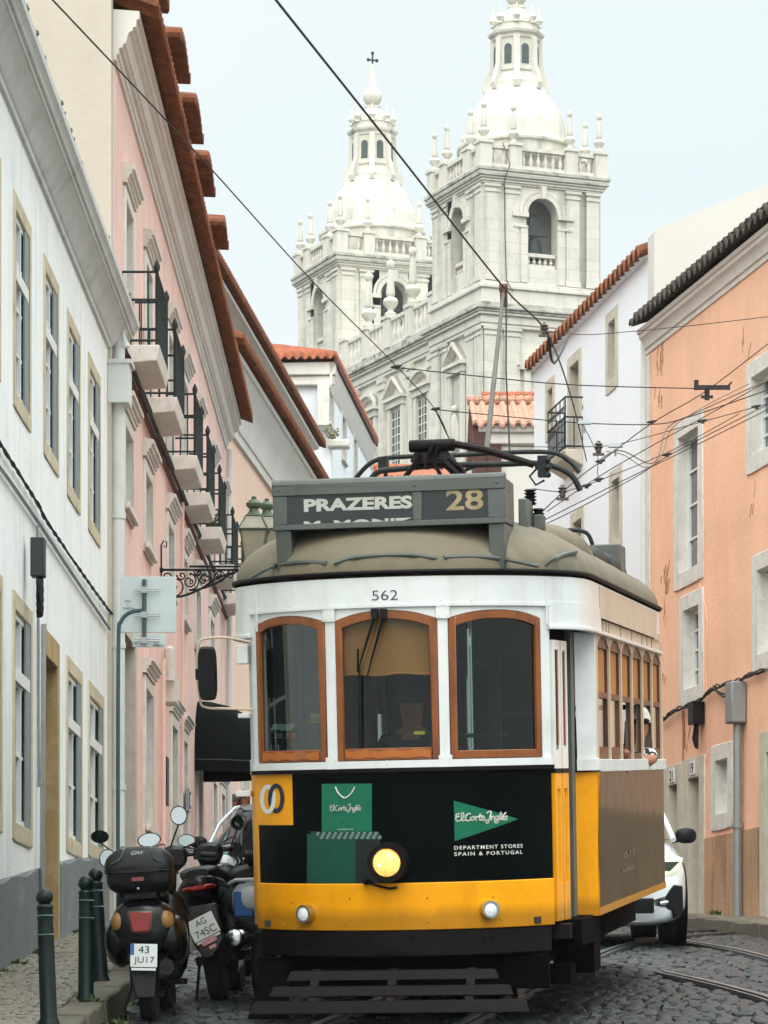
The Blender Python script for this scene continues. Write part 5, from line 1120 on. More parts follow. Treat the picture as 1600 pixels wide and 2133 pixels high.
# roof
b = MB(); g = []; NT = 12; yA, yB = 1.25, BL-1.25; H_R = .42
for i in range(NT+1):
    ph = math.pi/2*i/NT; row = []
    for k in range(N_+1):
        s = -S_R+2*S_R*k/N_; p = letter.pt(s, 0, .012); sp = Vector((0, min(max(p.y, yA), yB), 0)); rr_ = math.cos(ph)**.9 if i < NT else 0; q = sp+(p-sp)*rr_
        row.append((q.x, q.y, ZG+.045+H_R*math.sin(ph)**1.0))
    g.append(row)
b.sheet(g); g0 = [[(p[0], p[1], ZG+.02) for p in g[0]], g[0]]; b.sheet(g0); tpart('roof', b, M['t_roof'], smooth=80)
def roofz(x, y):
    best = None; sp = Vector((0, min(max(y, yA), yB), 0)); d = Vector((x, y, 0))-sp
    # radius of the outline in this direction
    rr_ = 1.2
    if d.length > 1e-4:
        cand = []
        for k in range(0, N_+1, 1):
            p = letter.pt(-S_R+2*S_R*k/N_, 0, .012); v = p-sp; a = v.normalized().dot(d.normalized()); cand.append((-a, v.length))
        rr_ = min(cand)[1]
    t = min(d.length/rr_, .999); ph = math.acos(t**(1/.9)); return ZG+.045+H_R*math.sin(ph)
b = MB()                                            # raised seams on the roof edge
for pts in ([(523, 1210), (560, 1190), (600, 1180), (640, 1177), (680, 1180)], [(696, 1180), (740, 1168), (800, 1163), (860, 1163), (910, 1170)], [(925, 1168), (980, 1166), (1040, 1170), (1085, 1178), (1122, 1186)], [(1134, 1186), (1150, 1173), (1175, 1162), (1200, 1156)]):
    P_ = []
    for x, y in curve(pts, 4):
        # march the view ray to the roof surface
        o_ = TI @ Vector((0, 0, CH)); d_ = (TI.to_3x3() @ Vector(((x-CX)/FP, 1, (HY-y)/FP))); t0 = (-.1-o_.y)/d_.y; hit = None
        for q in range(90):
            p = o_+d_*(t0+q*.02)
            sp = abs(p.x) < 1.2 and p.y > 0
            if sp and roofz(p.x, p.y) >= p.z: hit = p; break
        if hit is not None: P_.append((hit.x, hit.y, hit.z+.02))
    if len(P_) > 2: b.tube(P_, .015, 6)
tpart('roof_seam', b, M['t_sign'])
# destination box
SB0, SB1 = .2, .68; b = MB(); zt0, zt1 = 3.155, 3.43; hw = .735
prof_ = [(SB0, zt0), (SB0, zt1-.05), (SB0+.01, zt1-.01), (SB0+.05, zt1+.01), (SB1, zt1+.0), (SB1, zt0)]
b.px([(y, z) for y, z in prof_], -hw, hw); sg = tpart('destination_box', b, M['t_sign'], bevel=.008)
b = MB(); b.box(-hw-.012, hw+.012, SB0-.022, SB0-.002, zt1-.07, zt1-.0); b.tube([(-hw-.012, SB0+.012, zt1-.0), (hw+.012, SB0+.012, zt1-.0)], .034, 10); b.box(-hw-.012, hw+.012, SB0-.018, SB0-.002, zt0-.01, zt0+.025)
for x0_, x1_ in ((-hw-.01, -hw+.085), (.155, .215), (hw-.1, hw+.01)): b.box(x0_, x1_, SB0-.016, SB0-.003, zt0+.025, zt1-.07)
for x_ in (-hw+.03, .17, hw-.04): b.sph((x_, SB0-.03, zt1-.03), .009, 6, 4)
b.build('frame', M['t_sign'], sg, bevel=.004, seg=1)
b = MB()
b.add([(-hw, SB0+.0, zt0-.01), (-hw+.1, SB0, zt0-.01), (-hw+.1, SB1-.1, zt0-.01), (-hw, SB1-.1, zt0-.01), (-hw, SB0+.05, zt0-.32), (-hw+.1, SB0+.05, zt0-.32), (-hw+.1, SB1-.2, zt0-.24), (-hw, SB1-.2, zt0-.24)], [(0,1,2,3),(4,7,6,5),(0,4,5,1),(1,5,6,2),(2,6,7,3),(3,7,4,0)])
b.add([(hw-.1, SB0+.0, zt0-.01), (hw, SB0, zt0-.01), (hw, SB1-.05, zt0-.01), (hw-.1, SB1-.05, zt0-.01), (hw-.1, SB0+.02, zt0-.27), (hw, SB0+.02, zt0-.30), (hw, SB1-.2, zt0-.22), (hw-.1, SB1-.2, zt0-.22)], [(0,1,2,3),(4,7,6,5),(0,4,5,1),(1,5,6,2),(2,6,7,3),(3,7,4,0)])
b.build('legs', M['t_sign'], sg, bevel=.004, seg=1)
b = MB(); b.box(-hw+.086, .154, SB0-.008, SB0-.001, zt0+.026, zt1-.071); b.build('destination_blind', M['t_signf'], sg)
b = MB(); b.box(.216, hw-.101, SB0-.008, SB0-.001, zt0+.026, zt1-.071); b.build('route_blind', M['t_signf'], sg)
def stext(name, t, x0, y0, x1, y1, m, z_clip=None, **k):
    a, c = tw(x0, y0, SB0), tw(x1, y1, SB0)
    def fn(x, y):
        z = a.z+(c.z-a.z)*y
        if z_clip: z = max(z, z_clip)
        return (a.x+(c.x-a.x)*x, SB0-.0105, z)
    return text(name, t, m, sg, fn, **k)
M['txt_grey'] = pm('blind_lettering', '#b9b8ae', .6, var=.08, vs=6)
stext('lettering', 'PRAZERES', 634, 1067, 859, 1032, M['txt_grey'], bold=.045)
stext('lettering', 'M. MONIZ', 634, 1111, 859, 1078, M['txt_grey'], z_clip=zt0+.0265, bold=.035)
stext('route_number', '28', 930, 1064, 1007, 1018, M['txt_cream'], bold=.02)
# resistor covers, horns and trolley gear on the roof
rc = tw(1140, 1150, 2.0); b = MB(); b.loft([(1.2, rc.x, rc.z, .05, .05, .05), (1.3, rc.x, rc.z, .2, .13, .1), (1.7, rc.x, rc.z, .26, .17, .2), (2.3, rc.x, rc.z, .26, .17, .2), (2.9, rc.x, rc.z, .22, .14, .2), (3.1, rc.x, rc.z-.03, .05, .05, .05)], 20, 2.2); tpart('resistor_cover', b, M['t_roof'], smooth=60)
for y, px_, py_, r_ in ((3.5, 1210, 1178, .14), (4.3, 1245, 1190, .13), (5.0, 1262, 1202, .12)): vc = tw(px_, py_, y); b = MB(); b.loft([(y-.32, vc.x, vc.z, .02, .02, .02), (y-.28, vc.x, vc.z, r_*1.1, r_*.8, .1), (y, vc.x, vc.z, r_*1.4, r_*1.1, .2), (y+.28, vc.x, vc.z, r_*1.1, r_*.8, .1), (y+.32, vc.x, vc.z, .02, .02, .02)], 16, 2.2); tpart('ventilator', b, M['iron'], smooth=60)
P3 = lambda x, y, yl: tw(x, y, yl)
b = MB(); c = tw(1262, 1152, 4.6); b.box(c.x-.12, c.x+.12, 4.5, 4.9, c.z-.15, c.z+.06); tpart('roof_box', b, M['t_sign'], bevel=.01)
def ttube(pts, yl, r, name, m=None, n=8, yl2=None):
    N = len(pts); b = MB(); b.tube([P3(x, y, yl+((yl2-yl)*k/(N-1) if yl2 is not None else 0)) for k, (x, y) in enumerate(pts)], r, n); return tpart(name, b, m or M['iron'])
ttube(curve([(740, 998), (765, 970), (793, 956), (850, 951), (955, 948), (1040, 943), (1145, 942), (1183, 958), (1207, 984)], 4), 2.1, .016, 'collector_bow')
ttube(curve([(774, 996), (790, 982), (831, 977), (907, 970), (1040, 967), (1112, 965), (1159, 973), (1192, 992), (1209, 1022)], 4), 1.7, .02, 'collector_bow')
ttube([(935, 992), (1000, 968), (1110, 966)], 1.7, .012, 'bow_stay')
b = MB(); p, q = P3(853, 930, 1.55), P3(948, 928, 1.55); b.lathe([(.036, 0), (.042, .01), (.042, (q-p).length-.01), (.036, (q-p).length)], (p.x, p.y, p.z), 16, 'x'); tr = tpart('trolley_base', b, M['t_maroon'])
b = MB(); c1, c2 = P3(858, 965, 1.6), P3(945, 940, 1.6); b.tbox(c1.x, c2.x, 1.5, 1.8, c1.z, c2.z, .03); b.build('spring_housing', M['t_maroon'], tr, bevel=.01)
for pts, r in (([(875, 945), (862, 970), (842, 996)], .018), ([(905, 925), (893, 945), (885, 978)], .014), ([(915, 925), (902, 960), (918, 990)], .014), ([(925, 962), (958, 992)], .03), ([(935, 955), (960, 975), (970, 992)], .016)): o = ttube(pts, 1.5, r, 'strut', M['t_maroon']); o.parent = tr
ttube([(948, 925), (1010, 937), (1060, 952), (1112, 968)], 1.5, .024, 'trolley_arm', M['t_maroon'])
b = MB(); c = P3(1134, 975, 1.65); b.box(c.x-.04, c.x+.03, 1.6, 1.7, c.z-.06, c.z+.08); b.box(c.x-.06, c.x+.05, 1.62, 1.68, c.z+.0, c.z+.03)
for dz in (-.05, 0, .05): b.sph((c.x+.03, 1.6, c.z+dz), .022, 6, 4)
b.tube([tuple(c+Vector((-.05, 0, 0))), tuple(c+Vector((-.1, 0, -.05))), tuple(c+Vector((-.06, 0, -.11))), tuple(c+Vector((0, 0, -.08)))], .008, 5); tpart('bow_clamp', b, M['iron'])
b = MB(); c = P3(799, 968, 1.9); b.box(c.x-.03, c.x+.03, 1.85, 1.95, c.z-.05, c.z+.05); b.tube([c+Vector((0, 0, -.02)), c+Vector((.03, 0, -.12))], .015, 6); tpart('bow_clamp', b, M['iron'])
# trolley pole with its head on the wire
tip = TI @ W(1049, 605, 24.6); base = P3(1014, 935, 2.4); b = MB(); b.tube([base, base.lerp(tip, .5), tip], [.02, .017, .013], 8); po = tpart('trolley_pole', b, pm('pole_brown_grey', '#5f5853', .6, var=.2))
b = MB(); b.sph(tip, .032, 8, 6); b.tube([tip+Vector((0, 0, -.02)), tip+Vector((0, .02, -.12))], .028, 8); b.tube([tip+Vector((-.03, 0, .02)), tip+Vector((.03, 0, .02))], .03, 8); b.build('trolley_head', pm('rusty_head', '#5a4033', .8, var=.3, vs=20), po)
b = MB(); bb = P3(1062, 945, 2.4); b.tube([tip+Vector((.02, 0, -.05)), tip.lerp(bb, .5)+Vector((-.004, 0, 0)), bb], .006, 4); b.build('pole_rope', M['cable'], po)
# insulators beside the destination box
b = MB()
for px_, z0, z1, n_ in ((1122, 1100, 1058, 5), (1105, 1052, 1018, 5)):
    p, q = P3(px_, z0, 1.1), P3(px_, z1, 1.1); prof_ = [(.045, 0)]; L_ = q.z-p.z
    for k in range(n_): prof_ += [(.028, L_*(k+.1)/n_), (.045, L_*(k+.5)/n_), (.028, L_*(k+.9)/n_)]
    b.lathe(prof_, (p.x, p.y, p.z), 12); tpart('insulator', b, M['black']); b = MB()
b = MB(); p, q = P3(1085, 1125, .9), P3(1102, 1040, .9); b.box(p.x, q.x, .8, 1.1, p.z, q.z); p, q = P3(1112, 1090, 1.1), P3(1133, 1072, 1.1); b.box(p.x, q.x, 1.05, 1.2, p.z-.05, q.z); tpart('junction_box', b, M['t_sign'], bevel=.01)
ttube(curve([(1168, 1108), (1190, 1104), (1222, 1110), (1235, 1135)], 4), 2.2, .014, 'roof_rail')
# doors on the right, closed flank on the left
dpath = Path([(.975, .52), (1.0, .70), (1.022, .90)]); L_D = dpath.c[-1]
for s0, s1 in ((.015, L_D/2-.012), (L_D/2+.012, L_D-.01)):
    b = MB(); fr = .036
    panel(b, dpath, s0, s0+fr, 1.6, 2.42, -.02, .012, 2); panel(b, dpath, s1-fr, s1, 1.6, 2.42, -.02, .012, 2); panel(b, dpath, s0+fr, s1-fr, 2.36, 2.42, -.02, .012, 2); panel(b, dpath, s0+fr, s1-fr, 1.6, 1.72, -.02, .012, 2)
    o = tpart('door', b, M['t_white']); b = MB(); panel(b, dpath, s0, s0+fr, .62, 1.57, -.02, .012, 2); panel(b, dpath, s1-fr, s1, .62, 1.57, -.02, .012, 2); panel(b, dpath, s0+fr, s1-fr, 1.47, 1.57, -.02, .012, 2); panel(b, dpath, s0+fr, s1-fr, .62, .86, -.02, .012, 2)
    b.build('lower_frame', M['t_yellow'], o); b = MB(); panel(b, dpath, s0, s1, 1.57, 1.6, -.02, .015, 2); b.build('rail', M['t_maroon'], o)
    b = MB(); m0, m1 = s0+fr+.0, s1-fr-.0; panel(b, dpath, m0, m0+.015, 1.75, 2.35, -.01, .006, 1); panel(b, dpath, m1-.015, m1, 1.75, 2.35, -.01, .006, 1); b.build('wooden_bead', M['t_wood'], o)
    b = MB(); b.quad(dpath.pt(m0, 1.72, 0), dpath.pt(m1, 1.72, 0), dpath.pt(m1, 2.36, 0), dpath.pt(m0, 2.36, 0)); b.quad(dpath.pt(m0, .86, 0), dpath.pt(m1, .86, 0), dpath.pt(m1, 1.47, 0), dpath.pt(m0, 1.47, 0)); b.build('pane', M['t_glass'], o)
b = MB(); b.box(.94, 1.06, .6, 1.45, .5, .6); b.box(.96, 1.0, .62, .66, .55, .62); tpart('door_step', b, M['t_maroon'], bevel=.005)
flank = Path([(-1.14, 1.5), (-1.10, 1.0), (-1.03, .66), (-.97, .515)])
FL = flank.c[-1]; b = MB(); panel(b, flank, 0, FL, .62, 1.60, -.02, 0, 8); tpart('side_panel', b, M['t_yellow'], bevel=.004)
b = MB(); panel(b, flank, 0, FL, 1.60, 1.70, -.02, .006, 8); panel(b, flank, 0, .1, 1.70, 2.52, -.02, .002, 2); panel(b, flank, FL-.12, FL, 1.70, 2.64, -.02, .004, 2); panel(b, flank, .1, FL-.12, 2.42, 2.52, -.02, .002, 4); tpart('side_panel', b, M['t_white'])
for q_ in ((-1.12, -1.02, .58, .66, 1.46, 1.50), (-1.075, -1.0, .5, .6, 2.32, 2.44), (-1.075, -1.0, .5, .6, 1.97, 2.0)): b = MB(); b.box(*q_); tpart('hinge', b, M['t_white'], bevel=.005)
# saloon sides
def saloon(sd):
    x = BW*sd; X_ = lambda a: (min(x, x-a*sd), max(x, x-a*sd))
    def pb(b, y0, y1, z0, z1, t=.04, o=0.0):
        xs = sorted((x+o*sd, x-t*sd)); b.box(xs[0], xs[1], y0, y1, z0, z1)
    if sd > 0:
        b = MB(); pb(b, 1.5, 1.56, .61, 1.57, .3, 0)
        b.add([(.985, 1.42, .61), (1.15, 1.5, .61), (1.15, 1.56, .61), (.985, 1.5, .61), (.985, 1.42, 1.57), (1.15, 1.5, 1.57), (1.15, 1.56, 1.57), (.985, 1.5, 1.57)], [(0,3,2,1),(4,5,6,7),(0,1,5,4),(1,2,6,5),(2,3,7,6),(3,0,4,7)])
        b.box(.99, .995+.17, 1.58, 1.78, .61, 1.57) if False else None
        tpart('corner_panel', b, M['t_yellow'], bevel=.004)
        b = MB(); b.add([(1.03, 1.40, 1.66), (1.15, 1.5, 1.66), (1.15, 1.56, 1.66), (1.03, 1.5, 1.66), (1.02, 1.40, 2.50), (1.15, 1.5, 2.50), (1.15, 1.56, 2.5), (1.02, 1.5, 2.5)], [(0,3,2,1),(4,5,6,7),(0,1,5,4),(1,2,6,5),(2,3,7,6),(3,0,4,7)])
        tpart('corner_post', b, M['t_white'], bevel=.004)
        b = MB(); b.box(.985, 1.02, 1.2, 1.38, .6, 2.5); tpart('grab_post', b, M['t_sign'])
        b = MB(); b.add([(1.03, 1.38, 1.58), (1.17, 1.48, 1.58), (1.17, 1.6, 1.58), (1.03, 1.5, 1.58), (1.03, 1.38, 1.66), (1.17, 1.48, 1.66), (1.17, 1.6, 1.66), (1.03, 1.5, 1.66)], [(0,3,2,1),(4,5,6,7),(0,1,5,4),(1,2,6,5),(2,3,7,6),(3,0,4,7)]); tpart('waist_rail', b, M['t_white'], bevel=.004)
    b = MB(); pb(b, 1.561, 6.45, .66, 1.57, .03, -.002); tpart('advert_panel', b, M['t_side'])
    b = MB(); pb(b, 1.561, 6.45, .61, .66, .03, .004); tpart('lower_rail', b, M['t_yellow'])
    b = MB(); pb(b, 1.6, 6.45, 1.57, 1.655, .05, .02); tpart('waist_rail', b, M['pipe_white'], bevel=.005)
    n = 6; y0, y1 = 1.62, 6.35; pw = (y1-y0)/n; b = MB()
    for k in range(n+1): pb(b, y0+k*pw-.035, y0+k*pw+.035, 1.655, 2.5, .05, .002)
    pb(b, 1.56, 1.585, 1.655, 2.6, .05, .0); pb(b, 6.38, 6.45, 1.655, 2.6, .05, 0)
    for k in range(n):
        a, c = y0+k*pw+.035, y0+(k+1)*pw-.035; cc, hh = (a+c)/2, (c-a)/2
        for q in range(10):
            s0, s1 = a+(c-a)*q/10, a+(c-a)*(q+1)/10; f = lambda s: 2.42+.07*(1-((s-cc)/hh)**2)
            xs = (x, x-.05*sd); b.add([(xs[0], s0, f(s0)), (xs[0], s1, f(s1)), (xs[1], s1, f(s1)), (xs[1], s0, f(s0)), (xs[0], s0, 2.6), (xs[0], s1, 2.6), (xs[1], s1, 2.6), (xs[1], s0, 2.6)], [(0,3,2,1),(4,5,6,7),(0,1,5,4),(1,2,6,5),(2,3,7,6),(3,0,4,7)])
    tpart('side_pillars', b, M['cream'] if sd > 0 else M['t_white'])
    for k in range(n):
        a, c = y0+k*pw+.04, y0+(k+1)*pw-.04; b = MB()
        pb(b, a, a+.03, 1.66, 2.48, .03, -.012); pb(b, c-.03, c, 1.66, 2.48, .03, -.012); pb(b, a+.03, c-.03, 2.07, 2.11, .035, -.01); pb(b, a+.03, c-.03, 2.41, 2.48, .03, -.012); pb(b, a+.03, c-.03, 1.66, 1.7 if k not in (0, 1, 5) else 1.74, .03, -.012)
        o = tpart('side_window', b, pm('side_sash_wood', '#5e3519', .45, var=.2, streak=.4) if k == 0 and sd > 0 else bpy.data.materials['side_sash_wood'])
        b = MB(); b.quad((x-.03*sd, a+.03, 2.11), (x-.03*sd, c-.03, 2.11), (x-.03*sd, c-.03, 2.41), (x-.03*sd, a+.03, 2.41)); b.build('blind', M['t_blind'], o)
        if k in (0, 1, 5) or sd < 0: b = MB(); b.quad((x-.028*sd, a+.03, 1.7), (x-.028*sd, c-.03, 1.7), (x-.028*sd, c-.03, 2.07), (x-.028*sd, a+.03, 2.07)); b.build('pane', M['t_glass'], o)
saloon(1); saloon(-1)
tx_ = ['www', 'PORTUGAL', 'LISBOA']
def side_txt(t, px0, py0, px1, py1):
    a, c = txw(px0, py0, BW+.002), txw(px1, py1, BW+.002); return text('lettering', t, pm('faint_lettering', '#77776f', .5) if 'faint_lettering' not in bpy.data.materials else bpy.data.materials['faint_lettering'], hT, lambda x, y: (BW+.0035, a.y+(c.y-a.y)*x, a.z+(c.z-a.z)*y))
for t, q in (('10-17', (1296, 1790, 1322, 1768)), ('ABRIL', (1296, 1818, 1322, 1800))): side_txt(t, *q)
# interior
b = MB(); b.box(-.98, .98, .9, 6.5, .62, .66); b.box(-.9, .9, .35, .9, .62, .66); tpart('floor', b, M['t_in'])
b = MB(); b.box(-1.08, 1.1, 6.3, 6.34, .62, 1.6); b.box(-1.08, 1.1, 6.3, 6.34, 2.45, 2.8); [b.box(x_-.05, x_+.05, 6.3, 6.34, 1.6, 2.45) for x_ in (-1.05, -.36, .36, 1.07)]; b.box(-1.0, .34, 6.3, 6.34, 1.6, 2.45); b.box(-1.0, 1.02, 6.305, 6.335, 2.06, 2.1); tpart('rear_bulkhead', b, M['t_in'])
b = MB(); b.box(-1.1, -.35, 1.58, 1.62, .66, 2.7); b.box(.42, .5, 1.56, 1.6, .66, 2.6); b.box(.86, 1.0, 1.56, 1.6, .66, 2.6); b.box(.5, .86, 1.56, 1.6, 2.35, 2.6); b.box(-.35, .42, 1.57, 1.61, 2.3, 2.7); b.box(.5, .86, 1.565, 1.595, 1.95, 1.99); tpart('front_bulkhead', b, pm('bulkhead_wood', '#3a2412', .5, var=.2))
b = MB(); g = []
for k in range(13): s = wins[1][0]+.03+(wins[1][1]-wins[1][0]-.06)*k/12; g.append([nose.pt(s, 2.215+.006*math.sin(k), -.05), nose.pt(s, 2.58, -.05)])
b.sheet(g); b.tube([r_[0] for r_ in g], .008, 6); tpart('sun_blind', b, M['t_blind'])
b = MB(); b.box(-.3, .2, .62, .9, .66, 1.55); b.lathe([(.12, 1.55), (.13, 1.6), (.02, 1.62)], (0, .6, 0), 16); b.tube([(0, .6, 1.6), (.12, .5, 1.68)], .014, 6); b.box(-.75, -.45, .75, 1.1, .66, 1.5); tpart('driver_console', b, M['t_in'], bevel=.01)
b = MB(); b.tube([(.45, .45, .7), (.45, .45, 2.5)], .016, 8); tpart('grab_pole', b, M['chrome']); b = MB(); b.tube([(.4, .9, .7), (.4, .9, 2.6)], .016, 8); tpart('grab_pole', b, M['chrome']); b = MB(); b.tube([(.12, .42, 1.9), (.6, .42, 1.9)], .012, 6) if False else None; b.tube([nose.pt(.42, 1.82, -.12), nose.pt(.85, 1.82, -.12)], .013, 8); tpart('grab_pole', b, M['chrome'])
for y in (2.1, 2.9, 3.7, 4.5, 5.3):
    for x in (-.75, .7): b = MB(); b.box(x-.28, x+.28, y, y+.42, 1.08, 1.14); b.box(x-.28, x+.28, y+.38, y+.44, 1.14, 1.62); b.box(x-.03, x+.03, y+.18, y+.24, .66, 1.08); tpart('seat', b, M['t_wood'], bevel=.02)
# wipers on the middle window
b = MB(); o_ = .02
for x0_, y0_, x1_, y1_ in ((783, 1288, 748, 1400), (801, 1288, 765, 1418)): s, z = nz_(x0_, y0_); s2, z2 = nz_(x1_, y1_); b.tube([nose.pt(s, z, .05), nose.pt((s+s2)/2, (z+z2)/2, .04), nose.pt(s2, z2, .025)], [.011, .008, .004], 6)
tpart('wiper', b, M['black']); b = MB()
for a_, c_ in (((748, 1352), (748, 1400)), ((751, 1392), (752, 1560))): s, z = nz_(*a_); s2, z2 = nz_(*c_); b.tube([nose.pt(s, z, .02), nose.pt(s2, z2, .02)], .008, 5)
for x0_ in (783, 801): s, z = nz_(x0_, 1282); b.box(nose.pt(s, z).x-.02, nose.pt(s, z).x+.02, nose.pt(s, z).y-.07, nose.pt(s, z).y, z-.02, z+.04)
tpart('wiper', b, M['black'])
# driver timetable cards and stickers inside the left window
def card(x0, y0, x1, y1, m, name, off=-.015, par=None, skew=0):
    q = [(x0, y1), (x1, y1), (x1+skew, y0), (x0+skew, y0)]; b = MB(); b.quad(*[nose.pt(*nz_(x, y), off) for x, y in q]); return b.build(name, m, par or hT, smooth=0)
cc = card(555, 1520, 606, 1571, pm('card_navy', '#1d2430', .5), 'route_card', skew=10)
card(558, 1508, 603, 1522, M['txt_white'], 'card_top', par=cc, skew=8); card(588, 1528, 610, 1539, pm('card_orange', '#d2531c', .5), 'card_stripe', off=-.0145, par=cc, skew=3)
ntext('lettering', '28E', 567, 1538, 586, 1528, M['txt_white'], off=-.013).parent = cc; ntext('lettering', '11', 561, 1566, 578, 1551, M['txt_white'], off=-.013).parent = cc
ys_ = card(643, 1486, 665, 1506, pm('sticker_yellow', '#c9b42a', .5), 'fare_sticker'); ntext('lettering', '3.20', 645, 1503, 663, 1494, M['txt_navy'], off=-.013).parent = ys_
card(862, 1523, 885, 1530, bpy.data.materials['sticker_yellow'], 'fare_sticker')
# outside mirror on the left
b = MB(); P_ = curve([(522, 1337), (470, 1328), (425, 1331), (413, 1345), (411, 1400), (417, 1460), (430, 1474), (470, 1476), (528, 1478)], 4); b.tube([P3(x, y, .45) for x, y in P_], .008, 8); mo = tpart('mirror_arm', b, M['cream'])
b = MB(); c = P3(434, 1403, .42); b.loft([(.36, c.x, c.z, .055, .16, .16), (.40, c.x, c.z, .062, .175, .175), (.46, c.x, c.z, .05, .15, .15)], 20, 5); b.box(c.x-.075, c.x-.02, .37, .42, c.z-.04, c.z+.03); b.build('wing_mirror', M['black'], mo)
# driver, just visible behind the glass (built in p6)
# ---------------------------------------------------------------- street furniture on the left
M['bollard'] = pm('bollard_green', '#061a18', .42, spec=.3, var=.12, vs=8, dirt=.3, dcol='#33423c', dsc=6)
def bollard():
    o = empty('bollard', (0, 0, 0)); b = MB()
    b.lathe([(.062, 0), (.062, .02), (.05, .05), (.048, .5), (.046, .62), (.046, .7), (.05, .715), (.042, .73)], n=20); b.build('post', M['bollard'], o)
    b = MB()
    for z in (.545, .66): b.lathe([(.047, z-.006), (.056, z), (.047, z+.008)], n=20, caps=False)
    b.build('collar', pm('bollard_collar', '#3d5350', .4), o); b = MB(); b.sph((0, 0, .775), .051, 18, 12); b.lathe([(.03, .725), (.035, .74), (.025, .75)], n=14); b.build('ball', M['bollard'], o); return o
bo = bollard()
for i, (px, yt, d, tx, lb) in enumerate(((92, 1851, 19.6, .035, 'dark green iron bollard with round head, nearest to the camera at the frame edge'), (179, 1824, 21.6, .0, 'upright dark green bollard in the middle of the three, between kerb and house'), (198, 1808, 23.4, .055, 'leaning dark green bollard just behind the black scooter'))):
    o = bo if i == 0 else copy_tree(bo)
    p = W(px, yt, d); zg = ground(d)+.13; o.location = (p.x+(tx*.8), d, zg); s = (p.z-zg)/.826; o.scale = (1, 1, s); o.rotation_euler = (0, -tx, 0); tag(o, lb, 'bollard', 'bollards along the left kerb')
# back of a road sign on a bent pole
d = 33.0; sp = W(246, 1760, d); g0 = ground(d)+.12
so_ = empty('road_sign', (sp.x, d, g0), 0, 'back of a square road sign with a small plate, clamped to a bent grey-green pole', 'road sign')
L3 = lambda x, y, off=0: W(x, y, d)+Vector((-sp.x, -d+off, -g0))
M['signback'] = pm('sign_back_grey', '#c3cdcb', .5, var=.05, vs=4, dirt=.15); M['pole_green'] = pm('pole_grey_green', '#3d5358', .45, var=.1, vs=6)
b = MB(); b.tube(curve([(0, 0, 0), tuple(L3(246, 1560)), tuple(L3(247, 1330)), tuple(L3(252, 1295)), tuple(L3(270, 1276)), tuple(L3(300, 1271))], 6), .02, 10); b.tube([L3(301, 1208, -.03), L3(301, 1335, -.03)], .022, 10); b.build('pole', M['pole_green'], so_)
def plate(x0, y0, x1, y1, name, r=.02):
    a, c = L3(x0, y1), L3(x1, y0); b = MB(); b.box(a.x, c.x, .0, .012, a.z, c.z); return b.build(name, M['signback'], so_, bevel=.03 if r > .015 else .01)
p1 = plate(250, 1201, 367, 1318, 'sign_plate')
for m_ in (p1,): m_.modifiers[0].limit_method = 'NONE' if False else 'ANGLE'
p2 = plate(276, 1320, 344, 1348, 'sub_plate', .01)
b = MB()
for y_ in (1230, 1282, 1335):
    for dy in (-2.2, 2.2): b.tube([L3(281, y_+dy, -.05), L3(335, y_+dy, -.05)], .006, 6)
    q = L3(301, y_, -.055); b.box(q.x-.03, q.x+.03, -.07, -.02, q.z-.03, q.z+.03)
b.build('clamp', M['zinc'], so_)
def ptext(t, x0, y0, x1, y1, par, off=-.003): a, c = L3(x0, y0), L3(x1, y1); return text('lettering', t, M['black'], par, lambda x, y: (a.x+(c.x-a.x)*x, off, a.z+(c.z-a.z)*y))
ptext('CML', 260, 1255, 273, 1250, p1); ptext('X', 264, 1263, 268, 1258, p1); ptext('25407-A', 256, 1270, 280, 1265, p1); ptext('CML', 278, 1342, 288, 1338, p2); ptext('XSV', 321, 1340, 331, 1336, p2); ptext('43480-A', 318, 1346, 340, 1342, p2)
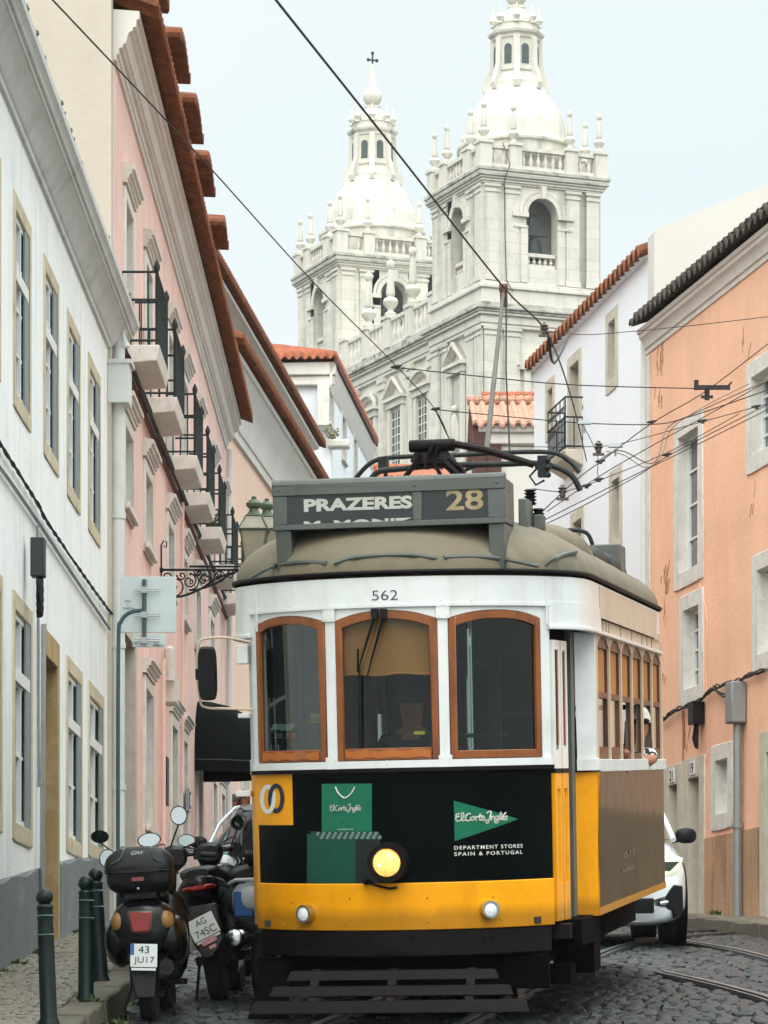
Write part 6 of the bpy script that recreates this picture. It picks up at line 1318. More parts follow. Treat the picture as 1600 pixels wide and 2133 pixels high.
# wall lantern
def lantern(d, px_wall, px_c, y_arm, label, s=1.0, arm=True):
    P = W(px_wall, y_arm, d); C_ = W(px_c, y_arm, d); o = empty('street_lamp', tuple(P), 0, label, 'street lamp', None); L_ = C_.x-P.x; b = MB()
    b.tube([(0, 0, 0), (L_, 0, 0)], .016, 8); b.sph((0, 0, 0), .035, 8, 6); b.tube([(0, 0, .3), (0, 0, -.35)], .012, 6)
    b.tube([(0, 0, .3), (.03, 0, .36), (.07, 0, .34), (.06, 0, .28), (.03, 0, .29)], .01, 5)
    def spiral(cx, cz, r, a0, turns, sgn=1, r_=.01):
        b.tube([(cx+r*(1-k/22)*math.cos(a0+sgn*k/20*turns*6.28), 0, cz+r*(1-k/22)*math.sin(a0+sgn*k/20*turns*6.28)) for k in range(21)], r_, 5)
    b.tube(curve([(.02, 0, -.32), (.2*L_, 0, -.33), (.42*L_, 0, -.24), (.6*L_, 0, -.1), (.8*L_, 0, -.03)], 5), .016, 6)
    for (cx, cz, r, a0, t, sg) in ((.14, -.2, .13, 4.7, 1.4, 1), (.3, -.14, .1, 1.5, 1.4, -1), (.46, -.13, .09, 4.7, 1.5, 1), (.6, -.07, .06, 1.0, 1.4, -1), (.22, -.07, .06, 3, 1.3, 1), (.4, -.04, .04, 3, 1.3, 1), (.75, -.06, .05, 2, 1.3, 1), (.06, -.09, .06, 0, 1.2, 1)): spiral(cx*L_, cz, r, a0, t, sg)
    b.build('bracket', M['iron'], o)
    c = (L_, 0, .07); b = MB(); b.lathe([(.03, -.12), (.06, -.06), (.04, -.03), (.1, 0), (.1, .02)], c, 10); b.build('gallery', M['iron'], o)
    w0, w1, h = .115*s, .175*s, .42*s; b = MB(); z = c[2]+.02
    def fr(x0, w_a, z0, w_b, z1, r):
        for sx_, sy in ((-1, -1), (1, -1), (1, 1), (-1, 1)): b.tube([(x0+sx_*w_a, sy*w_a, z0), (x0+sx_*w_b, sy*w_b, z1)], r, 5)
        for w_, zz in ((w_a, z0), (w_b, z1)):
            pts = [(x0+a*w_, q*w_, zz) for a, q in ((-1, -1), (1, -1), (1, 1), (-1, 1), (-1, -1))]
            for p, q in zip(pts, pts[1:]): b.tube([p, q], r, 5)
    fr(L_, w0, z, w1, z+h, .012); fr(L_, w1+.02, z+h+.01, w0*.9, z+h+.2*s, .01)
    b.lathe([(w0, z+h+.2*s), (w0*.9, z+h+.22*s), (.07*s, z+h+.26*s), (.06*s, z+h+.3*s), (.1*s, z+h+.33*s), (.11*s, z+h+.37*s), (.06*s, z+h+.42*s), (.03*s, z+h+.43*s), (.035*s, z+h+.46*s), (.005, z+h+.48*s)], (L_, 0, 0), 12)
    b.build('lamp_frame', M['lamp_iron'], o)
    b = MB(); g = [[(L_+a*w_, q*w_, zz) for a, q in ((-1, -1), (1, -1), (1, 1), (-1, 1))] for w_, zz in ((w0*.97, z), (w1*.97, z+h))]; b.sheet(g, True)
    g = [[(L_+a*w_, q*w_, zz) for a, q in ((-1, -1), (1, -1), (1, 1), (-1, 1))] for w_, zz in ((w1, z+h+.01), (w0*.85, z+h+.2*s))]; b.sheet(g, True); b.build('lamp_glass', M['lamp_glass'], o, smooth=0)
    return o
M['lamp_iron'] = pm('lamp_green', '#4a5c48', .5, var=.15, vs=8); M['lamp_glass'] = pm('frosted_lamp_glass', '#8f8d78', .35, var=.12, vs=4, dirt=.4, dcol='#b8b49c', dsc=6)
lantern(41.5, 336, 529, 1187, 'iron wall lantern with frosted glass on a scrolled bracket, beside the pink house', .92)
lantern(47.5, 372, 556, 1180, 'moss-green wall lantern half hidden behind the first lantern', .98)
# black dome awning
aw = Bf.uz(405, 1470)[0]; A0 = Vector((Bf.o.x+Bf.e.x*aw, Bf.o.y+Bf.e.y*aw)); ao = empty('awning', (A0.x, A0.y, CH+3.95), Bf.ang, 'black fabric dome awning over a doorway of the pink house', 'awning')
b = MB(); g = []; wd = 2.2; hh = .95; dp = 1.15
for i in range(9):
    a = math.pi/2*i/8; row = []
    for k in range(15):
        q = math.pi*k/14; row.append((wd/2-wd/2*math.cos(q)*math.cos(a*.98), -dp*math.sin(q)**.9*math.cos(a), hh*math.sin(a)))
    g.append(row)
b.sheet(g); g2 = [[(p[0], p[1], p[2]-.16) for p in g[0]], g[0]]; b.sheet(g2); b.build('fabric', pm('awning_black', '#0e1112', .95, spec=.1, var=.15, vs=3, bump=.1), ao, smooth=50)
b = MB(); b.tube([g[0][k] for k in range(15)], .015, 5)
for k in (2, 5, 9, 12): b.tube([g[0][k], (wd/2, -.02, .2)], .012, 5)
b.build('frame', M['iron'], ao)

# ---------------------------------------------------------------- scooters (rear view; local y points away from the camera)
M['s_black'] = pm('scooter_black_gloss', '#090a0b', .25, spec=.35, var=.15, vs=4, coat=.15, dirt=.15, dcol='#3a3a38', dsc=6)
M['s_matt'] = pm('scooter_black_matt', '#0f1011', .5, spec=.3, var=.2, vs=5, bump=.08, bs=60, dirt=.2, dcol='#33342f')
M['s_grey'] = pm('scooter_dark_grey', '#3d4345', .3, var=.1, vs=4, coat=.4)
M['s_white'] = pm('scooter_white', '#c3c8c9', .25, var=.05, vs=4, coat=.4)
M['s_red'] = pm('tail_red', '#861206', .18, var=.2, vs=6, coat=.5); M['s_amber'] = pm('amber_lens', '#8f6a38', .3, var=.2, vs=20)
M['s_green'] = pm('scooter_green', '#1f9a4c', .25, coat=.4); M['s_blue'] = pm('sticker_blue', '#17508f', .4)
M['plate'] = pm('plate_white', '#cfd3cf', .4, var=.05, vs=6, dirt=.15)
def wheel(b, c, r, w_, n=28): b.lathe([(r*.6, c[0]-w_/2), (r*.9, c[0]-w_/2), (r, c[0]-w_*.28), (r*1.01, c[0]), (r, c[0]+w_*.28), (r*.9, c[0]+w_/2), (r*.6, c[0]+w_/2)], (0, c[1], c[2]), n, 'x')
def mirror(par, base, head, r, shape='round', face=-1, name='mirror', back=None, tilt=0.0):
    b = MB(); mid = Vector(base).lerp(Vector(head), .5)+Vector((0, 0, -.02)); b.tube([base, mid, (head[0], head[1]+.02, head[2]-r*.7)], .007, 6)
    T = Matrix.Translation(head) @ Matrix.Rotation(tilt, 4, 'Z'); b.T = T
    pr = [(r*.3, .035), (r*.85, .025), (r*1.05, .0), (r*1.05, -.012)]
    sx_, sz_ = (1, 1) if shape == 'round' else (1.35, .8)
    n = 20; g = [[(q*sx_*math.cos(2*math.pi*k/n), h, q*sz_*math.sin(2*math.pi*k/n)) for k in range(n)] for q, h in pr]; b.rings(g, True)
    o = b.build(name, back or M['s_black'], par); b = MB(); b.T = T; g = [[(r*.93*q*sx_*math.cos(2*math.pi*k/n), -.0135, r*.93*q*sz_*math.sin(2*math.pi*k/n)) for k in range(n)] for q in (1.0, .01)]; b.sheet(g, True); b.build('glass', M['mirror'], o); return o
def numplate(par, c, w_, h, l1, l2, tilt=0, eu=True, back=.0):
    T = Matrix.Translation(c) @ Matrix.Rotation(tilt, 4, 'Y') @ Matrix.Rotation(-.12, 4, 'X')
    b = MB(); b.T = T; b.box(-w_/2, w_/2, -.006, .004, -h/2, h/2); o = b.build('number_plate', M['plate'], par, bevel=.003)
    f = lambda x0, x1, z0, z1: (lambda x, y: T @ Vector((x0+(x1-x0)*x, -.009, z0+(z1-z0)*y)))
    text('digits', l1, M['black'], o, f(-w_*.2, w_*.2, h*.1, h*.4), bold=-.005); text('digits', l2, M['black'], o, f(-w_*.36, w_*.4, -h*.4, -h*.06), bold=-.005)
    if eu: b = MB(); b.T = T; b.box(-w_/2, -w_*.36, -.009, -.007, h*.02, h*.49); b.build('badge', M['s_blue'], o)
    b = MB(); b.T = T; b.box(-w_*.45, w_*.45, -.008, .002, -h/2-.022, -h/2-.006); b.build('plate_frame', M['plate'], o)
    return o
def bars(par, zc_, y, wd, steer=.3, m=None, dx=0):
    T = Matrix.Translation((dx, y, zc_)) @ Matrix.Rotation(steer, 4, 'Z'); b = MB(); b.T = T
    b.tube(curve([(-wd, -.05, .0), (-wd*.6, .02, .02), (0, .06, 0), (wd*.6, .02, .02), (wd, -.05, .0)], 4), .013, 8)
    b.tube([(-wd-.0, -.05, 0), (-wd+.11, -.03, .01)], .02, 10); b.tube([(wd, -.05, 0), (wd-.11, -.03, .01)], .02, 10)
    for s in (-1, 1): b.tube([(s*(wd-.12), -.0, .01), (s*(wd-.06), .05, .005), (s*wd, .06, 0)], .007, 5); b.box(s*wd*.6-.03, s*wd*.6+.03, -.03, .05, -.02, .045)
    b.loft([(-.06, 0, 0, .06, .05, .06), (0, 0, .01, .1, .07, .09), (.1, 0, .0, .09, .06, .1), (.16, 0, -.02, .03, .03, .04)], 16, 2.5)
    for k_ in range(5): s_ = -1 if k_ % 2 else 1; b.tube(curve([(s_*(wd-.14), .02, .02), (s_*.2, .08+.02*k_, .1-.02*k_), (s_*.06, .14, .02), (s_*.03, .2, -.25)], 4), .005, 5)
    b.tube([(0, .1, -.02), (0, .32, -.62)], .03, 8); b.build('handlebar', m or M['s_matt'], par); return T
def scooter(loc, lean, yaw, label, body, kind):
    o = empty('scooter', loc, 0, label, 'scooter', 'scooters parked on the left', rot=Euler((0, lean, yaw)))
    b = MB(); wheel(b, (0, .24, .24), .24, .12); ro = b.build('rear_wheel', M['rubber'], o); b = MB(); b.lathe([(.02, -.05), (.14, -.05), (.15, .05), (.02, .05)], (0, .24, .24), 18, 'x'); b.build('rim', M['pipe_grey'], ro)
    b = MB(); wheel(b, (0, 1.5, .23), .23, .11); b.build('front_wheel', M['rubber'], o)
    if kind == 'vespa':
        b = MB(); b.loft([(-.05, 0, .66, .11, .09, .15), (-.02, 0, .66, .19, .14, .19), (.06, 0, .65, .235, .17, .2), (.2, 0, .62, .25, .2, .2), (.4, 0, .6, .24, .2, .22), (.6, 0, .58, .2, .2, .2), (.75, 0, .56, .14, .16, .2)], 28, 2.5)
        b.build('rear_body', body, o, smooth=60)
        for s in (-1, 1):                              # side panels that bulge over the wheel
            b = MB(); b.loft([(-.0, s*.17, .55, .04, .05, .05), (.05, s*.2, .55, .075, .12, .11), (.2, s*.22, .54, .09, .17, .14), (.45, s*.22, .54, .08, .17, .16), (.7, s*.17, .52, .04, .08, .08)], 18, 2.3); b.build('side_panel', M['s_black'], o, smooth=60)
        b = MB(); b.loft([(.12, 0, .86, .12, .03, .03), (.16, 0, .86, .15, .05, .04), (.5, 0, .87, .16, .06, .04), (.75, 0, .83, .14, .04, .04), (.82, 0, .82, .06, .02, .02)], 20, 3); b.build('seat', M['s_matt'], o, smooth=60)
        b = MB(); b.py([(-.098, .74), (.098, .74), (.078, .60), (.05, .585), (-.05, .585), (-.078, .60)], -.08, .0); tl = b.build('tail_lamp', pm('lamp_rim', '#5d5a50', .4, metal=.6) if 'lamp_rim' not in bpy.data.materials else bpy.data.materials['lamp_rim'], o, bevel=.012)
        b = MB(); b.py([(-.084, .728), (.084, .728), (.066, .612), (.045, .598), (-.045, .598), (-.066, .612)], -.09, -.075); b.build('lens', M['s_red'], tl, bevel=.006)
        for s in (-1, 1): b = MB(); b.loft([(-.035, s*.17, .675, .02, .03, .03), (-.02, s*.175, .675, .034, .06, .06), (.04, s*.2, .675, .036, .05, .06)], 14, 2.4); b.build('indicator', M['s_amber'], o, smooth=60)
        b = MB(); b.add([(-.085, -.03, .54), (.085, -.03, .54), (.1, -.075, .35), (.085, -.11, .16), (-.06, -.11, .16), (-.1, -.075, .35), (-.085, 0, .54), (.085, 0, .54), (.1, -.05, .35), (.085, -.085, .16), (-.06, -.085, .16), (-.1, -.05, .35)], [(0,1,2,5),(5,2,3,4),(6,11,8,7),(11,10,9,8),(0,6,7,1),(1,7,8,2),(2,8,9,3),(3,9,10,4),(4,10,11,5),(5,11,6,0)]); b.build('mud_flap', M['s_matt'], o, bevel=.01)
        numplate(o, (.015, -.115, .44), .2, .155, '43', 'JU17', .06)
        b = MB(); b.box(-.11, .02, -.0, .16, .28, .46); b.tube([(.17, -.02, .36), (.17, .3, .34)], .055, 14); b.tube([(.17, -.03, .36), (.17, -.0, .36)], .022, 10); b.build('exhaust', M['s_matt'], o, smooth=40)
        b = MB(); b.tube([(-.1, .2, .3), (-.17, .16, .12), (-.2, .14, .03)], .012, 6); b.tube([(.1, .55, .25), (.16, .6, .02)], .012, 6); b.build('stand', M['iron'], o)
        # top case
        b = MB(); b.loft([(-.12, 0, 1.0, .16, .04, .10), (-.1, 0, 1.0, .225, .02, .12), (-.0, 0, 1.0, .25, .0, .15), (.15, 0, 1.0, .25, .0, .15), (.26, 0, 1.0, .2, .0, .12)], 28, 3.6); tc_ = b.build('top_case', M['s_matt'], o, smooth=50)
        b = MB(); b.loft([(-.135, 0, 1.005, .17, .03, .006), (-.115, 0, 1.005, .235, .09, .006), (-.05, 0, 1.005, .255, .145, .006), (.08, 0, 1.005, .258, .165, .006), (.2, 0, 1.005, .235, .14, .006), (.28, 0, 1.005, .15, .06, .006)], 28, 2.9); b.build('lid', M['s_matt'], tc_, smooth=50)
        b = MB(); b.loft([(-.142, 0, .995, .17, .008, .008), (-.125, 0, .995, .24, .008, .008), (-.05, 0, .995, .262, .008, .008), (.2, 0, .995, .245, .008, .008)], 28, 3); b.build('seam', M['s_black'], tc_)
        for s in (-1, 1):
            b = MB(); b.tube(curve([(s*.19, -.125, 1.05), (s*.13, -.128, 1.075), (s*.1, -.06, 1.14), (s*.1, .05, 1.165)], 4), .006, 5); b.build('lid_ridge', M['s_grey'], tc_)
        b = MB(); b.box(-.045, .045, -.138, -.125, .93, .955); b.build('reflector', pm('case_reflector', '#7c3a34', .4), tc_); b = MB(); b.sph((0, -.13, .88), .012, 8, 6); b.build('lock', M['chrome'], tc_)
        text('lettering', 'GIVI', M['pipe_grey'], tc_, lambda x, y: (-.045+.09*x, -.1135+.035*y, 1.104+.026*y), bold=.02, shear=.3)
        b = MB(); b.box(-.12, .12, -.02, .22, .82, .87); b.tube([(-.16, .0, .84), (-.17, .3, .86)], .014, 6); b.tube([(.16, .0, .84), (.17, .3, .86)], .014, 6); b.build('rack', M['iron'], o)
        b = MB(); b.box(-.21, .21, .85, 1.1, .26, .3); b.loft([(1.12, 0, .62, .2, .3, .35), (1.18, 0, .62, .24, .34, .36), (1.26, 0, .6, .2, .34, .34), (1.32, 0, .6, .1, .2, .3)], 20, 2.6); b.loft([(1.2, 0, .3, .07, .1, .12), (1.5, 0, .36, .09, .14, .1), (1.75, 0, .28, .05, .1, .05)], 16, 2.3); b.build('leg_shield', body, o, smooth=60)
        bars(o, 1.14, 1.02, .31, .3, dx=.17); mirror(o, (.12, 1.0, 1.16), (.22, .98, 1.42), .064); mirror(o, (-.12, 1.04, 1.14), (-.35, 1.0, 1.15), .064)
    elif kind == 'sport':
        b = MB(); b.loft([(-.12, 0, .84, .05, .04, .04), (-.05, 0, .82, .13, .07, .12), (.15, 0, .79, .18, .1, .16), (.45, 0, .74, .2, .12, .18), (.8, 0, .66, .15, .1, .2)], 22, 2.2); b.build('rear_body', body, o, smooth=60)
        b = MB(); b.loft([(-.05, 0, .9, .08, .03, .03), (.1, 0, .91, .14, .05, .04), (.5, 0, .9, .17, .04, .05), (.9, 0, .82, .14, .03, .04)], 18, 2.6); b.build('seat', M['s_matt'], o, smooth=60)
        b = MB(); b.tube([(-.14, -.02, .93), (-.16, .25, .95)], .012, 6); b.tube([(.14, -.02, .93), (.16, .25, .95)], .012, 6); b.build('grab_rail', M['chrome'], o)
        b = MB(); b.loft([(-.14, 0, .8, .06, .012, .02), (-.1, 0, .8, .11, .02, .03), (-.04, 0, .8, .13, .02, .03)], 14, 2.5); b.build('tail_lamp', M['s_red'], o, smooth=60)
        b = MB(); b.add([(-.09, -.12, .68), (.11, -.12, .68), (.13, -.18, .42), (.04, -.2, .3), (-.03, -.2, .3), (-.07, -.18, .42), (-.09, -.06, .68), (.11, -.06, .68), (.13, -.15, .42), (.04, -.17, .3), (-.03, -.17, .3), (-.07, -.15, .42)], [(0,1,2,5),(5,2,3,4),(6,11,8,7),(11,10,9,8),(0,6,7,1),(1,7,8,2),(2,8,9,3),(3,9,10,4),(4,10,11,5),(5,11,6,0)]); mf = b.build('mud_flap', M['s_black'], o, bevel=.01)
        b = MB(); b.T = Matrix.Translation((.03, -.195, .42)) @ Matrix.Rotation(-.3, 4, 'Y'); b.box(-.055, .055, -.004, 0, -.02, .018); b.box(-.02, .03, -.004, 0, -.06, -.035); b.build('sticker', pm('sticker_pink', '#c98e8e', .5, var=.4, vs=60), mf)
        numplate(o, (0, -.17, .52), .2, .155, 'AG', '74SC', -.32, eu=False)
        b = MB(); b.tube([(.19, -.05, .42), (.19, .1, .4), (.16, .5, .32)], [.06, .062, .04], 16); b.build('exhaust', M['s_matt'], o); b = MB(); b.lathe([(.03, -.07), (.055, -.065), (.062, -.05), (.062, -.03)], (.19, 0, .42), 18, 'y'); b.build('exhaust_tip', M['chrome'], o)
        b = MB(); b.box(-.2, .2, .85, 1.1, .3, .36); b.loft([(1.1, 0, .66, .2, .3, .35), (1.2, 0, .66, .26, .38, .36), (1.35, 0, .62, .2, .34, .3), (1.5, 0, .6, .06, .1, .1)], 20, 2.4); b.loft([(1.2, 0, .3, .07, .1, .12), (1.5, 0, .36, .09, .14, .1), (1.75, 0, .28, .05, .1, .05)], 16, 2.3); b.build('leg_shield', body, o, smooth=60)
        bars(o, 1.1, 1.0, .34, .15); mirror(o, (-.28, 1.0, 1.12), (-.42, .98, 1.26), .062, 'oval', back=M['s_black'], tilt=.2); mirror(o, (.28, 1.0, 1.12), (.40, .98, 1.22), .062, 'oval', back=M['s_black'], tilt=-.2)
        b = MB(); b.tube([(-.1, .2, .3), (-.16, .16, .03)], .012, 6); b.build('stand', M['iron'], o)
    elif kind == 'classic':
        b = MB(); b.loft([(0, 0, .62, .1, .1, .1), (.05, 0, .62, .19, .15, .18), (.3, 0, .6, .22, .18, .2), (.7, 0, .55, .15, .15, .15)], 22, 2.5); b.build('rear_body', body, o, smooth=60)
        b = MB(); b.loft([(.05, 0, .82, .1, .03, .03), (.15, 0, .83, .15, .05, .04), (.6, 0, .83, .14, .04, .04), (.7, 0, .82, .05, .02, .02)], 18, 3); b.build('seat', M['s_matt'], o, smooth=60)
        b = MB(); b.box(-.2, .2, .75, 1.0, .26, .3); b.loft([(1.0, 0, .7, .16, .3, .4), (1.06, 0, .7, .21, .36, .42), (1.12, 0, .68, .19, .34, .4)], 20, 3); b.build('leg_shield', M['s_grey'], o, smooth=60)
        T = bars(o, 1.14, .98, .33, .1); b = MB(); b.loft([(.8, -.12, 1.02, .03, .04, .04), (.83, -.12, 1.02, .085, .11, .12), (.9, -.12, 1.02, .1, .13, .14), (.98, -.1, 1.02, .05, .07, .07)], 20, 2); b.build('helmet_case', M['s_white'], o, smooth=60)
        b = MB(); b.loft([(.9, -.26, 1.16, .09, .03, .03), (.95, -.22, 1.15, .12, .035, .03), (1.02, -.2, 1.14, .09, .02, .02)], 14, 2.2); b.build('visor', M['s_green'], o, smooth=60)
        mirror(o, (-.1, 1.0, 1.16), (-.02, 1.0, 1.42), .062, tilt=.9); mirror(o, (.25, 1.0, 1.15), (.32, 1.0, 1.38), .072); b = MB(); b.box(.0, .04, .93, .96, 1.17, 1.2); b.build('switch', M['s_red'], o)
        b = MB()
        for k in range(6): b.tube(curve([(-.05+.04*k, .9, 1.12), (-.02+.03*k, .85, 1.06+.01*k), (.03*k-.08, .9, 1.0)], 4), .006, 5)
        b.build('cables', M['chrome'], o)
    else:
        b = MB(); b.loft([(-.1, 0, .72, .06, .06, .06), (-.04, 0, .72, .17, .12, .12), (.2, 0, .7, .22, .14, .16), (.6, 0, .64, .2, .12, .18), (.8, 0, .6, .1, .1, .1)], 22, 2.6); b.build('rear_body', M['s_white'], o, smooth=60)
        b = MB(); b.box(-.16, -.02, -.075, -.055, .58, .76); b.build('rear_sticker', M['s_blue'], o, bevel=.01)
        b = MB(); b.loft([(-.05, 0, .86, .15, .06, .05), (.1, 0, .87, .22, .09, .06), (.55, 0, .88, .2, .06, .06), (.8, 0, .84, .1, .03, .03)], 20, 2.6); b.build('seat', M['s_matt'], o, smooth=60)
        b = MB(); b.loft([(-.15, .1, 1.1, .12, .16, .16), (-.1, .1, 1.1, .19, .2, .2), (.15, .1, 1.12, .2, .22, .2), (.25, .1, 1.1, .12, .16, .16)], 22, 3); tc_ = b.build('top_case', M['s_black'], o, smooth=50)
        text('lettering', '0126', M['pipe_grey'], tc_, lambda x, y: (-.06+.07*x, -.152, 1.02+.025*y))
        b = MB(); b.lathe([(.02, -.1), (.045, -.12), (.07, -.11), (.078, -.08), (.075, .0), (.06, .3)], (-.12, 0, .42), 20, 'y'); b.build('exhaust', M['chrome'], o); b = MB(); b.lathe([(.001, -.123), (.035, -.123)], (-.12, 0, .42), 16, 'y', caps=False); b.build('exhaust_hole', M['black'], o)
        b = MB(); b.tube([(-.2, .0, .82), (-.14, -.08, .84), (0, -.1, .84)], .014, 6); b.build('grab_rail', M['s_white'], o)
        b = MB(); b.box(-.2, .2, .85, 1.1, .3, .36); b.loft([(1.1, 0, .66, .18, .3, .35), (1.2, 0, .66, .24, .38, .36), (1.35, 0, .62, .2, .3, .3)], 20, 2.6); b.build('leg_shield', M['s_white'], o, smooth=60); bars(o, 1.12, 1.0, .34, 0)
    return o
def scale_parts(o, sx_, sy, sz): o.scale = (sx_, sy, sz); return o
def at(px, d): return ((px-CX)*d/FP, d, ground(d))
sA = scooter(at(306, 21.5), -.05, -.03, 'black scooter with a large top case, red tail lamp and number plate 43 JU17', M['s_black'], 'vespa')
scooter(at(452, 23.4), -.15, -.06, 'black sport scooter with tilted white plate AG 74SC', M['s_black'], 'sport')
sC = scooter(at(475, 25.0), -.04, -.1, 'dark grey scooter with green visor and white headlamp shell on its bars', M['s_black'], 'classic')
scooter(at(541, 23.6), -.02, -.1, 'white hire scooter with blue sticker and chrome exhaust, half hidden by the tram', M['s_white'], 'hire')

sA.scale = (.86, .95, .97); sC.scale = (.95, .95, .9)
scooter(at(318, 24.6), -.02, .12, 'black scooter almost hidden behind the top case scooter, only mirrors and bars showing', M['s_black'], 'sport').scale = (.8, .8, .93)
# ---------------------------------------------------------------- cars
def car(loc, yaw, label, paint, plate_t, lamps, front=True, roofrise=1.5):
    o = empty('car', loc, 0, label, 'car', None, rot=Euler((R(2.5), 0, yaw)))
    b = MB()                                          # lower body, nose at y = 0, going away
    st = [(-.0, .62, .22, .56), (.04, .74, .2, .66), (.12, .80, .19, .74), (.3, .86, .18, .82), (.6, .885, .2, .92), (1.0, .9, .2, 1.0), (1.4, .9, .2, 1.03), (2.4, .9, .2, 1.04), (3.4, .895, .2, 1.05), (3.9, .86, .22, 1.02), (4.15, .78, .28, .95), (4.2, .7, .35, .85)]
    b.loft([(y, 0, (z0+z1)/2, hw_, (z1-z0)/2, (z1-z0)/2) for y, hw_, z0, z1 in st], 36, 4.2); bd = b.build('body', paint, o, smooth=60)
    b = MB()                                          # greenhouse
    st = [(1.15, .72, .98, 1.0), (1.45, .73, .98, 1.2), (1.9, .70, .98, 1.42), (2.3, .68, .98, roofrise), (3.0, .67, .98, roofrise), (3.6, .66, .98, 1.42), (3.95, .62, .98, 1.2), (4.1, .6, .98, 1.0)]
    g = []
    for y, hw_, z0, z1 in st: g.append([(-hw_-.1, y, z0), (-hw_-.02, y, z0+(z1-z0)*.5), (-hw_+.12, y, z1-.02), (-hw_*.5, y, z1), (hw_*.5, y, z1), (hw_-.12, y, z1-.02), (hw_+.02, y, z0+(z1-z0)*.5), (hw_+.1, y, z0)])
    b.rings(g); b.build('glasshouse', M['pane_car'], o, smooth=35)
    b = MB(); b.loft([(1.95, 0, 1.46, .5, .02, .03), (2.3, 0, roofrise-.01, .57, .03, .03), (3.0, 0, roofrise, .57, .03, .03), (3.6, 0, 1.44, .5, .02, .03)], 20, 5); b.build('roof', paint, o, smooth=60)
    for s in (-1, 1):
        b = MB(); b.tube([(s*.84, 1.12, .98), (s*.76, 1.5, 1.24), (s*.62, 2.0, 1.45), (s*.58, 2.3, roofrise-.02), (s*.57, 3.0, roofrise-.02), (s*.56, 3.6, 1.42), (s*.62, 4.0, 1.1)], .03, 8); b.tube([(s*.76, 2.45, 1.0), (s*.60, 2.55, 1.48)], .035, 6); b.build('pillar', paint, o)
    for y in (.85, 3.35):
        for s in (-1, 1):
            b = MB(); wheel(b, (s*.78, y, .33), .33, .22); wh = b.build('wheel', M['rubber'], o); b = MB(); b.lathe([(.03, s*.87), (.2, s*.86), (.235, s*.85), (.22, s*.8)], (0, y, .33), 20, 'x'); b.build('rim', M['zinc'], wh)
            b = MB(); b.lathe([(.37, s*.80), (.42, s*.895), (.43, s*.9), (.37, s*.905)], (0, y, .34), 24, 'x', caps=False); b.build('arch_trim', M['black'], o)
    if front:
        b = MB(); b.box(-.5, .5, -.012, .02, .3, .44); b.box(-.42, .42, -.002, .05, .6, .68); b.build('grille', M['black'], o, bevel=.02)
        for s in (-1, 1):
            b = MB(); P_ = [(s*.48, .43), (s*.62, .47), (s*.70, .56), (s*.79, .55), (s*.80, .3), (s*.70, .25), (s*.68, .33), (s*.5, .36)]; b.py(P_ if s > 0 else P_[::-1], -.0, .32)
            b.build('air_intake', M['black'], o, bevel=.012)
            b = MB(); b.tube([(s*.55, -.01, .39), (s*.74, .06, .42)], .025, 8); b.build('fog_lamp', M['chrome'], o)
            b = MB(); P_ = [(s*.42, .68), (s*.47, .79), (s*.7, .83), (s*.80, .80), (s*.74, .69), (s*.6, .63)]; b.py(P_, .03, .4); hl = b.build('headlight', lamps, o, bevel=.015)
            b = MB(); b.add([(s*.46, .024, .70), (s*.66, .024, .68), (s*.76, .024, .77), (s*.5, .024, .765)], [(0,1,2,3)]); b.build('lamp_core', pm('lamp_core', '#39443a', .2) if 'lamp_core' not in bpy.data.materials else bpy.data.materials['lamp_core'], hl)
        b = MB(); b.box(-.26, .26, -.03, -.012, .26, .37); npx = b.build('number_plate', M['plate'], o, bevel=.003); text('digits', plate_t, M['black'], npx, lambda x, y: (-.22+.44*x, -.034, .285+.06*y), spacing=1.2)
    for s in (-1, 1):
        b = MB(); b.loft([(1.3, s*.98, 1.02, .03, .03, .03), (1.33, s*1.0, 1.02, .11, .075, .07), (1.42, s*.99, 1.02, .1, .07, .06), (1.47, s*.97, 1.02, .04, .03, .03)], 18, 2.6); b.tube([(s*.86, 1.42, .97), (s*.95, 1.4, .99)], .025, 6); b.build('wing_mirror', M['black'], o, smooth=60)
    return o
M['pane_car'] = pm('car_glass', '#22343a', .04, var=.1, vs=1, spec=1, coat=.5)
M['car_white'] = pm('car_white_paint', '#d9dddf', .22, var=.02, vs=3, coat=.6); M['car_silver'] = pm('car_silver_paint', '#a9b1b6', .25, var=.03, coat=.6, metal=.3)
m_ = pm('lit_led_lamp', '#aeb9a8', .1, var=.2, vs=20, emit='#e6ffc8', es=.55)
cw_ = car((2.0, 30.4, ground(31)-.03), .03, 'white car with lit headlight and black door mirror, right behind the tram', M['car_white'], '85 SX 0 T', m_); cw_.scale = (.89, 1, 1)
car((-1.42, 41.0, ground(41.5)), -.06, 'silver hatchback parked on the left behind the scooters', M['car_silver'], 'LX 20 74', pm('clear_lamp', '#aab4b8', .1))

# ---------------------------------------------------------------- overhead wires
_wt = {}
def wire(pts, label, r=.009, cat='wire', name='overhead_wire', m=None, group=None):
    P_ = [W(*p) for p in pts]
    if len(P_) > 2: P_ = [Vector(q) for q in curve([tuple(p) for p in P_], 6)]
    o_ = P_[0]; b = MB(); b.tube([p-o_ for p in P_], r*.62, 5); o = b.build(name, m or M['cable'], None, loc=o_); tag(o, label, cat, group); return o
wire([(560, -22, 15.4), (575, 0, 15.8), (800, 283, 19.3), (1048, 597, 24.6), (1138, 692, 27.4), (1190, 828, 32.5), (1222, 960, 40)], 'thick tram contact wire running down from the top to the trolley pole', .011, 'wire')
wire([(80, -31, 15.3), (110, 0, 15.8), (420, 330, 20), (650, 585, 25), (828, 765, 30), (908, 855, 34), (936, 915, 38)], 'thin contact wire crossing from the upper left towards the church', .0075, 'wire')
wire([(823, 765, 30), (1000, 784, 31), (1200, 802, 32), (1480, 810, 33.5)], 'upper span wire crossing in front of the church and white house', .009)
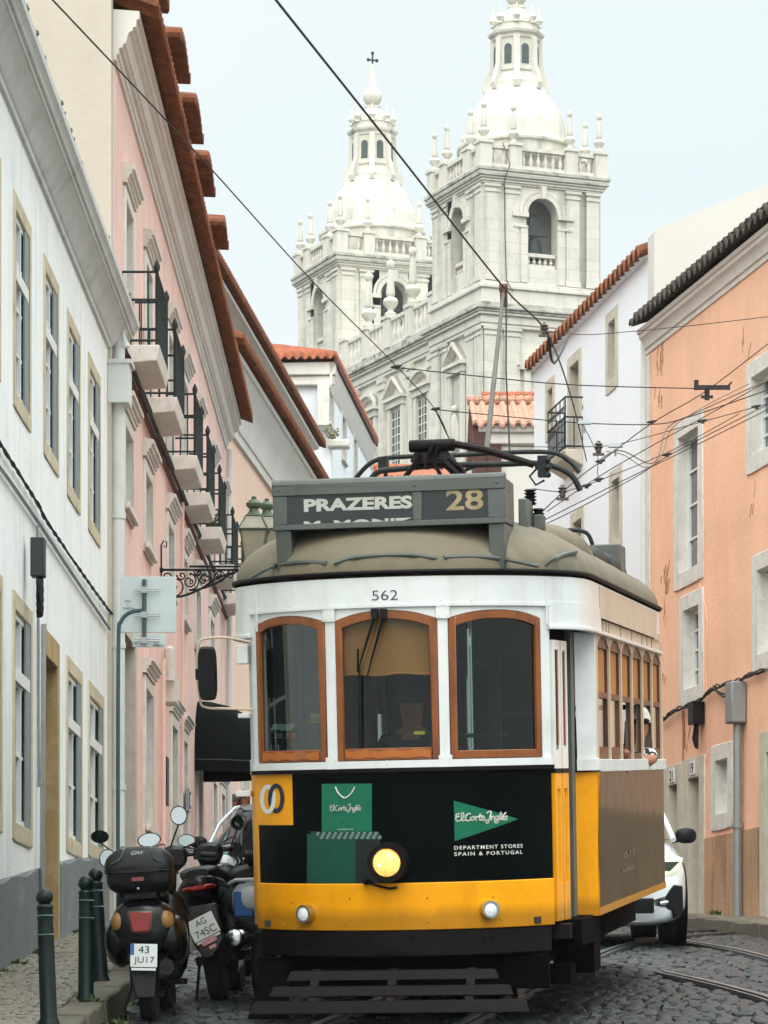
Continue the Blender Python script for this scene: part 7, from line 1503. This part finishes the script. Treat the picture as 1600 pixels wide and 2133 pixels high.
wire([(906, 853, 34), (1060, 868, 34), (1211, 881, 34), (1356, 884, 34), (1430, 870, 33), (1600, 812, 31.5), (1640, 795, 31)], 'span wire held by the insulator near the balcony', .009)
wire([(960, 921, 35), (1085, 930, 35), (1240, 930, 34.5), (1310, 920, 34), (1450, 882, 33), (1640, 830, 31)], 'low span wire with a hook joint, just above the tram roof gear', .007)
wire([(1140, 690, 36), (1220, 697, 36.5), (1320, 690, 36), (1460, 676, 35), (1640, 655, 34)], 'single thin wire strung along the eave of the white house', .007)
wire([(1120, 1075, 30), (1200, 1000, 31), (1260, 955, 32), (1360, 880, 33), (1470, 815, 34), (1600, 716, 35), (1640, 685, 35.5)], 'steep wire climbing from the tram roof past the orange house gutter', .009)
wire([(1140, 1065, 30), (1260, 985, 32), (1400, 905, 33), (1500, 850, 34), (1640, 770, 35)], 'pale wire sagging toward the upper right window', .008)
wire([(1136, 1082, 30), (1300, 1000, 31), (1430, 937, 32), (1600, 853, 34), (1640, 833, 34.5)], 'wire with two clamps crossing the orange house above its tall window', .008)
wire([(1140, 1090, 30), (1210, 1056, 30.5), (1330, 990, 31.5), (1400, 945, 32.5), (1600, 842, 34), (1640, 820, 34.5)], 'lowest wire rising from the tram roof insulators to the right edge', .008)
wire([(1110, 1018, 31), (1170, 1024, 31), (1215, 1012, 31.5), (1260, 996, 32), (1400, 938, 33), (1540, 862, 34)], 'wire swinging under the insulators beside the tram destination box', .007)
wire([(1245, 962, 33), (1290, 938, 33), (1350, 965, 33), (1372, 950, 33), (1392, 890, 33.4), (1460, 855, 34), (1600, 792, 35), (1650, 770, 35.5)], 'loose bundle of slack cables looping before the orange house', .012, m=pm('tan_cable', '#7d6c5c', .8))
wire([(1262, 940, 33), (1300, 948, 33), (1345, 974, 33), (1378, 950, 33), (1400, 893, 33.5), (1470, 845, 34), (1560, 800, 35)], 'second strand of the slack cable loop', .008, m=bpy.data.materials['tan_cable'])
wire([(1212, 880, 34), (1235, 925, 34), (1246, 955, 33.5), (1245, 985, 33), (1250, 1000, 32.8)], 'short hanging wire joining the span wires below the insulator', .007)
wire([(905, 850, 34), (915, 870, 34), (935, 912, 35)], 'short twisted tail of wire hanging below the thin contact wire', .012)
def insul(px, py, d, label, kind=0):
    P_ = W(px, py, d); o = empty('insulator', tuple(P_), 0, label, 'insulator', 'insulators on the overhead wires'); b = MB()
    if kind == 0: b.lathe([(.02, -.07), (.035, -.06), (.035, -.02), (.06, 0), (.035, .02), (.055, .04), (.03, .06), (.02, .08)], n=10); b.box(-.07, .07, -.02, .02, -.1, -.07)
    elif kind == 1: b.tube([(-.1, 0, 0), (-.05, 0, .006), (.04, 0, .02), (.09, 0, .03)], [.008, .026, .028, .008], 8); b.box(-.03, .03, -.02, .02, -.035, .03)
    elif kind == 2: b.box(-.1, .32, -.02, .02, -.02, .03); b.box(-.1, -.05, -.03, .03, -.02, .09); b.tube([(.05, 0, -.02), (.05, 0, -.14)], .03, 8); b.box(-.02, .12, -.02, .02, -.12, -.09); b.tube([(.28, 0, 0), (.34, 0, .07)], .012, 6)
    else: b.tbox(-.09, .09, -.04, .04, -.01, .045, .03); b.tube([(0, 0, -.03), (0, 0, -.12)], .015, 6)
    b.build('body', [M['insul'], M['cable'], M['cable'], M['pipe_grey']][kind], o); o.scale = [(.8,)*3, (.55,)*3, (.85,)*3, (.8,)*3][kind]; return o
M['insul'] = pm('brown_insulator', '#4b3d35', .35, var=.3, vs=20)
for a in ((1247, 932, 33, 'brown ribbed insulator above the knot of wires, right of the balcony', 0), (1172, 1024, 31, 'small pale insulator hanging low beside the destination box', 0), (1134, 685, 34, 'insulator on a swan-neck bracket at the white house eave', 0), (1217, 882, 34, 'flat metal clamp where the span wire passes the balcony', 3), (1358, 880, 34, 'clamp on the drainpipe corner of the orange house', 1), (1282, 930, 33.4, 'box-shaped metal clamp between balcony and orange house', 3), (1464, 808, 33.5, 'long black section insulator before the orange wall', 2), (1251, 962, 33, 'dark knot clamp where several wires meet', 1), (1248, 1000, 32.8, 'small clamp at the bottom of the hanging wire', 1), (1222, 1013, 31.6, 'dark clamp on the low swinging wire', 1), (1390, 948, 32.6, 'small round clamp in front of the orange quoin', 1), (1576, 848, 34, 'dark clamp beside the upper right window', 1), (1464, 878, 33, 'egg-shaped insulator above the tall window', 1), (826, 765, 30, 'small clamp joining thin contact wire and upper span wire', 1), (908, 853, 34, 'small clamp joining thin contact wire and second span wire', 1)): insul(*a)
b = MB(); Pw = W(1134, 685, 34); Q = W(1185, 700, 45); b = MB(); b.tube(curve([(0, 0, -.07), (.05, .3, .02), (.2, 2, .05), tuple(Q-Pw)], 5), .014, 6); o = b.build('wire_bracket', M['iron'], None, loc=Pw); tag(o, 'thin swan-neck arm holding an insulator off the white house', 'bracket')

# ---------------------------------------------------------------- people
def skin(v): return v
M['skin'] = pm('skin', '#b87a5e', .6, var=.06, vs=8); M['skin2'] = pm('skin_tan', '#a4684c', .6, var=.06, vs=8)
M['blond'] = pm('blond_hair', '#cfcbbd', .6, var=.15, vs=30); M['brown_hair'] = pm('brown_hair', '#3a2a20', .7, var=.2, vs=30)
pt = pm('patterned_cloth', '#e6e6e2', .8, var=.02); n_ = pt.node_tree; vo = n_.nodes.new('ShaderNodeTexVoronoi'); vo.inputs['Scale'].default_value = 26; t_ = n_.nodes.new('ShaderNodeTexCoord'); n_.links.new(t_.outputs['Object'], vo.inputs[0]); rr = n_.nodes.new('ShaderNodeValToRGB'); rr.color_ramp.interpolation = 'CONSTANT'; rr.color_ramp.elements[0].color = (.02, .02, .02, 1); rr.color_ramp.elements[1].position = .5; rr.color_ramp.elements[1].color = (.8, .8, .78, 1); n_.links.new(vo.outputs['Distance'], rr.inputs[0]); n_.links.new(rr.outputs[0], n_.nodes['Principled BSDF'].inputs['Base Color']); M['pattern'] = pt
M['shirt_dark'] = pm('dark_jacket', '#2c2f36', .85); M['shirt_blue'] = pm('pale_blue_shirt', '#9fb4cc', .85); M['trousers'] = pm('trousers', '#23262c', .85)
def person(loc, yaw, label, pose, sk, top, hair, glasses=False, sleeve=.5, rot=None, hairlong=True):
    # joints as a connected skeleton grown with the Skin modifier, realised, then dressed by region
    o_ = rot if rot else Euler((0, 0, yaw)); J = pose
    names = list(J); idx = {k: i for i, k in enumerate(names)}
    E = [('pelvis', 'waist'), ('waist', 'chest'), ('chest', 'neck'), ('neck', 'head0'), ('head0', 'head1'), ('head1', 'head2')]
    for s in 'LR': E += [('chest', 'sh'+s), ('sh'+s, 'el'+s), ('el'+s, 'wr'+s), ('wr'+s, 'pa'+s), ('pelvis', 'hip'+s), ('hip'+s, 'kn'+s), ('kn'+s, 'an'+s), ('an'+s, 'to'+s)]
    rad = {'pelvis': .15, 'waist': .13, 'chest': .15, 'neck': .055, 'head0': .075, 'head1': .095, 'head2': .075}
    for s in 'LR': rad.update({'sh'+s: .065, 'el'+s: .042, 'wr'+s: .028, 'pa'+s: .03, 'hip'+s: .095, 'kn'+s: .06, 'an'+s: .04, 'to'+s: .035})
    for s in 'LR':                                    # five fingers
        w_, p_ = Vector(J['wr'+s]), Vector(J['pa'+s]); d_ = (p_-w_).normalized(); a_ = d_.cross(Vector((0, 0, 1)) if abs(d_.z) < .9 else Vector((1, 0, 0))).normalized()
        for k, l in enumerate((.06, .075, .08, .075, .06)):
            nm = 'f%d%s' % (k, s); off = (k-2)*.016; q = p_+a_*off*1.6+d_*l if k else p_+a_*(-.05)+d_*.02; J[nm] = tuple(q); names.append(nm); idx[nm] = len(names)-1; rad[nm] = .009; E.append(('pa'+s, nm))
    me = bpy.data.meshes.new('person'); me.from_pydata([J[k] for k in names], [(idx[a], idx[c]) for a, c in E], []); ob = bpy.data.objects.new('person', me); col.objects.link(ob)
    md = ob.modifiers.new('skin', 'SKIN'); sv = me.skin_vertices[0].data
    for k in names: sv[idx[k]].radius = (rad[k], rad[k]*(.75 if k in ('pelvis', 'waist', 'chest') else 1)); 
    sv[idx['pelvis']].use_root = True
    ob.modifiers.new('sub', 'SUBSURF').levels = 2; ob.modifiers['sub'].render_levels = 2
    dg = bpy.context.evaluated_depsgraph_get(); m2 = bpy.data.meshes.new_from_object(ob.evaluated_get(dg)); bpy.data.objects.remove(ob)
    for m_ in (sk, top, M['trousers'], hair, M['black']): m2.materials.append(m_)
    nk, pv = Vector(J['neck']), Vector(J['pelvis'])
    def near(p):
        best = (9, None)
        for a, c in E:
            A_, B_ = Vector(J[a]), Vector(J[c]); t = max(0, min(1, (p-A_).dot(B_-A_)/max((B_-A_).length_squared, 1e-9))); d_ = (p-A_.lerp(B_, t)).length/(rad[a]+rad[c])
            if d_ < best[0]: best = (d_, (a, c, t))
        return best[1]
    for pl in m2.polygons:
        a, c, t = near(pl.center); mi = 0
        if a in ('pelvis', 'waist', 'chest') and c in ('waist', 'chest', 'shL', 'shR'): mi = 1
        elif a[:2] == 'ch' and c == 'neck': mi = 1 if t < .5 else 0
        elif a[:2] == 'sh': mi = 1 if t < sleeve*2 else 0
        elif a[:2] == 'el' and sleeve > .5: mi = 1 if t < (sleeve-.5)*2 else 0
        elif a[:3] == 'hip' or c[:3] == 'hip' or a[:2] == 'kn': mi = 2
        elif a[:2] == 'an': mi = 4
        pl.material_index = mi; pl.use_smooth = True
    r = bpy.data.objects.new('person', m2); col.objects.link(r); r.location = loc; r.rotation_euler = o_; tag(r, label, 'person')
    h = Vector(J['head1']); f = Vector(J.get('face', (0, -1, 0)))
    f = f.normalized(); side = f.cross(Vector((0, 0, 1))).normalized()
    b = MB(); q = Matrix((( side.x, -f.x, 0, h.x), (side.y, -f.y, 0, h.y), (0, 0, 1, h.z), (0, 0, 0, 1))); b.T = q
    b.sph((0, .02, .03), .118, 16, 10, (1, 1.05, 1.0)) if False else None
    g = []
    for i in range(9):
        t = math.pi*(i/8)*.5; ring = []
        for k in range(18):
            a = 2*math.pi*k/18; dn = -.02 if math.sin(a) < -.45 else (-.25 if hairlong else -.06); z = .03+.12*math.cos(t)+(dn*(i/8)**3); ring.append((.112*math.sin(t)*math.cos(a)*1.0, .02+.118*math.sin(t)*math.sin(a), z))
        g.append(ring)
    b.sheet(g, True); b.build('hair', hair, r)
    b = MB(); b.T = q; b.sph((0, -.105, -.005), .016, 8, 6, (.8, 1.2, 1.5)); b.sph((0, -.093, -.045), .02, 8, 6, (1.2, .5, .35))
    for s in (-1, 1): b.sph((s*.1, .01, .0), .02, 8, 6, (.4, .8, 1.4))
    b.build('face', sk, r)
    b = MB(); b.T = q
    for s in (-1, 1): b.sph((s*.036, -.095, .02), .027 if glasses else .01, 10, 6, (1, .4, .85))
    if glasses: b.tube([(-.1, .0, .025), (-.06, -.09, .025), (.06, -.09, .025), (.1, 0, .025)], .005, 5)
    b.build('sunglasses' if glasses else 'eyes', M['black'], r); return r
def pose(seat=False, face=(0, -1, 0), armL=None, armR=None, lean=0, dx=0):
    z = 0
    if seat: P_ = {'pelvis': (0, 0, 0), 'waist': (0, -.0+lean*.3, .18), 'chest': (0, lean*.7, .4), 'neck': (0, lean, .54), 'head0': (0, lean, .6), 'head1': (0, lean-.01, .70), 'head2': (0, lean, .76), 'hipL': (-.1, -.05, 0), 'hipR': (.1, -.05, 0), 'knL': (-.12, -.42, .02), 'knR': (.12, -.42, .02), 'anL': (-.12, -.42, -.38), 'anR': (.12, -.42, -.38), 'toL': (-.12, -.55, -.42), 'toR': (.12, -.55, -.42)}; s = .46
    else: P_ = {'pelvis': (0, 0, .92), 'waist': (0, 0, 1.08), 'chest': (0, 0, 1.32), 'neck': (0, 0, 1.46), 'head0': (0, 0, 1.52), 'head1': (0, -.01, 1.62), 'head2': (0, 0, 1.68), 'hipL': (-.09, 0, .88), 'hipR': (.09, 0, .88), 'knL': (-.1, -.03, .48), 'knR': (.1, .02, .48), 'anL': (-.1, .02, .08), 'anR': (.1, .06, .08), 'toL': (-.1, -.12, .04), 'toR': (.1, -.08, .04)}; s = 1.38
    for k, sg in (('L', -1), ('R', 1)):
        y0 = P_['chest'][1]; a = (armL if k == 'L' else armR) or [(sg*.26, y0, s-.28), (sg*.24, y0-.12, s-.5), (sg*.23, y0-.16, s-.57)]
        P_['sh'+k] = (sg*.18, y0, s); P_['el'+k], P_['wr'+k], P_['pa'+k] = a
    if dx:
        for k_, f_ in (('waist', .3), ('chest', .65), ('neck', .9), ('head0', .97), ('head1', 1), ('head2', 1), ('shL', .7), ('shR', .7)): a_, b_, c_ = P_[k_]; P_[k_] = (a_+dx*f_, b_, c_)
    P_['face'] = face; return P_
def person_t(lpos, ryaw, *a, **k):
    pj = dict(a[1]); fc = pj.pop('face'); rt = (TR.to_matrix() @ Matrix.Rotation(ryaw, 3, 'Z')).to_euler()
    pj_ = pj; r = person_face(TM @ Vector(lpos), a[0], pj_, fc, *a[2:], rot=rt, **k); return r
def person_face(loc, label, pj, fc, sk, top, hair, **k):
    global _fc; J = dict(pj)
    # face direction is passed separately so that it is not a joint
    class D(dict):
        def get(s, key, d=None): return fc if key == 'face' else dict.get(s, key, d)
    return person(loc, 0, label, D(J), sk, top, hair, **k)
# woman looking out of the fourth side window, arm on the sill
hd = txw(1345, 1508, 1.14); person_t((.885, hd.y+.01, hd.z-.70), 0, 'blond woman in sunglasses and patterned top leaning out of a tram side window', pose(True, (.35, -1, -.05), armR=[(.3, -.08, .42), (.17, -.22, .42), (.13, -.28, .42)], dx=.2), M['skin'], M['pattern'], M['blond'], glasses=True, sleeve=.33)
hd = txw(1308, 1600, 1.16); person_t((.80, hd.y+.25, 1.12), 0, 'passenger in pale blue shirt resting a forearm on a tram window sill', pose(True, (.2, -1, 0), armR=[(.3, -.1, .36), (.35, -.25, .57), (.34, -.32, .58)]), M['skin2'], M['shirt_blue'], M['brown_hair'], sleeve=.45, hairlong=False)
person_t((-.02, 1.05, .42), 0, 'tram driver standing in dark clothes behind the middle windscreen', pose(False, (0, -1, -.1), armL=[(-.28, -.1, 1.1), (-.15, -.28, 1.02), (-.1, -.33, 1.02)], armR=[(.28, -.1, 1.1), (.15, -.28, 1.02), (.1, -.33, 1.02)]), M['skin2'], M['shirt_dark'], M['brown_hair'], sleeve=.95, hairlong=False)
for (lp, lb) in (((.62, 4.9, 1.14), 'dark-haired passenger seated at the back on the right side of the tram'), ((.45, 5.6, 1.16), 'passenger in dark jacket seated on the rearmost tram bench')):
    person_t(lp, 0, lb, pose(True), M['skin2'], M['shirt_dark'], M['brown_hair'], sleeve=.95)
for (px, d, lb, tp) in ((487, 60, 'pedestrian in a dark jacket far up the street, left of another walker', M['shirt_dark']), (508, 57, 'pedestrian in a pale top half hidden behind the silver car', M['stone_pale'])):
    P_ = pose(False, (.3, -1, 0)); fc = P_.pop('face'); q = at(px, d); person_face((q[0], q[1], q[2]+.3), lb, P_, fc, M['skin2'], tp, M['brown_hair'], rot=Euler((0, 0, .3)), sleeve=.9)
# weeds at the foot of the walls and kerb
M['weed'] = pm('weed_leaf', '#4c5c34', .8, var=.35, vs=20)
def weeds(spots, label, n=45, s=1):
    b = MB()
    for (x, y, z, rad_) in spots:
        for k in range(n):
            a = random.uniform(0, 6.28); r_ = random.uniform(0, rad_); px_, py_ = x+r_*math.cos(a), y+r_*math.sin(a); l = random.uniform(.02, .07)*s; e_ = random.uniform(.3, 1.4); t = Vector((math.cos(a)*math.cos(e_), math.sin(a)*math.cos(e_), math.sin(e_)))*l; sd_ = Vector((-math.sin(a), math.cos(a), 0))*l*.22; p = Vector((px_, py_, z))
            b.add([p, p+t*.5+sd_, p+t, p+t*.5-sd_], [(0,1,2,3)])
    o = b.build('weeds', M['weed'], None, smooth=0); tag(o, label, 'weeds', kind='stuff')
G = lambda y: ground(y)+.12
weeds([(-2.82, 24.6, G(24.6), .12), (-2.8, 25.6, G(25.6), .1), (-2.8, 27, G(27), .12), (-2.8, 27.3, G(27.3), .1), (-2.8, 30.5, G(30.5), .14), (-2.8, 22.6, G(22.6), .1)], 'small weeds growing at the foot of the white house')
weeds([(-1.75, 20.6, G(20.6)-.12, .1), (-1.7, 21.3, G(21.3)-.13, .14), (-1.72, 22, G(22)-.13, .12), (-1.9, 21.6, G(21.6), .08), (-1.7, 23, G(23)-.13, .15)], 'straggling weeds along the left kerb', 60)
weeds([(3.95, 43.2, ground(43)+.12, .12), (4.15, 41.5, ground(41.5)+.12, .14)], 'small weeds at the foot of the orange house', 50, 1.6)
b = MB()
for k in range(26): a = random.uniform(0, 6.28); e_ = random.uniform(.4, 1.3); l = random.uniform(.15, .34); t = Vector((math.cos(a)*math.cos(e_), math.sin(a)*math.cos(e_), math.sin(e_)))*l; sd_ = Vector((-math.sin(a), math.cos(a), 0))*.02; b.add([(0, 0, 0), t*.5+sd_, t, t*.5-sd_], [(0,1,2,3)])
b.lathe([(.08, -.2), (.11, 0)], n=12); pu, pz__ = u3[4]+1.1, zc(7.31); o = b.build('potted_plant', M['weed'], None, loc=Matrix.Translation((Bf.o.x, Bf.o.y, Bf.zb)) @ Matrix.Rotation(Bf.ang, 4, 'Z') @ Vector((pu, -.22, pz__+.2))); tag(o, 'spiky green pot plant on a balcony of the pink house', 'potted plant')

# ---------------------------------------------------------------- thin summer haze in the air
hz = bpy.data.materials.new('air'); hz.use_nodes = True; n_ = hz.node_tree; n_.nodes.clear(); o_ = n_.nodes.new('ShaderNodeOutputMaterial'); v_ = n_.nodes.new('ShaderNodeVolumePrincipled')
v_.inputs['Density'].default_value = .00022; v_.inputs['Color'].default_value = (.93, .97, .98, 1); v_.inputs['Anisotropy'].default_value = .2; n_.links.new(v_.outputs[0], o_.inputs['Volume'])
b = MB(); b.box(-320, 320, -20, 1520, -3, 90); tag(b.build('haze', hz, None, smooth=0), kind='stuff')
